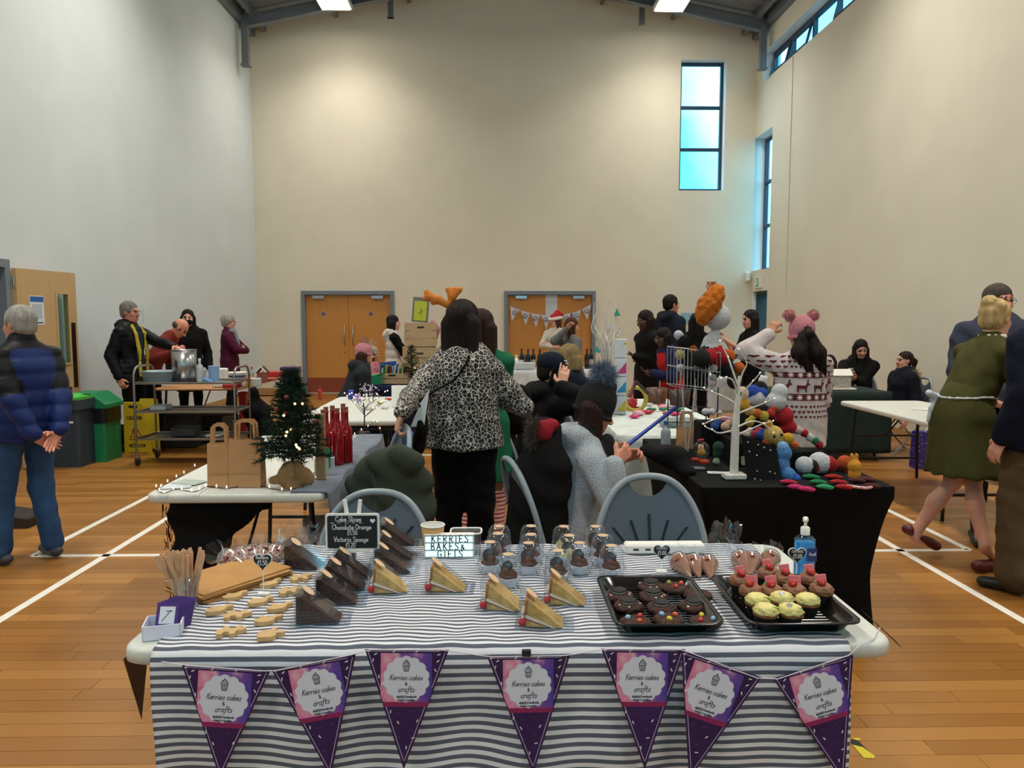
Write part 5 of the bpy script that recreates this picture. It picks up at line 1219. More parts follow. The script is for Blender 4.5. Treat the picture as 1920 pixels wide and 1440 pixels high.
def drape(name, label, x0, x1, y0, y1, z, drop, mat, seed=0, amp=.012, sides='fblr', cat='tablecloth', over=.012):
 'a cloth lying on a table with the edge falling in folds'
 mb = MB(); rn = random.Random(seed); x0, x1, y0, y1 = x0 - over, x1 + over, y0 - over, y1 + over; z += .006
 cs = [(x0, y0), (x1, y0), (x1, y1), (x0, y1)]; per = []; nrm = [(0, -1), (1, 0), (0, 1), (-1, 0)]; keys = 'frbl'
 for e in range(4):
  (ax, ay), (bx, by) = cs[e], cs[(e + 1) % 4]; n = max(8, int(math.hypot(bx - ax, by - ay) / .035))
  for i in range(n):
   t = i / n; a = nrm[e]; pa = nrm[e - 1]
   d = a if i else ((a[0] + pa[0]) * .7, (a[1] + pa[1]) * .7); on = keys[e] in sides or (i == 0 and keys[e - 1] in sides)
   per.append((ax + (bx - ax) * t, ay + (by - ay) * t, d, on))
 N = len(per); rows = 10; V = []
 for j in range(rows + 1):
  q = j / rows
  for i, (x, y, d, on) in enumerate(per):
   dr = drop if on else .012; o = q ** .8 * (amp * math.sin(i * .9 + seed) + amp * .6 * math.sin(i * .37 + 2 * seed) + amp)
   V.append((x + d[0] * o, y + d[1] * o, z - dr * q))
 mb.add(V, [(j * N + (i + 1) % N, j * N + i, (j + 1) * N + i, (j + 1) * N + (i + 1) % N) for j in range(rows) for i in range(N)], 0, True)
 mb.add([(p_[0], p_[1], z) for p_ in per], [tuple(range(N))]); return solow(name, mb, mat, label, cat, solid=.002)
drape('pale_tablecloth', 'pale mint cloth hanging over the sweets table', CX0, CX1, CY0, CY1, TZ, .52, cloth('cloth_mint', '#cfd8d4', bump=.1), 2, .02)
drape('blue_tablecloth', 'dark blue cloth over the book-crate table', -1.75, -.55, 9.0, 10.2, TZ, .6, cloth('cloth_ink_blue', '#141c3c'), 3)
drape('green_tablecloth', 'dark green cloth over the table by the right wall', 3.0, 4.25, 8.15, 8.85, TZ, .66, cloth('cloth_bottle_green', '#22302e'), 4)
drape('white_tablecloth', 'white cloth over the wine-bottle table', .25, 1.75, 11.7, 12.5, TZ, .6, cloth('cloth_white', '#d3d6da', bump=.1), 5)
drape('white_tablecloth', 'white cloth on the table behind the woman in the T-shirt', 2.8, 3.7, 10.4, 11.1, TZ, .5, MATS['cloth_white'], 6)
# blue-grey velvet runner falling down the aisle side of the tree table
vel = M('velvet_blue_grey', '#5a6478', .8, var=.35, vscale=9, sheen=.4, bump=.2, bscale=40)
solow('velvet_runner', MB().grid(lambda a, b_: Vector((LX1 - .16 + .17 * min(1, b_ / .34), LY0 + .02 + a * (LY1 - LY0 - .03), TZ + .004)) if b_ < .34 else Vector((LX1 + .012 + .014 * math.sin(a * 40) * (b_ - .34) + .008 * math.sin(a * 17) + (b_ - .34) * .03, LY0 + .02 + a * (LY1 - LY0 - .03), TZ + .004 - (b_ - .34) * (.26 + .1 * (1 - a)))), 60, 24), vel, 'blue-grey crushed velvet runner along the tree table', 'tablecloth', solid=.003)
S = SDF(.014, .03); z0 = TZ - .05
S.chain([(LX0 + .12, LY0 + .12, z0), (LX0 + .14, LY0 + .12, .42), (LX0 + .12, LY0 + .13, .16)], [.05, .07, .07], flat=((0, 1, 0), .5)); S.chain([(LX0 + .12, LY0 + .13, z0 - .06), (LX0 + .3, LY0 + .14, z0 - .1), (LX0 + .5, LY0 + .15, z0 - .04)], [.05, .09, .03], flat=((0, 1, 0), .45)); S.chain([(LX0 + .26, LY0 + .13, .6), (LX0 + .22, LY0 + .13, .36)], [.11, .06], flat=((0, 1, 0), .4))
mb_f = MB()
shawl = thing('black_shawl', 'black fringed shawl hanging under the tree table', 'shawl', (LX0 + .15, LY0 + .13, .2)); part('drape', blob('shawl', S, black, wrinkle(.01)), None, shawl, world=True)
rn = random.Random(4)
for i in range(60): a = Vector((LX0 + .04 + rn.random() * .03, LY0 + .08 + rn.random() * .08, .68 - i * .008)); mb_f.tube([a, a + Vector((-.015 + .03 * rn.random(), .01, -.04))], .002, 4)
part('fringe', mb_f, black, shawl, world=True)

# ================================================================ LETTERING (single-stroke hand)
_G = {}
def _g(ch, adv, *st): _G[ch] = (adv, st)
_o = [(.25, .5), (.08, .34), (.08, .14), (.25, 0), (.42, .14), (.42, .36), (.25, .5)]
_g('a', .56, [(.42, .42), (.25, .5), (.08, .35), (.08, .12), (.25, 0), (.42, .15)], [(.42, .5), (.43, .1), (.52, 0)])
_g('b', .5, [(.08, 1), (.08, .5), (.08, 0)], [(.08, .3), (.25, .5), (.42, .35), (.4, .1), (.22, 0), (.08, .1)])
_g('c', .48, [(.42, .42), (.25, .5), (.08, .32), (.1, .08), (.27, 0), (.44, .1)])
_g('d', .54, [(.42, .4), (.25, .5), (.08, .35), (.08, .12), (.25, 0), (.42, .12)], [(.43, 1), (.43, .5), (.44, 0)])
_g('e', .5, [(.08, .25), (.42, .28), (.36, .46), (.2, .5), (.08, .32), (.1, .08), (.26, 0), (.44, .1)])
_g('f', .42, [(.42, .92), (.3, 1), (.2, .82), (.18, 0), (.12, -.28), (.02, -.2)], [(.04, .48), (.36, .48)])
_g('g', .52, [(.42, .42), (.25, .5), (.08, .35), (.08, .14), (.25, .02), (.42, .16)], [(.42, .5), (.42, -.12), (.25, -.3), (.08, -.2)])
_g('h', .5, [(.08, 1), (.08, .5), (.08, 0)], [(.08, .3), (.25, .5), (.4, .38), (.4, 0)])
_g('i', .26, [(.1, .5), (.1, .08), (.18, 0)], [(.09, .72), (.12, .74)])
_g('k', .46, [(.08, 1), (.08, .5), (.08, 0)], [(.38, .5), (.1, .22)], [(.18, .3), (.4, 0)])
_g('l', .24, [(.1, 1), (.1, .1), (.18, 0)])
_g('m', .74, [(.08, .5), (.08, 0)], [(.08, .3), (.22, .5), (.34, .38), (.34, 0)], [(.34, .3), (.5, .5), (.62, .38), (.62, 0)])
_g('n', .5, [(.08, .5), (.08, 0)], [(.08, .3), (.25, .5), (.4, .38), (.4, 0)])
_g('o', .5, _o)
_g('p', .5, [(.08, .5), (.08, -.3)], [(.08, .35), (.25, .5), (.42, .35), (.4, .1), (.22, 0), (.08, .12)])
_g('r', .4, [(.08, .5), (.08, 0)], [(.08, .28), (.2, .48), (.36, .46)])
_g('s', .44, [(.38, .43), (.22, .5), (.1, .4), (.22, .27), (.38, .15), (.25, 0), (.06, .06)])
_g('t', .42, [(.18, .85), (.18, .12), (.26, 0), (.36, .06)], [(.04, .55), (.36, .55)])
_g('u', .5, [(.08, .5), (.08, .15), (.2, 0), (.38, .12)], [(.4, .5), (.41, .0)])
_g('w', .64, [(.06, .5), (.16, 0)], [(.16, 0), (.3, .4)], [(.3, .4), (.42, 0)], [(.42, 0), (.56, .5)])
_g('y', .48, [(.08, .5), (.22, .05)], [(.42, .5), (.2, -.15), (.04, -.28)])
_g('K', .62, [(.1, 1), (.1, 0)], [(.52, 1), (.12, .45)], [(.22, .55), (.56, 0)])
_g('C', .68, [(.58, .85), (.38, 1), (.12, .75), (.1, .3), (.32, 0), (.6, .15)])
_g('S', .6, [(.5, .88), (.3, 1), (.1, .8), (.28, .55), (.5, .3), (.32, 0), (.06, .12)])
_g('O', .72, [(.35, 1), (.1, .7), (.1, .3), (.35, 0), (.6, .3), (.6, .7), (.35, 1)])
_g('V', .62, [(.06, 1), (.3, 0)], [(.3, 0), (.56, 1)])
_g('B', .6, [(.1, 1), (.1, 0)], [(.1, 1), (.42, .92), (.42, .6), (.12, .52)], [(.12, .52), (.5, .4), (.46, .06), (.1, 0)])
_g('E', .56, [(.48, 1), (.1, 1)], [(.1, 1), (.1, 0)], [(.1, 0), (.5, 0)], [(.1, .52), (.42, .52)])
_g('I', .3, [(.15, 1), (.15, 0)]); _g('P', .56, [(.1, 1), (.1, 0)], [(.1, 1), (.42, .95), (.46, .65), (.12, .48)])
_g('U', .64, [(.1, 1), (.1, .3), (.3, 0), (.52, .3), (.52, 1)]); _g('A', .64, [(.04, 0), (.3, 1)], [(.3, 1), (.56, 0)], [(.14, .38), (.46, .38)])
_g('T', .56, [(.04, 1), (.52, 1)], [(.28, 1), (.28, 0)]); _g('W', .84, [(.05, 1), (.22, 0)], [(.22, 0), (.4, .8)], [(.4, .8), (.58, 0)], [(.58, 0), (.76, 1)])
_g('F', .52, [(.48, 1), (.1, 1)], [(.1, 1), (.1, 0)], [(.1, .52), (.4, .52)]); _g('L', .5, [(.1, 1), (.1, 0)], [(.1, 0), (.46, 0)]); _g('R', .6, [(.1, 1), (.1, 0)], [(.1, 1), (.44, .92), (.44, .6), (.12, .5)], [(.24, .5), (.52, 0)])
_g('G', .7, [(.58, .85), (.38, 1), (.12, .75), (.1, .3), (.32, 0), (.58, .12), (.58, .45)], [(.38, .45), (.58, .45)]); _g('N', .66, [(.1, 0), (.1, 1)], [(.1, 1), (.54, 0)], [(.54, 0), (.54, 1)])
_g('&', .56, [(.5, .1), (.3, .3), (.14, .5), (.22, .7), (.36, .62), (.3, .42), (.1, .22), (.16, 0), (.34, .02), (.46, .3)])
_g('£', .56, [(.48, .82), (.36, 1), (.22, .85), (.24, .4), (.1, 0)], [(.1, 0), (.5, 0)], [(.08, .48), (.42, .48)])
_g('.', .22, [(.08, .02), (.12, .04)]); _g('1', .34, [(.06, .78), (.2, 1)], [(.2, 1), (.2, 0)]); _g('0', .56, [(.28, 1), (.1, .7), (.1, .3), (.28, 0), (.46, .3), (.46, .7), (.28, 1)])
_g('5', .54, [(.46, 1), (.14, 1)], [(.14, 1), (.12, .55)], [(.12, .55), (.34, .62), (.48, .35), (.34, 0), (.08, .06)]); _g('2', .54, [(.1, .8), (.28, 1), (.44, .8), (.36, .5), (.08, 0)], [(.08, 0), (.5, 0)]); _g('9', .52, [(.42, .85), (.25, 1), (.08, .78), (.22, .52), (.42, .72)], [(.42, .85), (.4, .3), (.3, 0)])
def write(mb, txt, c, xd, yd, size, wd=.09, align=.5, slant=0.0, jit=0.0, seed=1, track=0.0):
 'stroke lettering as thin ribbons lying in the plane (xd, yd) about c'
 rn = random.Random(seed); c, xd, yd = Vector(c), Vector(xd).normalized(), Vector(yd).normalized(); nz_ = xd.cross(yd)
 tot = sum((_G[k][0] if k in _G else .3) + track for k in txt); x = -tot * align
 for k in txt:
  if k not in _G: x += .3 + track; continue
  adv, sts = _G[k]; jy = rn.uniform(-jit, jit)
  for st in sts:
   P = [Vector((a + x + slant * b, b + jy, 0)) for a, b in st]
   if len(P) > 2: P = spline(P, 3)
   V = []
   for i, p_ in enumerate(P):
    t = P[min(i + 1, len(P) - 1)] - P[max(i - 1, 0)]; t = t.normalized() if t.length > 1e-6 else Vector((1, 0, 0)); n_ = Vector((-t.y, t.x, 0)) * wd / 2
    if i == 0: p_ = p_ - t * wd * .4
    if i == len(P) - 1: p_ = p_ + t * wd * .4
    for q in (p_ + n_, p_ - n_): V.append(c + xd * q.x * size + yd * q.y * size)
   mb.add(V, [(2 * i, 2 * i + 1, 2 * i + 3, 2 * i + 2) for i in range(len(P) - 1)])
  x += adv + track
 return mb

# ================================================================ THE CAKE STALL
T = lambda px, py, dz=.003: at_z(px, py, TC + dz)
m_clearp = M_clear('clear_pet', '#f2f6fa', base=.04, rough=.06, haze=.012); m_sticker = M('sticker_kraft', '#d9b795', .7, var=.05); m_choc = M('chocolate_sponge', '#3a1d14', .75, var=.25, vscale=60, bump=.6, bscale=120); m_gan = M('ganache', '#281009', .35)
m_sponge = M('vanilla_sponge', '#d9ae62', .8, var=.2, vscale=50, bump=.6, bscale=150); m_creamf = M('buttercream', '#eadcc6', .6, bump=.2); m_jam = M('jam_red', '#8f1a22', .3); m_straw = M('strawberry', '#b7202a', .35, bump=.4, bscale=200); m_crust = M('sponge_crust', '#a56a2c', .8, var=.2, bump=.4)
BL, BD, BH = .128, .082, .088
def tri(l, h, o=0.0): return [(o, o), (l - o * 1.6, o), (o, h - o * 1.2)]
def xz(v): return Vector((v.x, v.z, v.y))          # profile (x, z), depth y
def cake_box(label, loc, rz, kind, group):
 root = thing('cake_slice_box', label, 'cake box', loc, rz, group)
 mb = MB(); f = .012
 P = [(0, 0), (BL, 0), (.018, BH), (0, BH)]
 V = [Vector((x, y, z)) for y in (0, BD) for x, z in P]
 mb.add(V, [(3, 2, 1, 0), (4, 5, 6, 7), (0, 4, 7, 3), (2, 3, 7, 6), (1, 2, 6, 5), (0, 1, 5, 4)])
 for (a, b_) in (((-f, -f), (BL + f, 0)), ((-f, BD), (BL + f, BD + f)), ((-f, 0), (0, BD)), ((BL, 0), (BL + f, BD))): mb.box(((a[0] + b_[0]) / 2, (a[1] + b_[1]) / 2, .004), (b_[0] - a[0], b_[1] - a[1], .0012))
 part('clear_box', mb, m_clearp, root)
 part('sticker', MB().lathe([(0, 0), (.017, 0), (.017, .0006), (0, .0006)], 18, sx=1, sy=1).v and MB().prism([(.019 * math.cos(a), .017 * math.sin(a)) for a in (2 * PI * i / 18 for i in range(18))], 0, .0006, Matrix.Translation((.03, BD * .5, BH - .006)) @ Matrix.Rotation(math.atan2(BH, BL - .018), 4, 'Y')), m_sticker, root)
 o = .004; y0, y1 = .008, BD - .008
 def wedge(nm, prof, mat, par=root): return part(nm, MB().prism(prof, y0, y1, xz), mat, par)
 L, Hh = BL - .016, BH - .014
 if kind == 'choc':
  ck = wedge('cake', [(.006, .004), (L, .004), (.016, Hh), (.006, Hh - .006)], m_choc); part('filling', MB().prism([(.0065, .032), (L * .62, .012), (L * .66, .009), (.0065, .037)], y0 - .0008, y1 + .0008, xz), m_gan, ck)
  part('icing', MB().prism([(.003, .004), (.008, .004), (.018, Hh + .002), (.004, Hh + .002)], y0 - .001, y1 + .001, xz), m_gan, ck)
 else:
  ck = wedge('sponge', [(.016, .004), (L, .004), (.022, Hh)], m_sponge)
  part('cream_layer', MB().prism([(.015, .028), (L * .75, .0035), (L * .83, .0035), (.0165, .036)], y0 - .0012, y1 + .0012, xz), m_creamf, ck)
  part('jam_layer', MB().prism([(.016, .024), (L * .69, .0035), (L * .75, .0035), (.015, .028)], y0 - .001, y1 + .001, xz), m_jam, ck)
  part('crust', MB().prism([(.009, .004), (.017, .004), (.024, Hh + .001), (.016, Hh + .002)], y0 - .0008, y1 + .0008, xz), m_crust, ck)
  for y in (.02, .04, .06): part('cream_swirl', MB().sphere((.011, y, .018 + .012 * (y > .03)), .009, 8), m_creamf, ck)
  part('strawberry', MB().lathe([(0, -.011), (.006, -.009), (.0105, .001), (.009, .008), (0, .011)], 10, (.008, .006, .016)), m_straw, ck)
 return root
gC, gV = 'chocolate cake slice boxes', 'Victoria sponge slice boxes'
c0 = None
for i, (x, y, rz, lab) in enumerate([(552, 1176, 4, 'clear box of chocolate cake at the front of its leaning row'), (590, 1140, 6, 'clear box of chocolate cake second from the front of its row'), (608, 1113, 4, 'clear box of chocolate cake third from the front of its row'), (624, 1090, 2, 'clear box of chocolate cake at the back of its row'), (530, 1070, -6, 'clear box of chocolate cake alone beside the banana bags')]):
 if c0 is None: c0 = cake_box(lab, T(x, y), R(rz), 'choc', gC)
 else: dup(c0, T(x, y), R(rz), lab)
for x, y, rz, lift, lab in [(700, 1080, 3, .0, 'clear box of dark cake just behind the first Victoria sponge slice'), (706, 1062, 3, .012, 'clear box of dark cake in the middle of the stack right of the chalkboard'), (712, 1046, 3, .03, 'clear box of dark cake topmost by the chalkboard sign')]: dup(c0, T(x, y) + Vector((0, 0, lift)), R(rz), lab)
v0 = None
for i, (x, y, rz, lab) in enumerate([(690, 1117, 2, 'clear box of Victoria sponge at the foot of the dark cake stack'), (797, 1113, -3, 'clear box of Victoria sponge before the light box'), (900, 1147, -10, 'clear box of Victoria sponge left of its trio of boxes'), (1020, 1137, -8, 'clear box of Victoria sponge nearest the cookie tray'), (973, 1180, -6, 'clear box of Victoria sponge nearest the bunting, strawberry showing')]):
 if v0 is None: v0 = cake_box(lab, T(x, y), R(rz), 'vic', gV)
 else: dup(v0, T(x, y), R(rz), lab)
# ---- cupcakes in clear domed pods
m_case = M('paper_case_white', '#d9dde2', .8, bump=.2); m_frost = M('choc_frosting', '#5a2f1e', .5, bump=.3, bscale=80); m_bisc = M('biscuit_dark', '#2a150e', .7); m_vanf = M('vanilla_frosting', '#e2cf8c', .5, bump=.3)
def pod(label, loc, rz, frost):
 root = thing('cupcake_pod', label, 'cupcake', loc, rz, 'cupcakes in clear domed pods')
 part('pod_base', MB().lathe([(.026, 0), (.036, .002), (.040, .03), (.0455, .032), (.0455, .034), (.041, .034)], 26, caps=False, mod=lambda a, z: 1 + .012 * math.sin(a * 13)), m_clearp, root)
 part('pod_dome', MB().lathe([(.0455, .035), (.041, .037), (.0395, .05), (.036, .085), (.027, .098), (.0, .098)], 26, caps=False, mod=lambda a, z: 1 + .006 * math.sin(a * 13)), m_clearp, root)
 part('sticker', MB().lathe([(0, .0988), (.017, .0988), (.017, .0993), (0, .0993)], 18), m_sticker, root)
 part('paper_case', MB().lathe([(.022, .004), (.031, .031)], 40, mod=lambda a, z: 1 + .03 * math.sin(a * 20)), m_case, root)
 fr = part('frosting', MB().lathe([(.028, .031), (.0285, .037), (.023, .042), (.0235, .045), (.016, .050), (.016, .053), (.008, .058), (0, .062)], 22, mod=lambda a, z: 1 + .07 * math.sin(a * 5 + z * 260)), frost, root)
 part('biscuit', MB().cyl((-.004, .002, .056), (-.006, -.003, .0605), .02, n=18), m_bisc, fr)
 return root
pl = [(953, 1100, 'front of the pods, left of the sandwich-shaped boxes'), (1046, 1092, 'front of the pods, above the Victoria sponge boxes'), (1146, 1082, 'nearest the tray of cookies'), (919, 1074, 'beside the light box, second row'), (991, 1076, 'second row, centre left'), (1086, 1076, 'second row, centre right'), (934, 1056, 'third row, next to the light box'), (996, 1058, 'third row, second from the light box'), (1067, 1060, 'third row, third from the light box'), (1130, 1060, 'third row, nearest the heart price sign'), (936, 1040, 'back row, by the plastic tub'), (996, 1040, 'back row, second from the tub'), (1057, 1041, 'back row, third from the tub'), (1116, 1041, 'back row, nearest the empty chair')]
q0 = q1 = None
for i, (x, y, lab) in enumerate(pl):
 van = i in (8, 12); l = ('cupcake with pale frosting in clear pod, ' if van else 'chocolate cupcake in clear domed pod, ') + lab
 if van:
  if q1 is None: q1 = pod(l, T(x, y), R(20), m_vanf)
  else: dup(q1, T(x, y), R(i * 37), l)
 elif q0 is None: q0 = pod(l, T(x, y), R(-30), m_frost)
 else: dup(q0, T(x, y), R((i * 53) % 80 - 40), l)
# ---- black trays
m_tray = M('tray_black', '#0a0a0b', .18, spec=.6)
def tray(label, x0, x1, y0, y1):
 root = thing('serving_tray', label, 'tray', ((x0 + x1) / 2, (y0 + y1) / 2, TC + .004), 0, 'black serving trays'); W, D = x1 - x0, y1 - y0; mb = MB()
 prof = [(.035, .003), (.028, .006), (.014, .030), (.0, .034), (0, .038), (.012, .036), (.027, .010), (.034, .007)]; V = []; n = len(rrect(1, 1, .1))
 for o, z in prof: V += [(x, y, z) for x, y in rrect(W - 2 * o, D - 2 * o, .035)]
 mb.add(V, [(i * n + j, i * n + (j + 1) % n, (i + 1) * n + (j + 1) % n, (i + 1) * n + j) for i in range(len(prof) - 1) for j in range(n)], 0, True)
 mb.add(V[-n:], [tuple(range(n))]); mb.add(V[:n], [tuple(reversed(range(n)))]); part('tray_shell', mb, m_tray, root)
 rb = MB()
 for i in range(15): y = -D / 2 + .06 + i * (D - .12) / 14; rb.box((0, y, .0085), (W - .1, .006, .004), bev=.0015)
 part('ribs', rb, m_tray, root); return root
ta, tb_ = at_z(1160, 1196, TC), at_z(1377, 1190, TC + .034); t1 = tray('black tray of chocolate cookies', at_z(1158, 1196, TC + .03).x, at_z(1374, 1190, TC + .034).x, 1.832, 2.20)
tray('black tray of decorated cupcakes', at_z(1418, 1196, TC + .03).x, at_z(1636, 1185, TC + .034).x, 1.832, 2.20)
m_ck = M('cookie_choc', '#3c1a12', .7, var=.3, vscale=50, bump=.8, bscale=70); m_oreo = M('biscuit_black', '#140f10', .6, bump=.3, bscale=150)
gK = 'chocolate cookies on the tray'; zc = TC + .012
EGG = {'r': M('egg_red', '#c8372f', .4), 'o': M('egg_orange', '#d65a33', .4), 'b': M('egg_blue', '#8fb3d6', .4), 'y': M('egg_yellow', '#d3c22e', .4), 'g': M('egg_green', '#8d9a3f', .4), 'w': M('chip_white', '#ead9c8', .5)}
def cookie(label, px, py, top, seed):
 rn = random.Random(seed); c = at_z(px, py, zc + .012); root = thing('cookie', label, 'cookie', (c.x, c.y, zc), rn.random() * 6, gK)
 ph = [rn.random() * 6 for _ in range(3)]
 part('dough', MB().lathe([(0, 0), (.036, 0), (.041, .006), (.038, .013), (.028, .018), (.012, .017), (0, .0165)], 26, mod=lambda a, z: 1 + .05 * math.sin(3 * a + ph[0]) + .03 * math.sin(7 * a + ph[1]), caps=False), m_ck, root)
 if top == 'O':
  b = part('sandwich_biscuit', MB().lathe([(0, .014), (.021, .014), (.0215, .0175), (.02, .019)], 22).lathe([(0, .0225), (.02, .0225), (.0215, .024), (.0205, .027), (.019, .0275), (.013, .027), (.0125, .0278), (0, .0278)], 22), m_oreo, root); part('biscuit_cream', MB().lathe([(.0, .0188), (.0192, .0188), (.0192, .0226), (0, .0226)], 20), EGG['w'], b)
  for k in range(3): a = rn.random() * 6; part('white_chip', MB().sphere((.031 * math.cos(a), .031 * math.sin(a), .016), .0035, 6, sc=(1, .7, .8)), EGG['w'], root)
 else:
  for k, e in enumerate(top): a = k * 2.1 + ph[2]; rr = .02; part('candy_egg', MB().sphere((rr * math.cos(a), rr * math.sin(a), .0205), .0075, 10, sc=(1.15, .9, .85)), EGG[e], root)
for i, (x, y, t, l) in enumerate([(1160, 1114, 'O', 'cookie with black sandwich biscuit by the tray left side'), (1220, 1097, 'O', 'cookie with black sandwich biscuit, furthest up the tray'), (1266, 1100, 'ogr', 'cookie with orange, green and red candy eggs, top of tray'), (1308, 1113, '', 'plain chocolate cookie at the tray right side'), (1224, 1116, 'O', 'cookie with black sandwich biscuit in the second row'), (1178, 1133, 'O', 'cookie with black sandwich biscuit, tilted with white filling showing'), (1240, 1137, 'O', 'cookie with black sandwich biscuit in the tray centre'), (1300, 1134, 'O', 'cookie with black sandwich biscuit above the blue-egg cookie'), (1192, 1164, 'rbo', 'cookie with red, blue and orange candy eggs, front left'), (1254, 1160, 'yob', 'cookie with yellow, orange and blue candy eggs, front middle'), (1322, 1164, 'rby', 'cookie with red, blue and yellow candy eggs, front right')]): cookie(l, x, y, t, i + 11)
m_casek = M('paper_case_black', '#0d0c0d', .7, bump=.2); m_chf = M('mocha_frosting', '#9c6a50', .55, bump=.3, bscale=70); m_yf = M('lemon_frosting', '#e5d98a', .55, var=.1, bump=.4, bscale=90); m_leaf = M('icing_green', '#2f9a4a', .5); m_pinkw = M('wafer_pink', '#d97a7e', .8, bump=.3, bscale=160); m_star = M('star_silver', '#7e8288', .35, metal=.5); m_gold = M('gold_leaf', '#d9a53a', .3, metal=.8); m_cakeb = M('cake_brown', '#7a4a22', .8, bump=.4)
def cupcake(label, px, py, kind, seed):
 rn = random.Random(seed); c = at_z(px, py, zc + .034); root = thing('cupcake', label, 'cupcake', (c.x, c.y, zc), rn.random() * .6 - .3, 'open cupcakes on the tray'); root.scale = (.96, .96, .85)
 part('paper_case', MB().lathe([(.023, 0), (.032, .036)], 44, mod=lambda a, z: 1 + .03 * math.sin(a * 22)), m_casek, root); part('sponge', MB().lathe([(.0315, .034), (.034, .039), (.031, .044), (0, .044)], 22), m_cakeb, root)
 ph = rn.random() * 6; fm = m_chf if kind == 's' else m_yf
 fr = part('frosting', MB().lathe([(.031, .043), (.0345, .049), (.029, .055), (.03, .059), (.02, .066), (.008, .071), (0, .0715)], 24, mod=lambda a, z: 1 + .07 * math.sin(6 * a + z * 240 + ph)), fm, root)
 if kind == 's':
  part('strawberry', MB().lathe([(0, .062), (.008, .064), (.013, .072), (.012, .082), (.005, .086), (0, .086)], 12, (-.006, -.012, 0)), m_straw, root); part('gold_fleck', MB().sphere((-.006, -.0235, .077), .004, 6, sc=(1, .3, 1)), m_gold, root)
  part('wafer', MB().box((.002, .012, .078), (.034, .006, .028), rotm(R(-12), 0, R(8)), bev=.001), m_pinkw, root); part('leaf', MB().sphere((-.02, -.006, .075), .007, 6, sc=(1, .6, .4)), m_leaf, root)
 else:
  part('icing_leaf', MB().prism([(0, 0), (.008, .006), (.016, .004), (.024, 0), (.016, -.004), (.008, -.006)], 0, .004, Matrix.Translation((.006, -.012, .064)) @ Matrix.Rotation(R(20), 4, 'Y')), m_leaf, root)
  if seed % 2: part('star', MB().prism([((.0095 if i % 2 == 0 else .0042) * math.cos(i * PI / 5 + .3), (.0095 if i % 2 == 0 else .0042) * math.sin(i * PI / 5 + .3)) for i in range(10)], 0, .003, Matrix.Translation((-.006, -.012, .07)) @ Matrix.Rotation(R(50), 4, 'X')), m_star, root)
for i, (x, y, k, l) in enumerate([(1389, 1092, 's', 'far left'), (1441, 1079, 's', 'furthest back'), (1472, 1089, 's', 'back row, beside the furthest one'), (1519, 1089, 's', 'under the heart price sign'), (1408, 1111, 's', 'middle row, left'), (1446, 1112, 's', 'middle row, second from left'), (1489, 1111, 's', 'middle row, third from left'), (1540, 1109, 's', 'far right'), (1420, 1130, 'y', 'left of its row'), (1514, 1130, 'y', 'right of its row'), (1466, 1127, 'y', 'middle with a silver star'), (1436, 1150, 'y', 'front left with green leaf'), (1482, 1150, 'y', 'front right with silver star')]):
 cupcake(('mocha cupcake with strawberry and pink wafer, ' if k == 's' else 'lemon-iced cupcake, ') + l, x, y, k, {10: 11, 12: 13}.get(i, 2 * i + 20))
# ---- heart price signs
m_slate = M('slate_black', '#15181e', .6, var=.1); m_chalk = M('chalk_white', '#eceff2', .8)
def heart(n=28, s=1.0):
 out = []
 for i in range(n): t = 2 * PI * i / n; out.append((s * 16 * math.sin(t) ** 3 / 32, s * (13 * math.cos(t) - 5 * math.cos(2 * t) - 2 * math.cos(3 * t) - math.cos(4 * t)) / 32))
 return out[::-1]
def heart_sign(label, px, py, base, rows, Y):
 c = at_y(px, py, Y); b = Vector((c.x, Y, TC + .002)); root = thing('price_sign', label, 'sign', b, 0, 'heart-shaped price signs'); w = .056
 fx = lambda s, d: (lambda v: c + Vector((v.x * s, d + v.z, v.y * s)))
 part('board_rim', MB().prism(heart(), 0, .003, fx(w, .001)), m_chalk, root, world=True); bo = part('board', MB().prism(heart(), 0, .0025, fx(w * .9, -.0015)), m_slate, root, world=True)
 part('stick', MB().cyl((c.x, Y + .0025, TC + .008), (c.x, Y + .0025, c.z - w * .3), .0016, n=8), m_chalk, root, world=True)
 part('foot', MB().box((c.x, Y + .002, TC + .007), (.034, .018, .01), bev=.002), m_white, root, world=True)
 mb = MB()
 for i, (t, sz, dz) in enumerate(rows): write(mb, t, c + Vector((0, -.0022, dz)), (1, 0, 0), (0, 0, 1), sz, .13, jit=.04, seed=i)
 part('chalk_lettering', mb, m_chalk, bo, world=True)
heart_sign('black heart sign for banana treats among the shortbread shapes', 492, 1052, 1112, [('Banana', .011, .007), ('£1.50', .0135, -.011)], 2.16)
heart_sign('black heart sign for cookies above the cookie tray', 1241, 1034, 1080, [('COOKIES', .0082, .007), ('£1.00', .0125, -.01)], 2.33)
heart_sign('black heart sign for cupcakes before the hand sanitiser', 1495, 1040, 1085, [('CUPCAKES', .0072, .007), ('£1.00', .0125, -.01)], 2.24)
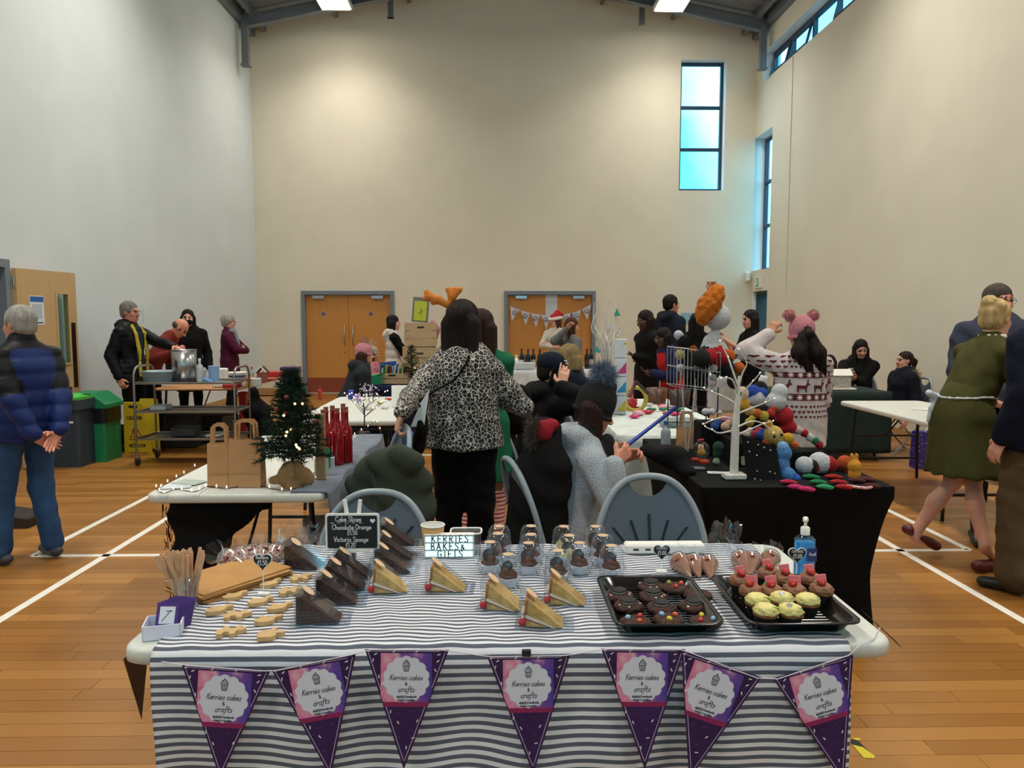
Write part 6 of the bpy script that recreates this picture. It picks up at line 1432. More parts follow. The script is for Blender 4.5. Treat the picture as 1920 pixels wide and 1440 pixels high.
# ---- chalkboard sign
Yc = 2.36; a, b = at_y(610, 963, Yc), at_y(712, 1030, Yc); cw, chh = b.x - a.x, a.z - b.z; cc = (a + b) / 2
cb = thing('chalkboard_sign', 'white-framed chalkboard listing cake slice prices', 'sign', (cc.x, Yc, TC + .002)); mp = lambda v: cc + Vector((v.x, v.z, v.y))
fr = part('frame', MB().prism(rrect(cw, chh, .008), -.004, .004, mp), m_white, cb, world=True); bd = part('slate', MB().prism(rrect(cw - .012, chh - .012, .006), -.0052, -.0035, mp), m_slate, cb, world=True)
mb = MB(); yy = cc.z + chh / 2
for t, sz, dz, dx in (('Cake Slices', .016, .024, -.012), ('Chocolate Orange', .0155, .049, -.002), ('£1.50', .0145, .066, .0), ('Victoria Sponge', .0155, .088, -.004), ('£1.20', .0145, .106, -.006)): write(mb, t, (cc.x + dx * 1.0, Yc - .006, yy - dz * chh / .115), (1, 0, 0), (0, 0, 1), sz, .12, jit=.03, seed=int(dz * 1000))
for i in range(5): mb.box((cc.x - .062 + i * .022, Yc - .006, yy - .0285 * chh / .115), (.011, .0004, .0013))
mb.prism(heart(24, .016), 0, .0006, lambda v: Vector((cc.x + cw / 2 - .02, Yc - .006, yy - .022)) + Vector((v.x, v.z, v.y))); part('chalk_lettering', mb, m_chalk, bd, world=True)
for s in (-1, 1):
 part('easel_leg', MB().box((cc.x + s * .012, Yc + .008, cc.z + .0), (.012, .006, chh + .085), rotm(0, s * R(7), 0), bev=.001), m_white, cb, world=True)
part('easel_strut', MB().box((cc.x, Yc + .04, (TC + cc.z) / 2 + .03), (.008, .005, .16), rotm(R(-24), 0, 0)), m_white, cb, world=True); part('ledge', MB().box((cc.x, Yc - .002, cc.z - chh / 2 - .004), (.1, .016, .006)), m_white, cb, world=True)
# ---- light box
Yl = 2.5; a, b = at_y(795, 1003, Yl), at_y(889, 1074, Yl); lw, lh = b.x - a.x, a.z - TC - .004; lc = Vector(((a.x + b.x) / 2, Yl, TC + .004 + lh / 2))
lb = thing('light_box', 'small lit cinema light box spelling the stall name', 'light box', (lc.x, Yl, TC + .002)); part('case', MB().box(lc + Vector((0, .015, 0)), (lw, .032, lh), bev=.003), m_white, lb, world=True)
m_lb = M('lightbox_panel', '#dff3f5', .4, emit=.75, ecol='#d4f4f7'); m_lbt = M('letter_dark', '#2c3338', .5)
for i, t in enumerate(('KERRIES', 'BAKES&', 'GIFTS')):
 z = lc.z + lh / 2 - lh * (i + .5) / 3; pn = part('letter_row', MB().box((lc.x, Yl - .0025, z), (lw - .01, .003, lh / 3 - .004)), m_lb, lb, world=True)
 mb = MB(); write(mb, t, (lc.x + .006 - (.008 if i == 1 else 0), Yl - .0045, z - .0115), (1, 0, 0), (0, 0, 1), .0235, .15, track=.24); part('letters', mb, m_lbt, pn, world=True)
for i in range(4): part('rail', MB().box((lc.x, Yl - .004, lc.z + lh / 2 - lh * i / 3 - (.002 if i == 0 else -.002 if i == 3 else 0)), (lw, .004, .003)), M('rail_grey', '#8c989c', .3), lb, world=True)
# ---- paper cup, tub, white tray
m_kcup = M('cup_kraft', '#b98f55', .7, var=.06);
def paper_cup(label, c, s=1.0):
 root = thing('paper_cup', label, 'cup', c, 0, 'kraft paper cups'); part('cup_wall', MB().lathe([(.027 * s, 0), (.0285 * s, .004 * s), (.0395 * s, .098 * s), (.038 * s, .098 * s), (.027 * s, .004 * s), (0, .004 * s)], 26, caps=False), m_kcup, root)
 part('cup_rim', MB().tube([(.0395 * s * math.cos(t), .0395 * s * math.sin(t), .099 * s) for t in (2 * PI * i / 26 for i in range(26))], .0022 * s, 6, closed=True), m_white, root); part('cup_lining', MB().lathe([(.0375 * s, .097 * s), (.0275 * s, .01 * s), (0, .01 * s)], 24, caps=False), m_white, root)
paper_cup('open kraft paper cup behind the lit letter box', T(812, 1038))
c = T(874, 1036); tub = thing('plastic_tub', 'clear plastic tub beside the paper cup', 'tub', c); part('tub_wall', MB().prism(rrect(.1, .07, .015), 0, .075), M_clear('frosted_tub', '#d9dde2', base=.15, rough=.3), tub); part('tub_rim', MB().tube([(x, y, .075) for x, y in rrect(.104, .074, .016)], .003, 6, closed=True), m_white, tub)
c = T(1245, 1036); wt = thing('white_tray', 'white slotted plastic tray at the back of the stall', 'tray', c); part('tray_wall', MB().box((0, 0, .018), (.27, .05, .034), bev=.006), m_white, wt)
part('slot_row', MB().box((-.1, -.0255, .018), (.018, .002, .006)).box((-.06, -.0255, .018), (.018, .002, .006)).box((-.02, -.0255, .018), (.018, .002, .006)), m_slot, wt)
# ---- hand sanitiser
c = T(1507, 1082); sn = thing('sanitiser_bottle', 'blue pump bottle of hand sanitiser', 'bottle', c)
m_gel = M('sanitiser_gel', '#39b4ee', .1, coat=.4); m_gelc = M_clear('bottle_clear', '#cdeaf8', base=.06)
part('gel', MB().prism(rrect(.056, .036, .012), .003, .112), m_gel, sn); part('bottle', MB().prism(rrect(.06, .04, .013), 0, .12).lathe([(.028, .12), (.025, .128), (.014, .134), (.0135, .14)], 20, sx=1, sy=.75), m_gelc, sn)
part('pump_collar', MB().lathe([(.0135, .134), (.0135, .155), (.010, .158)], 20), m_white, sn); part('pump_head', MB().cyl((0, 0, .157), (0, 0, .178), .0045).lathe([(.0045, .172), (.0085, .175), (.0085, .184), (.006, .188), (0, .188)], 14).tube([(0, 0, .183), (-.006, -.012, .184), (-.008, -.02, .18)], .0035, 8), m_white, sn)
lb2 = part('label', MB().grid(lambda a, b_: Vector((.0 + .03 * a, -.0208, .056 + .04 * b_)), 2, 2), M('label_indigo', '#27306e', .5), sn); mb = MB(); write(mb, 'Purell', (.015, -.0214, .074), (1, 0, 0), (0, 0, 1), .0085, .14, slant=.2); part('label_lettering', mb, m_chalk, lb2)
# ---- wooden cutlery in a tumbler
m_wood = M('birch_cutlery', '#d3aa86', .7, var=.12, vscale=30, bump=.15); c = T(351, 1140); c.z = TZ + .002
solo('glass_tumbler', MB().lathe([(0, .002), (.026, .002), (.034, .1), (.0355, .1), (.0275, 0), (0, 0)], 24, caps=False), m_clearp, 'clear tumbler holding the wooden cutlery', 'tumbler', c)
def spoon_mesh():
 pts = [(-.004, 0), (.004, 0), (.0045, .09), (.006, .105), (.0115, .122), (.0125, .138), (.009, .152), (0, .158), (-.009, .152), (-.0125, .138), (-.0115, .122), (-.006, .105), (-.0045, .09)]; return MB().prism(pts, -.0009, .0009, lambda v: Vector((v.x, v.z - .35 * max(0, v.y - .1) ** 1.0 * .3, v.y))).mesh('wooden_spoon', m_wood)
def knife_mesh():
 pts = [(-.005, 0), (.005, 0), (.0055, .07), (.008, .09), (.008, .145), (.003, .16), (-.006, .158), (-.0055, .07)]; return MB().prism(pts, -.0009, .0009, lambda v: Vector((v.x, v.z, v.y))).mesh('wooden_knife', m_wood)
sm_, km_ = spoon_mesh(), knife_mesh(); rn = random.Random(21)
for i in range(26):
 sp = i < 15; o = bpy.data.objects.new('wooden_spoon' if sp else 'wooden_knife', sm_ if sp else km_); COL.objects.link(o)
 a = rn.random() * 2 * PI; rr = rn.random() ** .5 * .017; lx = (-.32 if sp else .18) + rn.uniform(-.12, .14)
 o.location = c + Vector((rr * math.cos(a), rr * math.sin(a), .005 + rn.random() * .012)); o.rotation_euler = (rn.uniform(-.12, .14), lx * .95, rn.uniform(-.7, .7))
 tag(o, 'wooden spoon standing bowl-up in the tumbler' if sp else 'flat wooden knife standing in the tumbler', 'spoon' if sp else 'knife', 'wooden cutlery in the tumbler')
# ---- stack of kraft paper bags
m_kraft = M('kraft_paper', '#b5864c', .75, var=.1, vscale=12, bump=.1); rn = random.Random(5); a, b = at_z(285, 1120, TZ + .03), at_z(455, 1070, TZ + .03); kc = Vector((-.80, 2.27, TZ))
bm0 = MB().box((0, 0, .0022), (.20, .30, .0042), bev=.001).mesh('paper_bag', m_kraft)
for i in range(7):
 o = bpy.data.objects.new('paper_bag', bm0); COL.objects.link(o); o.location = kc + Vector((rn.uniform(-.006, .006), rn.uniform(-.006, .006), .0015 + i * .0047)); o.rotation_euler = (0, 0, R(-38 + rn.uniform(-2.5, 2.5)))
 tag(o, 'topmost brown paper bag of the flat stack by the cutlery' if i == 6 else 'brown paper bag within the flat stack by the cutlery', 'paper bag', 'flat brown paper bags')
# ---- card holder
m_violet = M('card_violet', '#4c1a78', .4, var=.15, vscale=30); m_cardw = M('card_white', '#dfe0ea', .5); a = at_z(297, 1200, TZ); bx = thing('card_box', 'small white box holding purple cards on the table corner', 'box', (a.x, a.y + .035, TZ + .002), R(14)); t = .003; w_, d_, h_ = .088, .075, .036
part('box_wall', MB().box((0, -d_ / 2, h_ / 2), (w_, t, h_)).box((0, d_ / 2, h_ / 2), (w_, t, h_)).box((-w_ / 2, 0, h_ / 2), (t, d_ + t, h_)).box((w_ / 2, 0, h_ / 2), (t, d_ + t, h_)).box((0, 0, t / 2), (w_, d_, t)), M('card_box_white', '#dcdff0', .5), bx)
for i in range(6):
 cd = thing('business_card', 'purple business card leaning in front in the white box' if i == 0 else 'purple business card behind others in the white box', 'card', bx.location + Vector((.008 + .004 * i, -.012 + .0085 * i, .014)), R(14), 'purple business cards')
 rt_ = rotm(R(-22), R(6 + i), 0); part('card_sheet', MB().box(rt_ @ Vector((0, 0, .028)), (.052, .0008, .078), rt_), m_violet, cd); part('card_panel', MB().box(rt_ @ Vector((0, -.0008, .036)), (.036, .0004, .042), rt_), m_cardw, cd)
 if i == 0: part('card_marks', MB().box(rt_ @ Vector((-.002, -.0013, .034)), (.0018, .0003, .034), rt_ @ rotm(0, R(35), 0)).box(rt_ @ Vector((.004, -.0013, .046)), (.016, .0003, .0018), rt_), m_slot, cd)
# ---- wooden-looking shortbread shapes
m_short = M('shortbread', '#c9a673', .7, var=.06, vscale=30, bump=.15, bscale=120)
def outline(kind):
 if kind == 0:   # bird / snail
  P = [(-.03, -.012), (-.018, -.02), (.004, -.02), (.016, -.01), (.02, .004), (.03, .006), (.036, .014), (.03, .022), (.018, .02), (.01, .012), (-.004, .012), (-.012, .022), (-.02, .02), (-.018, .008), (-.032, .002)]
 elif kind == 1:  # reindeer
  P = [(-.032, -.02), (-.02, -.022), (-.016, -.01), (-.004, -.011), (-.002, -.024), (.01, -.024), (.012, -.006), (.024, -.004), (.034, .004), (.03, .012), (.02, .01), (.022, .022), (.012, .024), (.008, .012), (-.006, .013), (-.008, .026), (-.02, .024), (-.022, .01), (-.034, .006)]
 else:            # bunny
  P = [(-.02, -.022), (.006, -.024), (.018, -.014), (.018, 0), (.032, -.002), (.036, .008), (.024, .014), (.012, .012), (.016, .03), (.006, .034), (.0, .016), (-.012, .02), (-.022, .012), (-.026, -.008)]
 return [tuple(v[:2]) for v in spline([(x, y, 0) for x, y in P + [P[0]]], 2)[:-1]]
sh_me = [MB().prism(outline(k), 0, .011).mesh('shortbread_shape', m_short) for k in range(3)]
for i, (x, y, k, l) in enumerate([(465, 1098, 1, 'reindeer-shaped shortbread furthest back on the left'), (508, 1098, 0, 'bird-shaped shortbread behind the heart sign'), (566, 1087, 1, 'reindeer-shaped shortbread furthest back, by the chocolate boxes'), (546, 1112, 1, 'reindeer-shaped shortbread right of the heart sign foot'), (440, 1122, 0, 'bird-shaped shortbread below the bag stack corner'), (488, 1132, 0, 'bird-shaped shortbread in the middle of the group'), (524, 1143, 0, 'bird-shaped shortbread touching the front chocolate box'), (410, 1148, 0, 'bird-shaped shortbread furthest left'), (446, 1158, 1, 'reindeer-shaped shortbread in the left middle'), (502, 1167, 0, 'bird-shaped shortbread low in the middle'), (434, 1189, 1, 'reindeer-shaped shortbread at the front left'), (504, 1195, 2, 'bunny-shaped shortbread at the front edge')]):
 o = bpy.data.objects.new('shortbread_shape', sh_me[k]); COL.objects.link(o); o.location = T(x, y, .0035); o.rotation_euler = (0, 0, R((i * 47) % 50 - 10)); s_ = 1.05; o.scale = (s_, s_, s_); tag(o, l, 'biscuit', 'shortbread shapes')
# ---- cellophane cones
m_cello = M_clear('cellophane', '#f2f6fb', base=.1, rough=.08); m_sprk = bpy.data.materials.new('sprinkle_mix'); m_sprk.use_nodes = True; b = NB(m_sprk); vv = b.new('ShaderNodeTexVoronoi'); vv.inputs['Scale'].default_value = 190; b.link(b.coord(), vv.inputs['Vector'])
b.link(b.ramp(b.sep(vv.outputs['Color'])[0], [(0, lin('#5c2f22')), (.35, lin('#8d6a4c')), (.55, lin('#d8c6b2')), (.8, lin('#a5484a')), (1, lin('#e0d2c0'))]), b.n['Principled BSDF'].inputs['Base Color'])
m_cocoa = M('cocoa_powder', '#a8755a', .85, var=.12, vscale=60); m_kiss = M('sticker_red', '#a62a2e', .5); m_mallow = M('marshmallow', '#e6cfc4', .7)
def cone_bag(label, tip, direc, mat, group, L=.125, r=.034, up=None, seed=0):
 d = Vector(direc).normalized(); x, y, z = frame_from(d); rot = Matrix((x, y, z)).transposed(); root = thing('cone_bag', label, 'sweet cone', tip, 0, group); q = lambda mb: mb
 def place(mb): mb.v = [tuple(rot @ Vector(v)) for v in mb.v]; return mb
 part('filling', place(MB().lathe([(.002, .004), (r * .93, L * .8), (r * .98, L * .86), (r * .8, L * .95), (r * .3, L), (0, L)], 20, caps=False)), mat, root)
 if mat is m_cocoa: part('marshmallows', place(MB().lathe([(r * .9, L * .86), (r * .86, L * .95), (r * .4, L * 1.04), (0, L * 1.05)], 16, mod=lambda a, z: 1 + .1 * math.sin(5 * a))), m_mallow, root)
 rn = random.Random(seed); ph = rn.random() * 6
 part('wrapper', place(MB().lathe([(.003, 0), (r * 1.02, L * .84), (r * .96, L), (r * .34, L * 1.1)], 22, caps=False)), m_cello, root)
 mb = MB()
 for i in range(9):
  a = 2 * PI * i / 9 + ph; o1, o2 = Vector((math.cos(a), math.sin(a), 0)), Vector((math.cos(a + .7), math.sin(a + .7), 0)); mb.add([o1 * r * .3 + Vector((0, 0, L * 1.09)), o2 * r * .3 + Vector((0, 0, L * 1.09)), o2 * r * (.8 + .5 * rn.random()) + Vector((0, 0, L * (1.32 + .25 * rn.random()))), o1 * r * (1 + .5 * rn.random()) + Vector((0, 0, L * (1.3 + .3 * rn.random())))], [(0, 1, 2, 3)])
 part('frill', place(mb), m_cello, root)
 # sticker towards the camera
 cam_d = (Vector((0, 0, EYE)) - Vector(tip)).normalized(); n_ = (cam_d - d * cam_d.dot(d)).normalized(); zc_ = .7; pc = d * L * zc_ + n_ * (r * .84 + .0015); t_ = d.cross(n_)
 part('sticker', MB().add([pc + t_ * .009 * math.cos(a) + (d - n_ * (r / L)).normalized() * .0065 * math.sin(a) for a in (2 * PI * i / 14 for i in range(14))], [tuple(range(14))]), m_kiss, root); return root
gB = 'banana treats in cellophane cones'
for i, (x0, y0, x1, y1, l) in enumerate([(470, 1066, 405, 1038, 'sprinkle-coated cone bag lying furthest left'), (476, 1064, 432, 1028, 'sprinkle-coated cone bag second from the left'), (484, 1062, 466, 1018, 'sprinkle-coated cone bag pointing straight back'), (490, 1062, 500, 1018, 'sprinkle-coated cone bag behind the heart sign'), (494, 1064, 528, 1024, 'sprinkle-coated cone bag beside the lone chocolate box')]):
 a, b = T(x0, y0, .014), T(x1, y1, .03); cone_bag(l, a, b - a, m_sprk, gB, L=.13, seed=i)
gH = 'hot chocolate cones'
for i, (x0, y0, x1, y1, l) in enumerate([(1297, 1083, 1262, 1040, 'cocoa cone bag behind the cookies heart sign'), (1312, 1084, 1292, 1034, 'cocoa cone bag second in the first trio'), (1333, 1086, 1324, 1034, 'cocoa cone bag third in the first trio'), (1404, 1078, 1380, 1034, 'cocoa cone bag first in the second trio'), (1407, 1078, 1412, 1030, 'cocoa cone bag second in the second trio'), (1436, 1074, 1450, 1032, 'cocoa cone bag nearest the sanitiser')]):
 a, b = T(x0, y0, .012), T(x1, y1, .035); cone_bag(l, a, b - a, m_cocoa, gH, L=.12, r=.032, seed=i + 9)
# loose cellophane bags behind
for i, (x, y) in enumerate([(548, 1028), (590, 1032), (1360, 1028)]):
 rn = random.Random(i); c = T(x, y); solow('cellophane_bag', MB().grid(lambda a, b_: c + Vector(((a - .5) * .1 + .01 * math.sin(b_ * 7 + i), (b_ - .5) * .05 + .012 * math.sin(a * 9 + i), .006 + .09 * b_ * (1 - .4 * abs(a - .5)) + .012 * math.sin(a * 17 + b_ * 9 + i))), 14, 8, smooth=False), m_cello, ['crumpled clear cellophane bags by the lone chocolate box', 'crumpled clear cellophane bags under the chalkboard', 'crumpled clear cellophane between the two cone trios'][i], 'bag')
# ================================================================ BUNTING
m_flag = M('flag_purple', '#2a0f4e', .45, var=.3, vscale=9); m_flagb = M('flag_back', '#6e5a4e', .7, var=.15); m_edge = M('flag_edge_white', '#cfc9de', .5)
mw = bpy.data.materials.new('watercolour_print'); mw.use_nodes = True; b = NB(mw); uvn = b.new('ShaderNodeUVMap', uv_map='map'); xx = b.sep(uvn.outputs[0]); n1 = b.noise(3.2, 3, uvn.outputs[0])
c_ = b.ramp(b.math('ADD', b.math('MULTIPLY', n1, .7), b.math('MULTIPLY', xx[0], .45)), [(.2, lin('#b8286e')), (.38, lin('#d986a8')), (.5, lin('#d9b0c0')), (.64, lin('#7a4aa0')), (.85, lin('#2a3590'))]); c_ = b.mix(b.math('GREATER_THAN', b.math('SUBTRACT', .09, xx[1]), .0), c_, lin('#8a1c58'))
b.link(c_, b.n['Principled BSDF'].inputs['Base Color']); b.n['Principled BSDF'].inputs['Roughness'].default_value = .5
m_badge = M('badge_pale', '#d3d7e6', .55); m_ink = M('ink_charcoal', '#2b2f3a', .6); m_sprw = M('sprinkle_white', '#e8e6f0', .5); m_sprd = M('sprinkle_mauve', '#5a2f62', .5)
bun = thing('bunting', 'purple cake-stall bunting of printed pennants strung along the table front', 'bunting', (0, FY0 - .05, TC - .2)); Yb_ = FY0 - .052
def pennant(A, B, C, back=False):
 A, B, C = Vector(A), Vector(B), Vector(C); xd = (B - A).normalized(); W = (B - A).length; nz_ = xd.cross((C - A)).normalized(); yd = nz_.cross(xd)     # yd points up, nz_ away from the camera
 if nz_.y < 0: nz_ = -nz_
 yd = (A - C) - xd * (A - C).dot(xd); yd.normalize(); Q = lambda x, y, d=0: A + xd * x * W + yd * y * W - nz_ * d
 hgt = -((C - A).dot(yd)) / W; cx = (C - A).dot(xd) / W; e = .0004
 fl_ = part('pennant', MB().add([A, B, C, A + nz_ * e, B + nz_ * e, C + nz_ * e], [(0, 2, 1), (3, 4, 5), (0, 1, 4, 3), (1, 2, 5, 4), (2, 0, 3, 5)]), m_flagb if back else m_flag, bun, world=True)
 if back: return
 edge = MB()
 for p_, q_, o in ((A, B, .02), (A, C, .03), (B, C, .03)):
  t_ = (q_ - p_).normalized(); n_ = nz_.cross(t_); inn = (A + B + C) / 3 - p_; n_ = n_ if n_.dot(inn) > 0 else -n_; o_ = .004 if q_ is B and p_ is A else .0055
  edge.add([p_ + n_ * o_ + t_ * .008 - nz_ * .0006, q_ + n_ * o_ - t_ * .02 - nz_ * .0006, q_ + n_ * (o_ + .0012) - t_ * .022 - nz_ * .0006, p_ + n_ * (o_ + .0012) + t_ * .008 - nz_ * .0006], [(0, 1, 2, 3)])
 part('edge_line', edge, m_edge, fl_, world=True)
 # square print clipped by the pennant sides
 s0, s1 = .19, .80; ytop, ybot = -.045, -.70; L_ = lambda y: cx * (y / -hgt); R_ = lambda y: 1 + (cx - 1) * (y / -hgt); N = 16; V = []; U_ = []
 for i in range(N + 1):
  y = ytop + (ybot - ytop) * i / N; a, b_ = max(s0, L_(y) + .012), min(s1, R_(y) - .012)
  for j in range(5): x = a + (b_ - a) * j / 4; V.append(Q(x, y, .0008)); U_.append(((x - s0) / (s1 - s0), 1 - i / N))
 mb = MB(); mb.add(V, [(i * 5 + j, i * 5 + j + 1, (i + 1) * 5 + j + 1, (i + 1) * 5 + j) for i in range(N) for j in range(4)])
 for k, u in enumerate(U_): mb.uv[k] = u
 part('watercolour_panel', mb, mw, fl_, world=True)
 bc = (.495, -.36); n = 84; part('scalloped_badge', MB().add([Q(bc[0] + (.262 + .024 * abs(math.sin(7 * t))) * math.cos(t) * .98, bc[1] + (.262 + .024 * abs(math.sin(7 * t))) * math.sin(t), .0014) for t in (2 * PI * i / n for i in range(n))], [tuple(range(n))]), m_badge, fl_, world=True)
 mb = MB(); O = lambda x, y: Q(x, y, .002)
 def poly(P, wd=.008):
  for i in range(len(P) - 1):
   a, b_ = O(*P[i]), O(*P[i + 1]); t_ = (b_ - a).normalized(); n_ = nz_.cross(t_) * wd * W / 2; mb.add([a - n_, b_ - n_, b_ + n_, a + n_], [(0, 1, 2, 3)])
 ix, iy = .495, -.175; poly([(ix - .036, iy - .02), (ix - .026, iy - .085), (ix + .026, iy - .085), (ix + .036, iy - .02), (ix - .036, iy - .02)]);
 for k in (-.014, 0, .014): poly([(ix + k * 1.2, iy - .022), (ix + k, iy - .083)], .006)
 poly([(ix - .038, iy - .018), (ix - .042, iy), (ix - .025, iy + .012), (ix - .028, iy + .026), (ix - .006, iy + .034), (ix + .002, iy + .055), (ix + .012, iy + .034), (ix + .028, iy + .024), (ix + .026, iy + .01), (ix + .042, iy), (ix + .038, iy - .018)]); poly([(ix - .03, iy + .008), (ix + .03, iy - .004)], .006); poly([(ix - .02, iy + .028), (ix + .022, iy + .014)], .006); part('cupcake_icon', mb, m_ink, fl_, world=True)
 mb = MB(); write(mb, 'Kerries cakes', Q(.49, -.37, .002), xd, yd, .068 * W, .1, slant=.28, jit=.03); write(mb, '&', Q(.495, -.435, .002), xd, yd, .055 * W, .12); write(mb, 'crafts', Q(.495, -.515, .002), xd, yd, .072 * W, .1, slant=.28, jit=.03)
 write(mb, 'Delightful handmade', Q(.495, -.585, .002), xd, yd, .029 * W, .17); write(mb, 'treats & goodies', Q(.495, -.625, .002), xd, yd, .029 * W, .17); part('lettering', mb, m_ink, fl_, world=True)
 rn = random.Random(8); mbw, mbd = MB(), MB()
 spots = [(.1, -.13, 75), (.13, -.055, 30), (.88, -.06, 15), (.87, -.14, 45), (.84, -.25, -60), (.17, -.33, -80), (.21, -.42, 40), (.31, -.76, 80), (.40, -.89, -60), (.63, -.87, 55), (.58, -1.08, 10), (.50, -1.2, 88), (.05, -.02, 10), (.35, -.02, 40), (.62, -.02, 40)]
 for k, (x, y, a) in enumerate(spots + [(.42, -.78, 0), (.57, -.76, 20), (.42, -1.07, 0), (.55, -.98, 30), (.47, -1.3, 60)]):
  if not (L_(y) + .02 < x < R_(y) - .02): continue
  (mbw, mbd) = (MB(), MB()); c = Q(x, y, .0016); v = xd * math.cos(R(a)) + yd * math.sin(R(a)); n_ = nz_.cross(v); l, w2 = .02 * W, .0062 * W; (mbw if k < len(spots) else mbd).add([c - v * l - n_ * w2, c + v * l - n_ * w2, c + v * l + n_ * w2, c - v * l + n_ * w2], [(0, 1, 2, 3)])
  part('sprinkle', mbw if k < len(spots) else mbd, m_sprw if k < len(spots) else m_sprd, fl_, world=True)
fl_px = [((341, 1247), (507, 1257), (413, 1462)), ((509, 1256), (667, 1227), (620, 1458)), ((684, 1217), (842, 1218), (757, 1443)), ((913, 1231), (1069, 1228), (1000, 1452)), ((1127, 1216), (1285, 1217), (1209, 1443)), ((1277, 1220), (1428, 1270), (1292, 1462)), ((1449, 1272), (1600, 1228), (1583, 1470))]
cord = [at_y(236, 1230, FY0 + .04)]
for k, (a, b, c) in enumerate(fl_px):
 yk = Yb_ - .002 * (k % 2); A_, B_, C_ = at_y(*a, yk), at_y(*b, yk), at_y(*c, yk - .008); pennant(A_, B_, C_); cord += [A_ + Vector((.012, -.001, -.001)), B_ + Vector((-.012, -.001, -.001))]
cord += [at_y(1612, 1210, FY0 - .03), Vector((FX1 - .05, FY0 + .02, TZ + .004)), Vector((FX1 + .006, FY0 + .1, TZ + .0))]
part('cord', MB().tube(cord, .0013, 6), m_edge, bun, world=True)
# pennants turning the corners
xl = FX0 - .012; pennant((xl, FY0 + .05, TZ - .045), (xl, FY0 + .2, TZ - .03), (xl - .004, FY0 + .14, TZ - .25), True)
xr = FX1 + .012; pennant((xr, FY0 + .07, TZ - .005), (xr + .002, FY0 + .22, TZ - .0), (xr + .07, FY0 + .13, TZ - .07), False)
part('clip', MB().box(at_y(987, 1224, Yb_ - .004), (.022, .01, .016), bev=.002), m_slot, bun, world=True)
# hazard tape on the floor
c = at_z(1617, 1402); tp_ = thing('hazard_tape', 'scrap of yellow and black hazard tape stuck to the floor', 'tape', (c.x, c.y, .001)); fz = lambda P: [at_z(x, y, .002) for x, y in P]
part('yellow_band', MB().add(fz([(1598, 1396), (1618, 1401), (1640, 1417), (1640, 1422), (1620, 1421)]), [(4, 3, 2, 1, 0)]).add(fz([(1597, 1383), (1612, 1384), (1615, 1388), (1606, 1388)]), [(3, 2, 1, 0)]), M('tape_yellow', '#d8c92e', .4), tp_, world=True, solid=.0006); part('black_band', MB().add(fz([(1594, 1386), (1608, 1388), (1632, 1411), (1618, 1401), (1597, 1395)]), [(4, 3, 2, 1, 0)]), m_slot, tp_, world=True, solid=.0006)

# ================================================================ TREE STALL (left) AND WHAT STANDS BEYOND
TT = lambda px, py, dz=.003: at_z(px, py, TZ + dz)
m_needle = M('pine_needles', '#15301d', .8, var=.35, vscale=60); m_bulb = M('fairy_bulb_warm', '#ffd9a0', .4, emit=7, ecol='#ffc070'); m_bulbw = M('fairy_bulb_white', '#fff0e0', .4, emit=2.2, ecol='#ffe6cc'); m_wire = M('wire_black', '#0c0c0d', .5); m_bark = M('bark_brown', '#3a281a', .9, bump=.5)
def pine(label, base, h, r, n_br, seed, bulbs=(), wn=1.0):
 rn = random.Random(seed); root = thing('christmas_tree', label, 'christmas tree', base, 0); part('trunk', MB().cyl((0, 0, 0), (0, 0, h * .97), .008, .003, 8), m_bark, root); mb = MB()
 for b in range(n_br):
  t = (b + rn.random()) / n_br; z = h * (.14 + .84 * t); L = r * (1 - t) ** .8 * (.75 + .45 * rn.random()) + .025; a = b * 2.4 + rn.random(); d = Vector((math.cos(a), math.sin(a), .25 + .5 * t)).normalized()
  for i in range(int(24 * wn) + int(L * 420 * wn)):
   s = rn.random(); p = Vector((0, 0, z)) + d * L * s - Vector((0, 0, .25 * L * s * s)); nd = (d * .5 + Vector((rn.gauss(0, .7), rn.gauss(0, .7), rn.gauss(0, .5)))).normalized(); x, y, _ = frame_from(nd); ln = .026 + .016 * rn.random(); w = .0019
   mb.add([p - x * w, p + x * w, p + nd * ln], [(0, 1, 2)]); mb.add([p - y * w, p + y * w, p + nd * ln * .95], [(0, 1, 2)])
 tag(part('needles', mb, m_needle, root), kind='stuff')
 for q in bulbs: part('fairy_bulb', MB().sphere(q - Vector(base), .0055, 8), m_bulb, root)
 return root
tb0 = TT(550, 912); Yt = tb0.y
tre = pine('small green Christmas tree with warm fairy lights in a burlap-wrapped pot', tb0 + Vector((0, 0, .06)), at_y(562, 695, Yt).z - TZ - .06,   .16, 150, 3, [at_y(x, y, Yt - d) for x, y, d in ((553, 757, .06), (567, 757, .05), (532, 779, .1), (538, 810, .13), (545, 806, .13), (536, 817, .13), (555, 834, .15), (561, 841, .15), (557, 838, .14))])
for i, (x, y) in enumerate(((535, 775), (518, 768), (590, 790), (537, 745))): part('bauble', MB().sphere(at_y(x, y, Yt - .07 - .02 * (i % 2)) - Vector(tre.location), .012, 10), M('bauble_maroon', '#5c1822', .3), tre)
part('burlap_wrap', blob('burlap', SDF(.007, .02).cap((0, 0, -.05), (0, 0, .02), .06, .05).ell((-.05, -.03, -.02), (.055, .03, .03)).ell((.06, -.03, -.01), (.045, .02, .045)).ell((-.02, -.045, 0), (.04, .03, .04)), M('burlap', '#9c7a52', .95, var=.2, vscale=40, bump=.7, bscale=160), lambda P: .006 * np.sin(60 * P[:, 0] + 30 * P[:, 2])), None, tre)
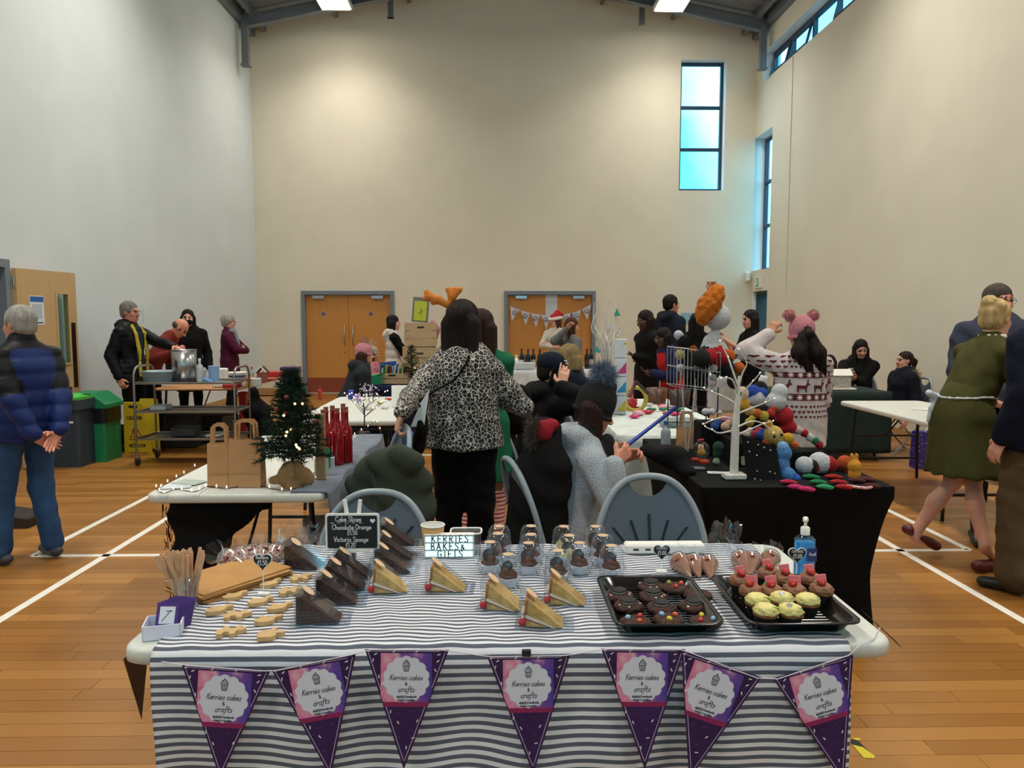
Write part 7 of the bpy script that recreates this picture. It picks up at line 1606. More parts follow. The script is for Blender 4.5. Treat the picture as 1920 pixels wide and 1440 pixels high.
# kraft carrier bags with flat handles
def carrier(label, c, w, d, h, rz, tilt=0.0):
 root = thing('paper_carrier_bag', label, 'paper bag', c, rz, 'brown paper carrier bags'); t = .0012
 V = [(-w / 2, -d / 2, 0), (w / 2, -d / 2, 0), (w / 2, d / 2, 0), (-w / 2, d / 2, 0), (-w / 2, -d * .3, h), (w / 2, -d * .3, h), (w / 2, d * .3, h), (-w / 2, d * .3, h), (-w / 2 + .012, 0, h * .55), (w / 2 - .012, 0, h * .55)]
 part('bag_body', MB().add(V, [(0, 1, 5, 4), (2, 3, 7, 6), (0, 4, 8), (4, 7, 8), (7, 3, 8), (3, 0, 8), (1, 9, 5), (5, 9, 6), (6, 9, 2), (2, 9, 1), (3, 2, 1, 0)]), m_kraftb, root, solid=.0012)
 for y in (-d * .3 + .004, d * .3 - .004):
  hw, hh, tw = w * .27, .095, .013; o = [(-hw - tw, h - .03), (-hw, h - .03), (-hw + .004, h + hh - tw - .012), (-hw + .02, h + hh - tw), (hw - .02, h + hh - tw), (hw - .004, h + hh - tw - .012), (hw, h - .03), (hw + tw, h - .03), (hw + tw * .6, h + hh - .02), (hw - .01, h + hh), (-hw + .01, h + hh), (-hw - tw * .6, h + hh - .02)]
  n = len(o); V = [(x, y - .001, z) for x, z in o] + [(x, y + .001, z) for x, z in o]; q = [(0, 1, 2, 11), (11, 2, 3, 10), (10, 3, 4, 9), (9, 4, 5, 8), (8, 5, 6, 7)]
  part('handle', MB().add(V, q + [tuple(i + n for i in reversed(f)) for f in q]), m_kraftb, root)
 part('fold_crease', MB().box((0, -d / 2 + .0 + d * .2 * .28 - .004, h * .3), (w * .98, .0012, .0025)), m_kraft, root); return root
m_kraftb = M('kraft_bag_paper', '#b98a5d', .75, var=.07, vscale=9, bump=.08)
c1, c2 = TT(408, 914), TT(452, 914); carrier('brown paper carrier bag standing furthest left', (c1.x, c1.y + .05, TZ + .003), .105, .08, .205, R(4)); carrier('brown paper carrier bag standing beside the Christmas tree', (c2.x + .02, c2.y + .04, TZ + .003), .15, .08, .225, R(-4))
# red bottles
m_redg = M('red_glass', '#8f0c18', .08, coat=.6, var=.1, vscale=20); m_cork = M('cork', '#8a5a44', .9, var=.2, vscale=60)
bt0 = None
for i, (x, y, l) in enumerate([(613, 868, 'red glass bottle with cork and fairy lights, first of the back pair'), (625, 864, 'red glass bottle with cork, hidden behind the two front bottles'), (645, 858, 'red glass bottle with cork nearest the fairy-light twig'), (634, 872, 'red glass bottle with cork in the middle front'), (650, 868, 'red glass bottle with cork at the aisle side front'), (608, 876, 'red glass bottle with cork touching the Christmas tree')]):
 c = TT(x, y); c.z = TZ + .004
 if bt0 is None:
  bt0 = thing('red_bottle', l, 'bottle', c, 0, 'red light bottles'); part('glass', MB().lathe([(0, 0), (.032, 0), (.034, .01), (.034, .17), (.028, .195), (.0145, .215), (.0135, .275), (.0155, .28), (.0155, .288), (0, .288)], 20, caps=False), m_redg, bt0); part('cork', MB().cyl((0, 0, .285), (0, 0, .31), .0125, .014, 12), m_cork, bt0)
  for k in range(7): a = -1.6 + k * .35; part('fairy_bulb', MB().sphere((.0345 * math.cos(a), .0345 * math.sin(a), .16 + .012 * (k % 2)), .0022, 6), m_bulbw, bt0)
 else: dup(bt0, c, R(i * 40), l)
# green gift tag board and cards between
c = TT(604, 895); solow('gift_tag', MB().prism(rrect(.05, .12, .024), 0, .004, lambda v: Vector((c.x + .01 + v.x, c.y + .04 + v.z, TZ + .09 + v.y))), M('tag_green', '#2f9460', .6), 'green rounded gift tag propped behind the Christmas tree', 'tag')
solow('card_pack', MB().box((c.x, c.y + .06, TZ + .05), (.1, .05, .09), rotm(0, 0, R(12)), bev=.003), M('pack_white', '#c9d2d6', .5), 'white pack of cards by the red bottles', 'box')
solow('wooden_stand', MB().box((at_y(600, 800, Yt + .13).x, Yt + .13, TZ + .17), (.05, .012, .33), bev=.004), M('stand_pine', '#b29468', .7), 'pale wooden upright behind the Christmas tree', 'stand')
solow('orange_tag', MB().box(at_y(600, 740, Yt + .12), (.022, .01, .05), bev=.004).tube([at_y(600, 735, Yt + .12), at_y(600, 725, Yt + .12)], .004, 6), M('tag_orange', '#d2452c', .6), 'orange tag on the pale wooden upright', 'tag')
for i, (x, y, rz, l) in enumerate([(330, 912, 12, 'white leaflet on the table corner under the light string'), (355, 905, -18, 'grey printed leaflet beside the paper bags')]):
 c = TT(x, y); solow('leaflet', MB().box((c.x, c.y, TZ + .004 + i * .002), (.14, .1, .0012), rotm(0, 0, R(rz))), M('leaflet_%d' % i, ['#cfd6da', '#a9b6b0'][i], .6, var=.15, vscale=50), l, 'leaflet')
# fairy-light string along the table edge
pts = [TT(*q, .006) for q in ((300, 915), (318, 902), (345, 888), (372, 870))]; front = [(290, 912), (305, 925), (330, 918), (365, 922), (390, 912), (425, 916), (470, 908), (505, 915), (540, 920), (570, 908), (590, 898), (605, 890), (612, 870), (628, 850), (650, 832), (665, 815), (690, 800), (705, 790), (715, 812)]
def ls(label, P, wire, bulb, n, hang=()):
 root = thing('fairy_light_string', label, 'string lights', P[0]); C = spline(P, 6); part('wire', MB().tube(C, .0022, 6), wire, root, world=True)
 for i in range(n):
  p = C[int((i + .5) / n * (len(C) - 1))] + Vector((0, 0, .006)); part('bulb', MB().cyl(p - Vector((0, 0, .004)), p + Vector((0, 0, .003)), .003, .003, 6).sphere(p + Vector((0, 0, .006)), .0027, 6), bulb, root, world=True)
fpts = [at_z(x, y, TZ + .007) if y < 922 else at_y(x, y, LY0 - .02) for x, y in front]
fpts = [Vector((max(LX0 - .01, min(p.x, LX1 + .02)), p.y, p.z)) for p in fpts]; ls('black fairy-light string trailing round the tree table edge', fpts, m_wire, m_bulbw, 34); ls('short black fairy-light run behind the paper bags', pts, m_wire, m_bulbw, 5)
# twig tree with lights
c = TT(683, 812); tw = thing('twig_light_tree', 'black twig tree with white fairy lights', 'light tree', (c.x, c.y, TZ + .004)); rn = random.Random(12); h = at_y(683, 715, c.y).z - TZ
part('stem', MB().tube([(0, 0, 0), (0.004, 0, h * .4), (-.004, 0, h * .62)], .0045, 6).lathe([(.04, 0), (.04, .008), (0, .01)], 16), m_wire, tw)
for i in range(9):
 a = i * 2.4; z0 = h * (.3 + .05 * (i % 5)); L = .13 + .06 * rn.random(); p0 = Vector((0, 0, z0)); p1 = p0 + Vector((math.cos(a) * L * .55, math.sin(a) * L * .3, L * .45)); p2 = p0 + Vector((math.cos(a) * L, math.sin(a) * L * .5, L * .75)); br = part('branch', MB().tube(bez(p0, p1, p2, n=5), [.0022] * 6, 5), m_wire, tw)
 for q in (p1, p2, p1.lerp(p2, .5) + Vector((.02, 0, .02))): part('fairy_bulb', MB().sphere(q, .0048, 6), m_bulbw, br)
# ---- olive parka over chair A, blue bag and red basket on the floor
S = SDF(.011, .03); A_ = lambda x, y, Y: at_y(x, y, Y)
for x0, y0, x1, y1, r0, r1, Y in ((745, 852, 770, 872, .05, .06, 3.62), (705, 868, 745, 852, .045, .06, 3.66), (700, 870, 672, 905, .05, .06, 3.72), (672, 905, 668, 960, .06, .065, 3.74), (770, 872, 788, 905, .06, .06, 3.68), (788, 905, 790, 985, .06, .07, 3.7), (700, 900, 690, 990, .07, .09, 3.72), (735, 880, 735, 1000, .08, .1, 3.66), (765, 900, 770, 1000, .08, .09, 3.68)): S.cap(A_(x0, y0, Y), A_(x1, y1, Y), r0, r1, flat=((0, 1, 0), .55))
for x, y in ((718, 960), (752, 960), (690, 940)): S.cap(A_(x, y - 50, 3.55), A_(x + 4, 1000, 3.55), .004, .016, neg=True, k=.02)
solow('olive_parka', blob('parka', S, cloth('parka_olive', '#3b4238', rough=.8, bump=.2), wrinkle(.01)), None, 'olive-grey hooded parka thrown over the folding chair', 'coat')
c = at_z(770, 930); solow('blue_patterned_bag', blob('bag', SDF(.012, .02).cap(at_y(762, 850, 4.9), at_y(758, 826, 4.9), .09, .08, flat=((0, 1, 0), .6)).cap(at_y(762, 900, 4.9), at_y(762, 850, 4.9), .1, .09, flat=((0, 1, 0), .6)), M('bag_blue_print', '#1f4f8c', .6, var=.5, vscale=45)), None, 'blue patterned shopping bag between the tables', 'bag')
c = at_y(810, 905, 5.1); bs = thing('red_basket', 'red wire basket on the floor beyond the parka', 'basket', (c.x, 5.1, 0)); m_redb = M('basket_red', '#9c1f2a', .5)
for k in range(4): part('hoop', MB().tube([(x, y, .06 + k * .11) for x, y in rrect(.3, .24, .03)], .006, 5, closed=True), m_redb, bs)
for i in range(12): x, y = rrect(.3, .24, .03, 2)[i % 12]; part('upright', MB().tube([(x, y, 0), (x, y, .42)], .004, 5), m_redb, bs)
# ---- bead-tree table (middle left): goods
c0 = TT(668, 745)
for i, (x, y, w_, h_, col, l) in enumerate([(658, 748, .05, .09, '#3a4ab0', 'blue and lilac gift box by the bead trees'), (672, 752, .045, .07, '#b28ac4', 'lilac tinsel bundle on the bead-tree table'), (712, 757, .04, .025, '#c8b53a', 'yellow bead bracelet card on the bead-tree table'), (728, 750, .05, .02, '#b5502e', 'rust bead bracelet card on the bead-tree table'), (722, 766, .06, .018, '#cbd2c8', 'white card of beads near the table front'), (690, 768, .07, .02, '#c2b6a6', 'cream card of beads near the table front')]):
 c = TT(x, y); solow('craft_card', MB().box((c.x, c.y, TZ + .003 + h_ / 2), (w_, .05, h_), rotm(0, 0, R(i * 13)), bev=.004), M('craft_' + col, col, .6, var=.35, vscale=60), l, 'craft')
for i in range(3):
 c = TT(684 + i * 8, 750 + i * 2); t_ = thing('bead_tree', ['pale beaded wire tree, first in the cluster', 'pale beaded wire tree in the middle of the cluster', 'pale beaded wire tree nearest the aisle'][i], 'ornament', (c.x, c.y, TZ + .003), 0, 'beaded wire trees'); rn = random.Random(i); part('stem', MB().cyl((0, 0, 0), (0, 0, .12), .003), m_wire, t_)
 for k in range(26): part('bead', MB().sphere((rn.gauss(0, .022), rn.gauss(0, .022), .06 + rn.random() * .1), .0055, 6), M('bead_%d' % (k % 3), ['#d8cfe2', '#b99ad0', '#e8e4e6'][k % 3], .3), t_)
c = TT(748, 752); hk = thing('craft_hook_stand', 'pink twisted wire hook stand by the leopard-print sleeve', 'stand', (c.x, c.y, TZ + .003)); z = TZ; part('hook', MB().tube([at_y(746, 775, c.y), at_y(744, 735, c.y), at_y(747, 718, c.y), at_y(751, 735, c.y), at_y(753, 775, c.y)], .006, 6), M('wire_pink', '#b2305c', .4), hk, world=True)
for s in (-1, 1): part('foot', MB().tube([at_y(749, 775, c.y), at_y(749 + 7 * s, 782, c.y - .03 * s)], .005, 6), m_wire, hk, world=True)
solow('white_display_board', MB().box((TT(772, 757).x, 6.9, TZ + .1), (.3, .02, .2), rotm(R(-18), 0, R(8)), bev=.004), m_white, 'white sloping display board beside the leopard-print sleeve', 'board')
# ---- book stall further back
m_crate = M('crate_pine', '#c4a67e', .75, var=.08, vscale=10, stretch=(1, 1, 6), bump=.1)
def crate(label, c, w, d, h, rz=0, slats=3):
 root = thing('wooden_crate', label, 'crate', c, rz, 'pine crates on the bookstall')
 for s in (-1, 1):
  for k in range(slats): z = (k + .5) * h / slats; part('slat', MB().box((0, s * d / 2, z), (w, .012, h / slats - .008)), m_crate, root); part('slat', MB().box((s * w / 2, 0, z), (.012, d, h / slats - .008)), m_crate, root)
  for q in (-1, 1): part('corner_post', MB().box((s * (w / 2 - .018), q * (d / 2 - .018), h / 2), (.022, .022, h)), m_crate, root)
 part('base_board', MB().box((0, 0, .006), (w - .012, d - .012, .01)), m_crate, root)
 part('hand_hole', MB().prism(rrect(.09, .022, .01), -.001, .001, lambda v: Vector((v.x, -d / 2 - .0065 + v.z, h * .8 + v.y))), m_slot, root)
zt = TZ + .012; f = lambda x, Y: at_y(x, 700, Y).x
crate('low pine crate of books with a hand hole, on the blue cloth', (f(738, 9.35), 9.35, zt), .36, .28, .13, 0, 2); crate('tall pine crate standing behind the leopard-print woman', (f(787, 10.0), 10.0, zt), .42, .3, .42, R(8), 3)
crate('pine crate stacked on the tall crate', (f(790, 10.0), 10.0, zt + .43), .4, .28, .3, R(4), 3)
rn = random.Random(2); bc = ['#1d4d8c', '#c9c6bd', '#2a6b4a', '#b5a24a', '#1c1c22', '#8d2b2b', '#5a93b8', '#d7cbb0']
for i in range(13):
 x = f(738, 9.35) - .15 + i * .024; hh = .17 + .05 * rn.random(); solow('book', MB().box((x, 9.33, zt + .012 + hh / 2), (.018, .13, hh), rotm(0, R(rn.uniform(2, 9)), 0), bev=.001), M('book_' + bc[i % 8], bc[i % 8], .5), ['blue', 'ivory', 'green', 'mustard', 'black', 'maroon', 'sky blue', 'cream'][i % 8] + ' book standing in the low pine crate, ' + ('left half' if i < 8 else 'right half'), 'book', 'books in the crate')
solow('blue_binder', MB().box((f(728, 9.5), 9.52, zt + .2), (.2, .02, .1), rotm(0, R(-6), 0)), M('binder_blue', '#1f56a3', .5), 'blue folder behind the books in the low crate', 'folder')
c = at_y(704, 712, 9.2); solow('green_box', MB().box((c.x, 9.2, zt + .055), (.15, .12, .11), taper=1.12).box((c.x + .02, 9.2, zt + .115), (.17, .13, .006), rotm(0, R(-18), 0)), M('box_green', '#2c9a6c', .5), 'open green box on the blue-clothed table', 'box')
pine('small dark Christmas tree with red berries on the bookstall', Vector((f(772, 9.3), 9.3, zt)), .46, .15, 46, 9, [at_y(778, 690, 9.2)], .7)
c = at_y(789, 588, 10.0); zf = at_y(789, 611, 10.0).z; pf = thing('picture_frame', 'grey-framed lime green picture on the top crate', 'picture', (c.x, 10.0, zt + .735)); rt_ = rotm(R(-6), R(4), 0); part('frame', MB().box(Vector((c.x, 9.98, zt + .735 + .16)), (.21, .02, .32), rt_), M('frame_grey', '#6a6c66', .5), pf, world=True); part('picture', MB().box(Vector((c.x - .003, 9.968, zt + .735 + .145)), (.16, .006, .25), rt_), M('print_lime', '#b5bd2c', .6, var=.1, vscale=40), pf, world=True); part('drawn_sprig', MB().tube([(c.x, 9.963, zt + .78), (c.x + .005, 9.963, zt + .92)], .003, 5).tube([(c.x, 9.963, zt + .83), (c.x - .03, 9.963, zt + .86)], .003, 5).tube([(c.x, 9.963, zt + .85), (c.x + .03, 9.963, zt + .88)], .003, 5), m_ink, pf, world=True)
for i, (x, y, w_, h_, col, l) in enumerate([(762, 655, .07, .16, '#8d3a2c', 'rust-red candle jar box on the bookstall'), (756, 668, .06, .12, '#cbbfa8', 'cream jar box on the bookstall'), (768, 640, .05, .1, '#4d5a50', 'grey-green tin on the bookstall')]):
 solow('gift_box', MB().box((f(x, 9.75), 9.72 + .06 * i, zt + h_ / 2), (w_, .05, h_), bev=.004), M('gb_' + col, col, .6), l, 'box')
solow('pink_scarf', blob('sc', SDF(.012, .02).chain([at_y(812, 606, 10.0), at_y(818, 618, 9.98), at_y(816, 636, 9.98)], [.04, .05, .03]), knit('scarf_pink', '#c77f96')), None, 'pink and blue bundle on the top crate', 'scarf')
# ================================================================ TEA TROLLEY, URN AND THE KITCHEN TABLE
m_ss = M('stainless', '#a9abad', .28, metal=1.0); m_ssd = M('stainless_tube', '#8b8781', .3, metal=.9); m_cast = M('castor_black', '#1c1c1e', .6)
ty0, ty1 = 8.02, 8.5; tx0, tx1 = at_y(252, 750, ty0).x, at_y(440, 750, ty0).x; zs = [at_y(340, 719, ty0).z, at_y(340, 773, ty0).z, at_y(340, 824, ty0).z]; tr_ = thing('tea_trolley', 'three-tier stainless steel trolley with the urn', 'trolley', ((tx0 + tx1) / 2, (ty0 + ty1) / 2, 0)); cx_, cy_ = (tx0 + tx1) / 2, (ty0 + ty1) / 2
for z in zs: sh_ = part('shelf', MB().box((cx_, cy_, z - .006), (tx1 - tx0, ty1 - ty0, .006)), m_ss, tr_, world=True); part('shelf_rim', MB().tube([(x + cx_, y + cy_, z + .006) for x, y in rrect(tx1 - tx0, ty1 - ty0, .02)], .009, 6, closed=True), m_ssd, sh_, world=True)
for x, zt_ in ((tx0, at_y(252, 688, ty0).z), (tx1, at_y(440, 690, ty0).z)):
 part('end_frame', MB().tube([(x, ty0, .1), (x, ty0, zt_ - .09), (x, ty0 + .03, zt_ - .03), (x, ty0 + .09, zt_), (x, ty1 - .09, zt_), (x, ty1 - .03, zt_ - .03), (x, ty1, zt_ - .09), (x, ty1, .1)], .0125, 10), m_ssd, tr_, world=True)
 for y in (ty0, ty1): cs_ = part('castor', MB().cyl((x - .012, y + .015, .048), (x + .012, y + .015, .048), .046, n=18), m_cast, tr_, world=True); part('fork', MB().box((x, y + .008, .085), (.04, .03, .05), bev=.006), m_ss, cs_, world=True)
zT = zs[0] + .002
c = at_y(346, 700, 8.28); u_ = thing('tea_urn', 'tall steel urn on the trolley', 'urn', (c.x, 8.28, zT)); hu_ = at_y(346, 656, 8.28).z - zT
part('body', MB().lathe([(0, 0), (.125, 0), (.125, hu_), (.118, hu_), (.115, .02), (0, .02)], 32, caps=False), m_ss, u_); part('rim', MB().tube([(.124 * math.cos(t), .124 * math.sin(t), hu_) for t in (2 * PI * i / 28 for i in range(28))], .005, 6, closed=True), m_ss, u_); part('base_ring', MB().lathe([(.128, 0), (.128, .03), (.126, .032)], 32), m_cast, u_); part('tap', MB().cyl((0, -.125, .06), (0, -.16, .06), .01).cyl((0, -.155, .03), (0, -.155, .09), .008), m_cast, u_)
c = at_y(296, 705, 8.2); bw_ = solo('washing_up_bowl', MB().lathe([(0, 0), (.15, 0), (.185, .105), (.2, .11), (.2, .116), (.18, .112), (.145, .008), (0, .008)], 30, caps=False, sy=.8), M('bowl_grey_blue', '#93a5ab', .5), 'pale grey-blue plastic washing-up bowl on the trolley', 'bowl', (c.x, 8.24, zT))
def bottle(name, label, c, r, h, mat, capm, cat='bottle', neck=.35, group=None):
 root = thing(name, label, cat, c, 0, group); part('body', MB().lathe([(0, 0), (r, 0), (r * 1.02, h * .05), (r, h * .6), (r * .8, h * .7), (r * neck, h * .78), (r * neck, h * .9)], 16), mat, root); part('cap', MB().cyl((0, 0, h * .88), (0, 0, h), r * neck * 1.15, n=12), capm, root); return root
f8 = lambda x, Y: at_y(x, 700, Y).x
bottle('spray_bottle', 'clear spray bottle at the trolley end by the urn', (f8(375, 8.15), 8.15, zT), .035, .25, M('spray_grey', '#b5bcc0', .3), m_white)
m_jugb = M('jug_blue', '#86a6cc', .4)
solow('blue_jug', MB().lathe([(.048, 0), (.055, .13), (.058, .17)], 20, (f8(401, 8.2), 8.2, zT)).tube([(f8(401, 8.2) - .055, 8.2, zT + .13), (f8(401, 8.2) - .095, 8.2, zT + .11), (f8(401, 8.2) - .09, 8.2, zT + .05), (f8(401, 8.2) - .05, 8.2, zT + .04)], .007, 6), m_jugb, 'translucent blue measuring jug on the trolley', 'jug')
solow('folded_cloth', MB().box((f8(389, 8.1), 8.12, zT + .02), (.1, .08, .035), rotm(0, R(25), 0), bev=.008), M('cloth_blue', '#6d93c4', .9, bump=.3), 'folded blue cloth leaning on the trolley jug', 'cloth')
zW = TZ + .003; kt = lambda x, Y: Vector((f8(x, Y), Y, zW))
solow('milk_carton', MB().box((f8(413, 8.95), 8.95, zW + .11), (.16, .1, .22), bev=.012).cyl((f8(408, 8.95), 8.95, zW + .22), (f8(408, 8.95), 8.95, zW + .24), .025, n=14), m_white, 'white plastic milk container with red cap beyond the jug', 'container')
p0 = None
for i in range(7):
 c = kt(442, 9.3) + Vector((0, 0, .06 + i * .012)); l = 'topmost white plate of the stack on the kitchen table' if i == 6 else ('blue bowl within the plate stack on the kitchen table' if i in (2, 3) else 'white plate within the stack on the kitchen table')
 solo('plate', MB().lathe([(0, 0), (.08, 0), (.13, .014), (.128, .017), (.08, .004), (0, .004)], 26, caps=False), M('plate_blue', '#4d6c9e', .3) if i in (2, 3) else m_white, l, 'plate', c, 0, 'stacked plates')
solow('plate_stand', MB().lathe([(.1, 0), (.07, .03), (.1, .058)], 20, kt(442, 9.3)), M('stand_red', '#9a2228', .5), 'red tin under the plate stack', 'tin')
jc = [('#a52a2a', 'red-lidded jam jar'), ('#b08a4a', 'honey jar'), ('#7a2430', 'dark chutney jar'), ('#c9c3b5', 'white mug'), ('#a8342e', 'red cocoa tin'), ('#8c8f92', 'steel sugar pot')]
for i, (x, Y) in enumerate([(418, 9.05), (432, 8.95), (446, 8.9), (458, 9.0), (470, 9.05), (484, 9.1), (425, 9.2), (466, 8.85), (440, 8.82)]):
 col, nm = jc[i % 6]; bottle('storage_jar', nm + [' by the trolley rail, ' , ' on the kitchen table edge, ', ' further along the kitchen table, '][i % 3] + ['first of its row', 'second of its row', 'third of its row'][i // 3], kt(x, Y), .036, .105, M('jar_' + col, col, .3), M('lid_' + col, ['#a52a2a', '#c9a24a', '#1c1c1e'][i % 3], .4), 'jar', .85, 'jars on the kitchen table')
m_ginger = M('gingerbread_check', '#9c5a48', .8, var=.4, vscale=90)
gh = thing('gingerbread_house', 'gingerbread house with dark roof on the kitchen table', 'gingerbread house', kt(492, 9.6)); part('walls', MB().box((0, 0, .06), (.11, .1, .12)), m_ginger, gh)
for s in (-1, 1): part('roof_panel', MB().box((s * .034, 0, .16), (.1, .13, .012), rotm(0, s * R(48), 0)), M('roof_choc', '#3a241a', .7), gh)
part('icing_trim', MB().box((.034, -.066, .165), (.1, .006, .016), rotm(0, R(48), 0)).box((-.034, -.066, .165), (.1, .006, .016), rotm(0, R(-48), 0)), m_white, gh)
bottle('sauce_bottle', 'tall clear bottle beside the gingerbread house', kt(472, 9.5), .03, .2, M('bottle_clear_grey', '#9aa0a6', .2), M('cap_red', '#bb2222', .4))
for i, (x, Y, w_, d_, h_, col, l) in enumerate([(515, 10.6, .3, .22, .07, '#b01f26', 'flat red biscuit box at the table end'), (497, 9.9, .26, .2, .03, '#a8202a', 'red tray of sweets beside the gingerbread house'), (545, 11.1, .26, .2, .1, '#4a2268', 'purple sweet tub at the far table end'), (478, 9.0, .12, .1, .1, '#c6ccd2', 'white paper packet at the table corner'), (430, 8.78, .16, .03, .05, '#b52a2a', 'red and gold tinsel along the table edge')]): solow('box_of_treats', MB().box(kt(x, Y) + Vector((0, 0, h_ / 2)), (w_, d_, h_), bev=.008), M('treat_' + col, col, .4, var=.2, vscale=40), l, 'box')
# things stored under the table and on the lower shelves
S = SDF(.014, .03).chain([(f8(478, 8.9), 8.85, .7), (f8(482, 8.9), 8.85, .45), (f8(490, 8.9), 8.86, .2)], [.05, .14, .16], flat=((0, 1, 0), .5)); solow('black_coat', blob('coat', S, black, wrinkle(.01)), None, 'black coat hanging off the corner of the kitchen table', 'coat')
for i, (x, Y, w_, d_, h_, z, col, l) in enumerate([(300, 8.25, .16, .2, .05, zs[1], '#9aa0a4', 'folded grey cloth on the trolley middle shelf'), (345, 8.3, .25, .2, .09, zs[2], '#3a3d40', 'dark plastic crate on the trolley bottom shelf'), (400, 8.25, .14, .2, .025, zs[2], '#b9b6ae', 'stack of papers on the trolley bottom shelf')]): solow('shelf_item', MB().box((f8(x, Y), Y, z + .004 + h_ / 2), (w_, d_, h_), bev=.008), M('si_' + col, col, .7, var=.1), l, 'stores')
for i, (x, Y, w_, d_, h_, col, l) in enumerate([(335, 9.3, .5, .4, .45, '#14161a', 'black storage crate under the kitchen table, trolley side'), (390, 9.6, .45, .4, .35, '#16181a', 'black storage crate under the kitchen table, middle'), (455, 10.4, .1, .1, .55, '#b5382e', 'red bottle crate behind the black coat')]): solow('storage_crate', MB().box((f8(x, Y), Y, h_ / 2 + .001), (w_, d_, h_), bev=.012).box((f8(x, Y), Y, h_ - .02), (w_ + .02, d_ + .02, .03), bev=.006), M('crate_' + col, col, .6), l, 'crate')
# ---- wet floor sign
m_yel = M('sign_yellow', '#c9b01e', .5, var=.06); m_signred = M('sign_red', '#a8321f', .5); wsx = at_y(264, 800, 8.72).x; ws = thing('wet_floor_sign', 'yellow folding wet floor caution sign behind the trolley', 'sign', (wsx, 8.75, 0))
for s, nm in ((-1, 'front_panel'), (1, 'rear_panel')):
 rt_ = rotm(R(9) * -s, 0, 0); tf = lambda v: rt_ @ Vector((v.x, v.z, v.y)) + Vector((0, s * .1, 0)); o = [(-.155, .0), (-.11, .0), (-.1, .04), (.1, .04), (.11, 0), (.155, 0), (.105, .6), (.095, .62), (-.095, .62), (-.105, .6)]
 pn = part(nm, MB().prism(o, -.008, .008, tf), m_yel, ws)
 if s < 0:
  mb = MB(); tx = lambda x, y: tf(Vector((x, y, -.0095))); yd = (tx(0, 1) - tx(0, 0)).normalized(); write(mb, 'CAUTION', tx(0, .42), (1, 0, 0), yd, .04, .2); write(mb, 'WET FLOOR', tx(0, .1), (1, 0, 0), yd, .035, .2); part('lettering', mb, m_slot, pn)
  mb = MB(); poly_ = [(-.075, .19), (.075, .19), (0, .345)]
  for i in range(3): a, b_ = tx(*poly_[i]), tx(*poly_[(i + 1) % 3]); mb.tube([a, b_], .006, 5)
  mb.tube([tx(-.03, .28), tx(0, .24), tx(.04, .21)], .006, 5).tube([tx(0, .24), tx(-.035, .215)], .006, 5).sphere(tx(-.035, .3), .01, 6); part('slip_symbol', mb, m_signred, pn); part('hand_hole', MB().prism(rrect(.1, .03, .012), -.0092, -.008, lambda v: tf(Vector((v.x, v.y + .57, v.z)))), m_slot, pn)
# ---- bins
m_bing = M('bin_grey', '#2c3844', .55); m_lime = M('bin_lime', '#3fb03a', .5); m_green = M('bin_green', '#0f7a4a', .5)
g0 = at_z(108, 878); gb = thing('recycling_bin', 'slate grey bin with lime green lid beside the open door', 'bin', (g0.x + .05, g0.y + .22, 0)); part('bin_body', MB().prism(rrect(.34, .36, .04), 0, .6), m_bing, gb); part('bin_collar', MB().prism(rrect(.40, .42, .05), .6, .7), m_bing, gb); part('lid', MB().prism(rrect(.36, .38, .05), .7, .725).lathe([(.13, .725), (.1, .75), (0, .76)], 20), m_lime, gb); part('bin_label', MB().box((.06, -.182, .47), (.1, .003, .022)), m_white, gb)
g1 = at_z(160, 866); g2 = thing('swing_bin', 'green bin with angled lid and black liner beside the grey bin', 'bin', (g1.x + .06, g1.y + .16, 0)); part('bin_body', MB().prism(rrect(.36, .36, .03), 0, .42), m_green, g2); part('liner', MB().prism(rrect(.38, .38, .04), .42, .6), M('liner_black', '#0b0c0e', .35, bump=.5, bscale=40), g2); part('lid', MB().prism([(-.2, .58), (.2, .58), (.2, .62), (.04, .74), (-.2, .74)], -.2, .2, lambda v: Vector((v.x, v.z, v.y))), m_green, g2)
solow('dark_kitbag', blob('kb', SDF(.016, .03).cap((XL + .28, 9.25, .12), (XL + .5, 9.3, .14), .14, .12), black2, wrinkle(.01)), None, 'dark bag on the floor behind the green bin', 'bag')
solow('floor_wedge', MB().box(at_z(18, 990) + Vector((0, .1, .05)), (.3, .25, .1), rotm(0, R(8), 0), bev=.01).box(at_z(30, 985) + Vector((0, .0, .05)), (.1, .01, .1), rotm(R(-20), R(20), 0)), M('wedge_dark', '#241a16', .6), 'dark box lying on the floor behind the man in the puffer coat', 'box')

# ================================================================ CROCHET STALL (right)
def plush(label, Y, blobs, cat='soft toy', name='crochet_toy', group='crochet toys', eyes=(), vox=.006):
 'stuffed toy from soft balls: (pixel x, pixel y, pixel radius, colour[, depth offset, squash])'
 S = SDF(vox, .008); mats = []
 for b in blobs:
  c = b[3]; d = b[4] if len(b) > 4 else 0; q = b[5] if len(b) > 5 else 1.0
  if c not in mats: mats.append(c)
  r = b[2] * Y / F_PX; S.ell(at_y(b[0], b[1], Y + d), (r, r * .9, r * q), mi=mats.index(c))
 me = blob(name, S, [M('yarn_' + c, c, .95, var=.12, vscale=60, bump=.7, bscale=170) for c in mats], None)
 o = solow(name, me, None, label, cat, group)
 for ex, ey, er, ed in eyes: part('eye', MB().sphere(at_y(ex, ey, Y + ed), er * Y / F_PX, 8), m_eye, o, world=True)
 return o
W_, K_, R_, Y_, B_, G_, P_, O_ = '#c9ccd2', '#0d0d0f', '#a8161f', '#d09a2e', '#4f86c6', '#1f7a4a', '#c22a6a', '#c4601e'
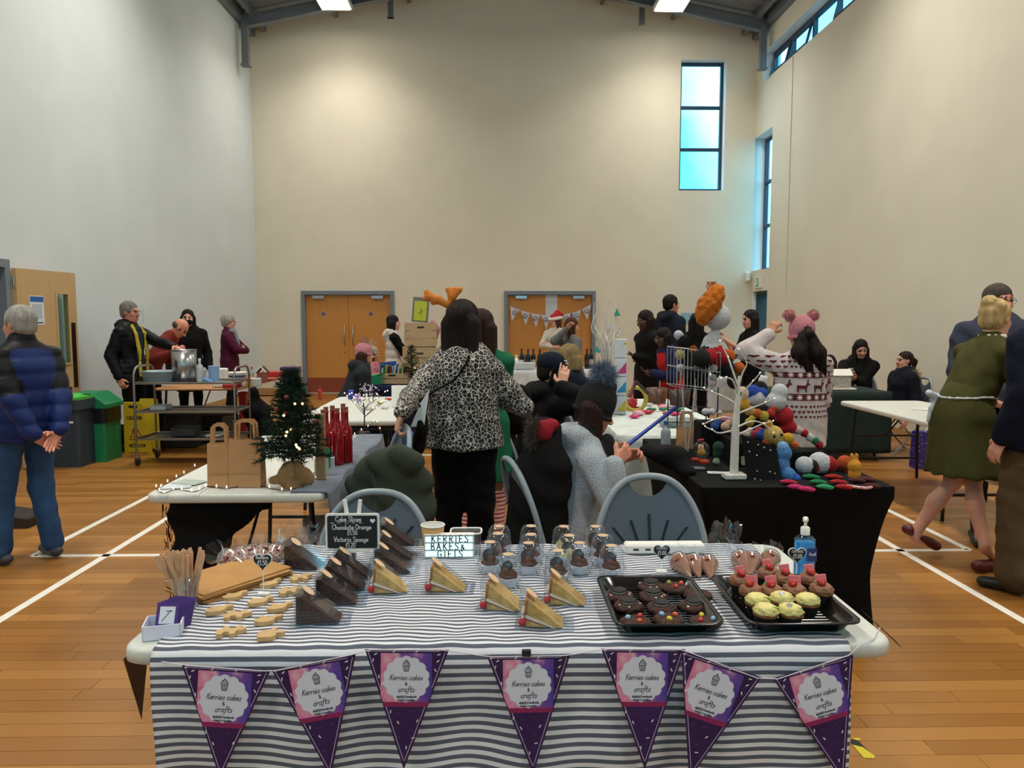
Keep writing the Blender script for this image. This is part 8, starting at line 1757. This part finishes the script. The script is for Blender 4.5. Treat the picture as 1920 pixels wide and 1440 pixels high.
# seated rag doll with orange wool hair, plain face
dl = plush('large rag doll with orange wool hair slumped over the wire basket', 4.85, [(1345, 594, 25, W_), (1340, 628, 11, W_), (1337, 640, 19, W_, 0, .8), (1335, 655, 22, W_), (1318, 672, 20, K_, -.05), (1345, 668, 20, R_, -.03), (1360, 690, 18, K_), (1378, 715, 15, K_, -.03), (1398, 738, 15, K_, -.05), (1425, 728, 14, K_, -.06), (1365, 668, 14, O_, .05), (1385, 690, 12, O_, .05)], name='rag_doll', vox=.009)
S = SDF(.008, .02); rn = random.Random(6)
for x, y, r in ((1322, 585, 18), (1330, 572, 20), (1325, 575, 17), (1340, 555, 18), (1320, 590, 14), (1318, 600, 11), (1345, 545, 12), (1335, 565, 18)): q = r * 4.85 / F_PX; S.ell(at_y(x, y, 4.82), (q, q * 1.3, q))
part('wool_hair', blob('wh', S, M('wool_orange', '#c46a12', .95, var=.25, vscale=40, bump=.8, bscale=90), lambda P: .006 * np.sin(90 * P[:, 0]) * np.sin(95 * P[:, 2] + 40 * P[:, 1])), None, dl, world=True)
mb = MB()
for i in range(26): a = at_y(1328 + rn.random() * 22, 546, 4.87); mb.tube([a, a + Vector((rn.uniform(-.03, .01), 0, .03)), a + Vector((rn.uniform(-.05, 0), 0, .06))], .0015, 4)
part('stray_strands', mb, MATS['wool_orange'], dl, world=True)
# wire basket and its stand
wb = thing('wire_basket', 'white wire display basket full of crochet toys', 'basket', (at_y(1302, 700, 4.9).x, 4.9, TZ + .008)); x0, x1 = at_y(1264, 700, 4.78).x, at_y(1345, 700, 4.78).x; y0, y1, zb0, zb1 = 4.72, 4.98, at_y(1300, 725, 4.75).z, at_y(1300, 652, 4.75).z; m_wirew = M('wire_white', '#b9bcc0', .4, metal=.3)
for z in (zb0, (zb0 + zb1) / 2, zb1): part('hoop', MB().tube([(x0, y0, z), (x1, y0, z - .03), (x1, y1, z - .03), (x0, y1, z)], .003, 5, closed=True), m_wirew, wb, world=True)
for i in range(13):
 t = i / 12
 for y in (y0, y1): x = x0 + (x1 - x0) * t; part('upright', MB().tube([(x, y, zb0 - .03 * t), (x, y, zb1 - .03 * t)], .0017, 4), m_wirew, wb, world=True)
for x in (x0 + .01, x1 - .01):
 for y in (y0, y1): part('stand_leg', MB().tube([(x, y, TZ + .008), (x, y, zb0)], .004, 5), m_wire, wb, world=True)
for z in (.86, .96): part('stand_rail', MB().tube([(x0, y0, z), (x1, y0, z), (x1, y1, z), (x0, y1, z)], .003, 5, closed=True), m_wire, wb, world=True)
for a, b in (((1279, 728), (1288, 861)), ((1288, 861), (1303, 730))): solow('white_wire_loop', MB().tube([at_y(*a, 4.2), at_y(*b, 4.2)], .004, 6), m_wirew, 'tall white wire prop before the basket, ' + ('near strand' if a[0] == 1279 else 'far strand'), 'wire')
plush('white crochet ball-headed toy at the basket end', 4.85, [(1272, 628, 9, W_), (1282, 638, 11, K_)]); plush('yellow and white crochet toy inside the basket', 4.86, [(1275, 665, 10, '#c9b87a'), (1276, 690, 8, W_), (1300, 655, 8, O_)])
plush('black and red crochet ladybird on the basket edge', 4.7, [(1314, 672, 17, K_), (1330, 668, 15, R_, .02)]); plush('white crochet leg-shaped toy hanging in the basket', 4.8, [(1338, 690, 8, W_), (1337, 708, 7, W_), (1335, 722, 5, W_)]); plush('grey crochet mouse in the basket', 4.8, [(1310, 688, 9, '#6f7278'), (1322, 695, 7, '#6f7278')])
# toys along the table, some on black display boxes
for i, (xa, xb, Y, d, h_) in enumerate([(1392, 1462, 4.5, .16, .262), (1428, 1496, 3.97, .12, .1), (1440, 1540, 4.25, .14, .055), (1308, 1366, 4.44, .18, .19), (1366, 1444, 4.19, .32, .128)]): a, b = at_y(xa, 800, Y).x, at_y(xb, 800, Y).x; solow('display_box', MB().box(((a + b) / 2, Y, TZ + .009 + h_ / 2), (b - a, d, h_), bev=.006), black, 'black display box under the ' + ['blue whale', 'yellow dog', 'gnome', 'cream rolling-pin toy', 'heaped crochet baubles'][i], 'display box')
for i, (x, y, r, Y, c, n) in enumerate([(1405, 792, 9, 4.1, '#b8a83a', 'lime'), (1425, 817, 9, 4.1, '#2a4a9c', 'blue'), (1418, 815, 10, 4.15, '#a83048', 'crimson'), (1400, 814, 8, 4.2, '#c9c2b4', 'ivory'), (1375, 808, 9, 4.3, '#8a5fa0', 'lilac'), (1360, 800, 9, 4.3, '#c9a88c', 'peach'), (1340, 800, 9, 4.35, '#27508f', 'denim'), (1445, 775, 9, 4.2, '#a8301c', 'brick red')]): plush(n + ' crochet bauble heaped behind the birch light tree', Y, [(x, y, r, c), (x + 6, y - 8, r * .7, c)], group='crochet baubles')
plush('white and blue crochet whale behind the birch light tree', 4.5, [(1412, 735, 14, '#2448a8'), (1418, 748, 16, W_), (1436, 752, 11, W_), (1428, 738, 12, '#2448a8'), (1450, 745, 9, '#1c2f86')])
plush('crochet gnome with white hat, red coat and striped legs', 4.25, [(1456, 752, 19, W_), (1462, 735, 16, W_), (1470, 780, 18, R_), (1478, 800, 15, R_), (1495, 806, 9, '#d8b8b4'), (1508, 812, 8, R_), (1518, 820, 8, W_), (1528, 826, 8, G_), (1536, 834, 8, R_)])
plush('pale yellow crochet dog with long ears', 3.95, [(1450, 815, 18, '#cfae66'), (1462, 825, 14, '#d6bd7e'), (1440, 795, 9, Y_), (1478, 822, 11, Y_, -.03), (1490, 835, 8, O_), (1437, 830, 8, O_)], eyes=((1452, 818, 3, -.045), (1466, 815, 3, -.04)))
plush('sky-blue crochet toy sitting behind the black studs board', 3.78, [(1470, 850, 15, B_), (1466, 870, 15, B_), (1478, 890, 14, B_, -.03), (1492, 898, 10, '#2f5fb5', -.05), (1468, 838, 11, '#7fb0e0'), (1460, 885, 9, '#1f3f9c')])
for i, (x, y, r, l) in enumerate([(1508, 872, 17, 'white and red crochet pudding toy, nearest the blue toy'), (1536, 868, 21, 'large white and red crochet pudding toy in the row middle')]): plush(l, 3.82 + .03 * i, [(x, y, r, W_), (x + r * .75, y + 2, r * .8, R_ if i else K_), (x + r * 1.15, y + 4, r * .6, R_)])
plush('red and dark crochet bundle beside the pudding toys', 3.95, [(1552, 868, 12, '#6e1224'), (1562, 880, 9, '#2a1a16'), (1570, 872, 8, '#7a2030')])
plush('orange crochet ball behind the yellow bunny', 3.9, [(1584, 868, 15, '#b8501c'), (1592, 880, 12, O_)]); plush('yellow crochet bunny at the table end', 3.72, [(1602, 874, 13, '#d8942a'), (1597, 857, 4, '#d8942a', 0, 2.2), (1606, 857, 4, '#d8942a', 0, 2.2), (1602, 890, 12, '#d8942a')], eyes=((1611, 872, 2, -.02),))
for i, (x, y, c, l) in enumerate([(1478, 903, '#b01f3c', 'crimson flat crochet mitten'), (1492, 912, P_, 'hot pink flat crochet mitten'), (1512, 916, P_, 'magenta crochet mitten'), (1520, 893, G_, 'green knitted leaf'), (1534, 903, G_, 'emerald knitted tree'), (1546, 912, '#2a9a66', 'mint striped knitted tree'), (1562, 893, R_, 'scarlet crochet stocking'), (1572, 903, R_, 'bright red crochet stocking'), (1582, 912, R_, 'red crochet stocking nearest the edge'), (1606, 900, '#4a1a1a', 'maroon crochet pouch'), (1625, 898, '#5a2020', 'brown-red crochet pouch'), (1634, 910, '#4c1616', 'maroon crochet reindeer with googly eyes')]): plush(l + ' in the front row of the crochet stall', at_z(x, y, TZ + .02).y, [(x, y, 10, c, 0, .45), (x + 9, y + 2, 9, c, 0, .45), (x - 9, y, 8, c, 0, .4)], 'crochet item', 'crochet_piece', 'small crochet pieces')
c = at_z(1618, 912, TZ + .015); solow('candy_cane', MB().tube([c + Vector((-.07, .02, 0)), c + Vector((-.03, -.02, 0)), c + Vector((0, -.035, 0)), c + Vector((.03, -.02, 0)), c + Vector((.035, .0, 0))], .007, 8), M('cane_pink', '#d2a0a4', .5, var=.5, vscale=90), 'pink and white candy cane hanging at the table corner', 'candy cane')
# birch light tree
c = at_z(1376, 897, TZ + .008); bt = thing('birch_light_tree', 'white birch twig tree with lit branches and square base', 'light tree', c); m_birch = M('birch_white', '#d0cec8', .6, var=.12, vscale=50); yb = c.y; bp = lambda x, y, d=0: at_y(x, y, yb + d)
part('base', MB().box(c + Vector((0, .0, .014)), (.105, .08, .026), bev=.004), m_birch, bt, world=True); part('trunk', MB().tube([c + Vector((0, 0, .02)), bp(1379, 800), bp(1384, 740), bp(1386, 705)], [.022, .02, .011, .006], 10), m_birch, bt, world=True)
for i, P in enumerate([[(1384, 760), (1360, 745), (1335, 735), (1320, 728)], [(1380, 790), (1360, 782), (1335, 788), (1318, 796)], [(1382, 770), (1395, 735), (1412, 715), (1425, 700)], [(1384, 745), (1375, 715), (1362, 708), (1352, 710)], [(1386, 730), (1372, 690), (1365, 670), (1350, 640)], [(1384, 800), (1410, 790), (1432, 795), (1450, 812)], [(1382, 815), (1405, 806), (1430, 795), (1450, 790)], [(1384, 775), (1410, 765), (1435, 755), (1452, 748)], [(1386, 720), (1392, 700), (1400, 680), (1385, 655)], [(1381, 805), (1350, 812), (1335, 806), (1322, 800)]]):
 br = part('branch', MB().tube(spline([bp(x, y, .03 * math.sin(i + k)) for k, (x, y) in enumerate(P)], 4), [.0055 - .00028 * k for k in range(13)], 6), m_birch, bt, world=True)
 for k in (2, 3): part('led_bulb', MB().sphere(bp(*P[k], .03 * math.sin(i + k)) + Vector((0, 0, .004)), .0034, 6), m_bulbw, br, world=True)
# black studs board
P = [(1391, 815), (1455, 838), (1468, 912), (1403, 905)]; Yb2 = 3.72; V = [at_y(x, y, Yb2 + (.05 if k < 2 else -.02)) for k, (x, y) in enumerate(P)]
sb = thing('earring_board', 'black tilted board of pearl stud earrings', 'display board', (V[3] + V[2]) / 2); bk = Vector((0, .01, 0)); part('board', MB().add(V + [v + bk for v in V], [(3, 2, 1, 0), (4, 5, 6, 7), (0, 1, 5, 4), (1, 2, 6, 5), (2, 3, 7, 6), (3, 0, 4, 7)]), cloth('board_velvet', '#0a0a0c'), sb, world=True); m_pearl = M('pearl', '#d6d6d2', .25)
for u, v in ((.15, .12), (.45, .1), (.62, .12), (.8, .14), (.15, .32), (.36, .36), (.3, .72), (.68, .68), (.82, .7), (.2, .9), (.36, .92), (.52, .92), (.72, .95), (.86, .97)): q = V[0].lerp(V[1], u).lerp(V[3].lerp(V[2], u), v); part('stud', MB().sphere(q - Vector((0, .004, 0)), .0042, 8), m_pearl, sb, world=True)
# small goods
def slab(name, label, cat, px, py, size, col, rz=0, z=None, **kw): c = at_z(px, py, TZ + .008); return solow(name, MB().box((c.x, c.y, TZ + .009 + size[2] / 2 if z is None else z), size, rotm(0, 0, R(rz)), bev=min(size) * .2), M(name + col, col, .5, **kw), label, cat)
slab('price_card', 'white printed price card beside the birch tree base', 'card', 1345, 888, (.1, .05, .006), '#c3c6c8', -12, var=.3, vscale=60); slab('card_stack', 'silver card stack before the orange felt', 'card', 1305, 880, (.09, .045, .012), '#7d8490', -8); slab('blue_box', 'flat blue box behind the wire props', 'box', 1310, 815, (.2, .12, .05), '#3f66a8', -5); slab('grey_folder', 'grey tray at the back of the crochet stall', 'tray', 1275, 800, (.28, .16, .06), '#7c8684', 0)
plush('orange-red felt bundle under the glass bauble', 3.98, [(1304, 862, 9, '#a8301a', 0, .5), (1320, 866, 11, '#b03a1c', 0, .5)], 'felt', 'felt_bundle'); plush('dark green crochet tree beside the birch trunk', 4.1, [(1347, 838, 11, '#123f2c'), (1345, 851, 9, '#123f2c'), (1343, 865, 7, '#9fb79c')])
bau = plush('clear bauble with yellow felt figure inside', 4.05, [(1315, 848, 8, Y_), (1314, 838, 6, '#c9a26a')], 'bauble', 'clear_bauble'); part('globe', MB().sphere(at_y(1315, 843, 4.05), .045, 20), m_clearp, bau, world=True); part('ribbon', MB().tube([at_y(1308, 826, 4.05), at_y(1320, 824, 4.05)], .006, 6), M('ribbon_red', '#a01820', .6), bau, world=True)
plush('pink crochet hat among the stall goods', 4.5, [(1362, 789, 10, '#c75a8c'), (1345, 792, 6, W_)]); plush('cream crochet rolling-pin toy under the birch branches', 4.4, [(1322, 772, 7, W_), (1335, 772, 7, W_), (1350, 774, 5, W_)]); plush('cream and red crochet character hung on the birch trunk', 3.95, [(1390, 738, 14, '#d5c3a4'), (1392, 757, 13, Y_), (1405, 770, 10, '#c99a5a'), (1420, 775, 9, O_), (1432, 780, 10, '#b5a53c')], eyes=((1388, 738, 3, -.035),)); plush('pine-cone ornament behind the birch tree foot', 3.75, [(1394, 860, 6, '#8d8a6e'), (1395, 868, 6, '#b5ad98')])
solow('blue_lanyard_rod', MB().tube([at_y(1172, 838, 4.6), at_y(1270, 762, 4.9)], .012, 8), M('rod_blue', '#1f3a9c', .4), 'blue rod leaning across the stall gap', 'rod')
c = at_z(1225, 838, TZ + .008); carrier('small brown paper bag with string handles at the stall end', (c.x + .19, c.y - .05, TZ + .009), .11, .06, .13, R(6)); bottle('water_bottle', 'clear water bottle with blue cap behind the small paper bag', (at_y(1252, 800, 4.55).x, 4.6, TZ + .009), .03, .17, M('water_clear', '#8d979c', .15), M('cap_blue', '#2c5fb0', .4))
S = SDF(.012, .03).chain([at_y(1215, 845, 4.0), at_y(1260, 855, 3.95), at_y(1290, 885, 3.85)], [.05, .075, .05], flat=((0, 0, 1), .7)); solow('black_rucksack', blob('bg', S, black2, wrinkle(.008)), None, 'black bag slumped on the crochet stall before the seated woman', 'bag')
# dark coat with red fur-edged hood over the chair of the seated woman, rucksack
S = SDF(.012, .03).chain([at_y(1022, 806, 3.78), at_y(1020, 880, 3.7), at_y(1005, 1010, 3.66)], [.08, .125, .16], flat=((0, 1, 0), .6)).chain([at_y(1000, 830, 3.8), at_y(985, 900, 3.75), at_y(980, 1000, 3.75)], [.05, .07, .09]); ct = thing('hooded_coat', 'long black coat with red-lined fur hood hung on a chair', 'coat', at_y(1010, 1000, 3.9)); part('coat_body', blob('cb', S, black, wrinkle(.01)), None, ct, world=True)
part('red_lining', blob('rl', SDF(.009, .02).ell(at_y(1018, 808, 3.7), (.05, .04, .055)).ell(at_y(1034, 796, 3.72), (.04, .03, .03)), cloth('lining_red', '#8e1c2a')), None, ct, world=True); mb = MB()
for i in range(8): fur(mb, at_y(998 + 3 * math.sin(i), 790 + i * 6, 3.68), .02, 80, .035, seed=i, wd=.0018)
part('fur_edge', mb, M('fur_brown', '#4a4036', .95, var=.3), ct, world=True)
solow('black_backpack', blob('bp', SDF(.012, .03).cap(at_y(968, 785, 5.15), at_y(972, 745, 5.15), .11, .09), black2), None, 'round black backpack hanging behind the man in the cap', 'backpack')
# fair-isle motifs laid on the jumper
m_mar = M('yarn_maroon', '#5c1626', .95, bump=.4, bscale=200); gm = p20['garment'].data; bv = BVHTree.FromPolygons([v.co for v in gm.vertices], [tuple(f.vertices) for f in gm.polygons]); org = p20['root'].location; pc = p20['pel'] - org
def wrapped(mb, poly, ang, z, off=.004, arm=None):
 V = []
 for x, y in poly:
  a = ang + x / .17; d = Vector((math.sin(a), -math.cos(a), 0)); o = Vector((pc.x, pc.y, z + y)) + d * .6; h, n, i_, ds = bv.ray_cast(o, -d)
  if h is None or ds > .56: return
  V.append(h + d * off)
 mb.add(V, [tuple(range(len(V)))])
hz = lambda py: at_y(1500, py, 4.85).z; mb = MB(); spot = [(x * .022, y * .022) for x, y in heart(10, 1.0)]
def band(z0, z1):
 N = 64
 for i in range(N):
  a0 = 2 * PI * i / N; w2 = 2 * PI / N * .17
  for k in range(2): wrapped(mb, [(0, 0), (w2, 0), (w2, (z1 - z0) / 2), (0, (z1 - z0) / 2)], a0, z0 + k * (z1 - z0) / 2, .0025)
for a, b in ((714, 703), (758, 745)): band(hz(a), hz(b))
deer = [(-.032, .012), (-.03, -.006), (-.028, -.03), (-.022, -.03), (-.02, -.008), (.01, -.008), (.012, -.03), (.018, -.03), (.02, 0), (.026, .014), (.036, .012), (.036, .02), (.026, .026), (.03, .042), (.022, .042), (.018, .024), (.012, .01)]
wh = MB(); snow = [((.026 if i % 2 == 0 else .009) * math.cos(PI * i / 8), (.026 if i % 2 == 0 else .009) * math.sin(PI * i / 8)) for i in range(16)]
for k in range(-9, 10):
 a = k * .36
 for py in (708, 752): wrapped(wh, snow, a, hz(py), .0055)
 if k % 2: wrapped(mb, [(x * 1.35, y * 1.15) for x, y in deer], a + .12, hz(732))
 for r_, py in enumerate((672, 682, 692, 770, 780, 790)):
  for h_ in (0, .165): wrapped(mb, spot, a + h_ + (.08 if r_ % 2 else 0), hz(py))
tag(part('maroon_motifs', mb, m_mar, p20['root']), kind='stuff'); tag(part('snowflakes', wh, M('yarn_white', '#e2dcd8', .95), p20['root']), kind='stuff')
# ================================================================ SWEETS TABLE AND THE FAR END
paper_cup('kraft paper cup with lid on the sweets table corner', at_z(1172, 768, TZ + .01), 1.0); f2 = lambda x, Y: at_y(x, 700, Y).x; zs_ = TZ + .012
for i, (x, Y, w_, h_, col, l) in enumerate([(1232, 7.1, .2, .14, '#5a3a28', 'dark tin bowl with orange print on the sweets table'), (1275, 6.9, .2, .14, '#3a2622', 'dark tin bowl with brown print beside the basket'), (1185, 6.6, .1, .09, '#b5222c', 'red domed tin on the sweets table')]): solo('treat_tub', MB().lathe([(w_ * .42, 0), (w_ * .5, h_), (w_ * .47, h_), (w_ * .4, .01), (0, .01)], 22, caps=False), M('tub_' + col, col, .4, var=.6, vscale=30), l, 'tub', (f2(x, Y), Y, zs_))
rn = random.Random(31); sc = ['#c22a6a', '#c9c3bd', '#b01f2a', '#d9a0b0', '#2f6a4a']
for i in range(22): Y = 6.0 + rn.random() * .9; x = 1180 + rn.random() * 95; solow('sweet_bag', MB().sphere((f2(x, Y), Y, zs_ + .014), .03 + .012 * rn.random(), 8, sc=(1.3, .9, .45)), M('sweet_' + sc[i % 5], sc[i % 5], .35, var=.3, vscale=60), ['pink', 'white', 'red', 'pale pink', 'green'][i % 5] + ' bag of sweets in the heap on the sweets table', 'sweets', 'bags of sweets in the heap')
for i, (x0, y0, x1, y1) in enumerate([(1180, 745, 1192, 715), (1192, 715, 1215, 738)]): solow('glitter_cane', MB().tube([at_y(x0, y0, 6.1), at_y(x1, y1, 6.15)], .014, 8), M('glitter_%d' % i, ['#6a2440', '#2c2028'][i], .3, var=.4, vscale=90), ['maroon glitter cane leaning up from the sweets', 'dark glitter cane leaning down to the sweets'][i], 'decoration')
m_gin = M('gift_carton', '#c9d0d6', .5); tc_ = ['#c9b83a', '#b8327e', '#2a86b8', '#c9b93a']
for i in range(4):
 z = zs_ + .155 * (3 - i); g = thing('gift_carton', 'white carton with ' + ['small gold', 'magenta', 'blue', 'yellow'][i] + ' triangle in the tall carton stack', 'box', (f2(1163, 6.3), 6.3, z), R(-8), 'stacked gift cartons'); part('carton', MB().box((0, 0, .076), (.105, .1, .15), bev=.003), m_gin, g); part('triangle_print', MB().prism([(-.03, -.05), (.048, -.05), (.048, .045)] if i else [(.01, .03), (.048, .03), (.048, .06)], 0, .001, lambda v: Vector((v.x, -.0512 + v.z, .076 + v.y))), M('tri_' + tc_[i], tc_[i], .5), g)
solow('gold_ribbon_roll', MB().tube([(f2(1192, 6.5) + .09 * math.cos(t), 6.5, zs_ + .1 + .1 * math.sin(t)) for t in (2 * PI * i / 20 for i in range(20))], .018, 8, closed=True), M('ribbon_gold', '#b5a63c', .4), 'gold ribbon roll standing beside the cartons', 'ribbon')
rn = random.Random(40); wt_ = thing('white_twig_display', 'tall white twig branches hung with ornaments', 'twig display', (f2(1140, 6.9), 6.9, zs_)); part('vase', MB().lathe([(.05, 0), (.06, .1), (.045, .2)], 18), m_gin, wt_)
for i in range(17):
 x = 1112 + rn.random() * 50; y = 555 + rn.random() * 60; P = [(f2(1140, 6.9), 6.9, zs_ + .15), at_y(1138 + (x - 1138) * .35 + rn.uniform(-6, 6), 650, 6.9 + rn.uniform(-.1, .1)), at_y(x + rn.uniform(-7, 7), (y + 650) / 2, 6.9), at_y(x, y, 6.9)]; part('twig', MB().tube(spline(P, 4), [.009 - .0005 * k for k in range(13)], 5), m_birch, wt_, world=True)
for x, y, c in ((1157, 586, '#2f9a78'), (1120, 655, '#3f9aa8'), (1145, 610, '#c9c9cc')): part('ornament', MB().prism([(0, .04), (-.03, -.03), (.03, -.03)], 0, .006, (lambda q: lambda v: q + Vector((v.x, v.z, v.y)))(at_y(x, y, 6.88))), M('orn_' + c, c, .5), wt_, world=True)
# wine bottles at the far end, bunting and notice on the doors
m_wine = M('wine_glass_dark', '#14100f', .15); lw_ = [M('wlabel_%d' % i, c, .6) for i, c in enumerate(['#d8d4ca', '#3a1f2c', '#b8a98c'])]
for i, (x, Y) in enumerate([(978, 12.0), (990, 11.95), (1000, 12.05), (1012, 12.0), (1100, 12.0), (1108, 12.1)]): b_ = bottle('wine_bottle', 'dark wine bottle on the white-clothed table, ' + ['furthest left', 'second from left', 'third from left', 'fourth from left', 'by the white jug', 'far right'][i], (f2(x, Y), Y, zs_), .038, .31, m_wine, M('foil_red', '#5a1820', .4), 'bottle', .36, 'wine bottles'); part('label', MB().lathe([(.0388, .06), (.0388, .14)], 16, caps=False), lw_[i % 3], b_)
solow('cake_dome', MB().lathe([(.13, 0), (.13, .08), (.09, .17), (.03, .2), (0, .21)], 20, (f2(988, 12.3), 12.3, zs_), caps=False), M('dome_black', '#101012', .5), 'black domed cover behind the wine bottles', 'cover')
bottle('white_squeezy_bottle', 'white squeezy bottle beside the wine bottles', (f2(968, 11.9), 11.9, zs_), .04, .22, m_white, m_white); slab_ = solow('white_cool_box', MB().box((f2(985, 11.8), 11.78, zs_ + .06), (.3, .12, .1), bev=.01), m_gin, 'pale box in front of the wine bottles', 'box')
bn = thing('white_bunting', 'white printed bunting hung across the right double doors', 'bunting', at_y(1035, 600, YB - .06)); Yn = YB - .05; m_pen = M('pennant_white', '#c9cede', .6)
nn = 8; up_ = lambda t: at_y(956 + 154 * t, 574 + 70 * t * (1 - t) * 1.0 + (0 if t < .8 else (t - .8) * -20), Yn)
part('cord', MB().tube([up_(i / 16) for i in range(17)], .004, 5), m_pen, bn, world=True)
for i in range(nn):
 a, b = up_((i + .06) / nn), up_((i + .94) / nn); c = (a + b) / 2 + Vector((.01, 0, -.27)) if i else (a + b) / 2 + Vector((-.07, 0, -.27)); pn = part('pennant', MB().add([a, b, c, a + Vector((0, .004, 0)), b + Vector((0, .004, 0)), c + Vector((0, .004, 0))], [(0, 2, 1), (3, 4, 5), (0, 1, 4, 3), (1, 2, 5, 4), (2, 0, 3, 5)]), m_pen, bn, world=True); o = (a + b) / 2 + Vector((0, -.006, -.09)); part('printed_face', MB().tube([o + Vector((.045 * math.cos(t), 0, .045 * math.sin(t))) for t in (2 * PI * k / 14 for k in range(14))], .005, 4, closed=True).tube([o + Vector((-.02, 0, -.01)), o + Vector((0, 0, -.022)), o + Vector((.02, 0, -.01))], .005, 4), m_ink, pn, world=True)
nt_ = thing('door_poster', 'long white notice on the middle of the right double doors', 'poster', at_y(1034, 592, YB - .01)); a, b = at_y(1023, 553, YB - .0), at_y(1045, 591, YB - .0); part('sheet', MB().box(((a.x + b.x) / 2, YB + .04, (a.z + b.z) / 2), (b.x - a.x, .006, a.z - b.z)), M('poster_white', '#cdd4e0', .6), nt_, world=True)
# right wall: gingerbread house, gift bag, paper, goods on the T-shirt woman's table
g2_ = thing('gingerbread_house', 'white iced gingerbread house on the green-covered table', 'gingerbread house', (at_y(1578, 715, 8.4).x, 8.45, TZ + .008)); part('board', MB().box((0, 0, .012), (.3, .2, .02), bev=.004), m_white, g2_); part('walls', MB().box((0, 0, .09), (.2, .13, .14)), M('iced_wall', '#b9b2a8', .7, var=.5, vscale=60), g2_)
for s in (-1, 1): part('roof_panel', MB().box((0, s * .04, .19), (.23, .1, .012), rotm(R(-42) * s, 0, 0)), m_white, g2_)
c = at_z(1636, 845); gbag = thing('gift_bag', 'purple spotted gift bag under the bare white table', 'gift bag', (c.x + .05, 7.75, 0)); m_spot = bpy.data.materials.new('violet_spots'); m_spot.use_nodes = True; b = NB(m_spot); v = b.new('ShaderNodeTexVoronoi'); v.inputs['Scale'].default_value = 34; b.link(b.coord(), v.inputs['Vector']); b.link(b.mix(b.math('LESS_THAN', v.outputs['Distance'], .2), lin('#2a1c78'), lin('#b9b4d8')), b.n['Principled BSDF'].inputs['Base Color'])
part('bag_body', MB().box((0, 0, .19), (.28, .14, .38), taper=.9), m_spot, gbag); part('handle', MB().tube(bez((-.06, -.05, .37), (0, -.05, .5), (.06, -.05, .37)), .004, 6), m_white, gbag)
solow('paper_sheet', MB().box((at_z(1745, 768, TZ).x, at_z(1745, 768, TZ).y, TZ + .003), (.21, .297, .001), rotm(0, 0, R(60))), M('paper_plain', '#d9dfd8', .6), 'sheet of white paper lying on the bare white table', 'paper')
for i, (x, w_, h_, col, l) in enumerate([(1385, .2, .09, '#b01f2c', 'red box on the white table behind the crochet jumper'), (1398, .12, .18, '#c2c4c0', 'white storage tub beside the red box'), (1376, .1, .12, '#b08a5a', 'kraft box left of the red box')]): solow('stall_box', MB().box((f2(x, 10.6), 10.6 + .05 * i, zs_ + h_ / 2), (w_, .14, h_), bev=.006), M('sbox_' + col, col, .5), l, 'box')
solow('wall_poster', MB().box(at_y(1290, 596, YB - .015), (.28, .008, .2)), M('poster_cyan', '#8fb9d6', .6, var=.2, vscale=30), 'pale blue notice on the back wall behind the navy hooded top', 'poster')
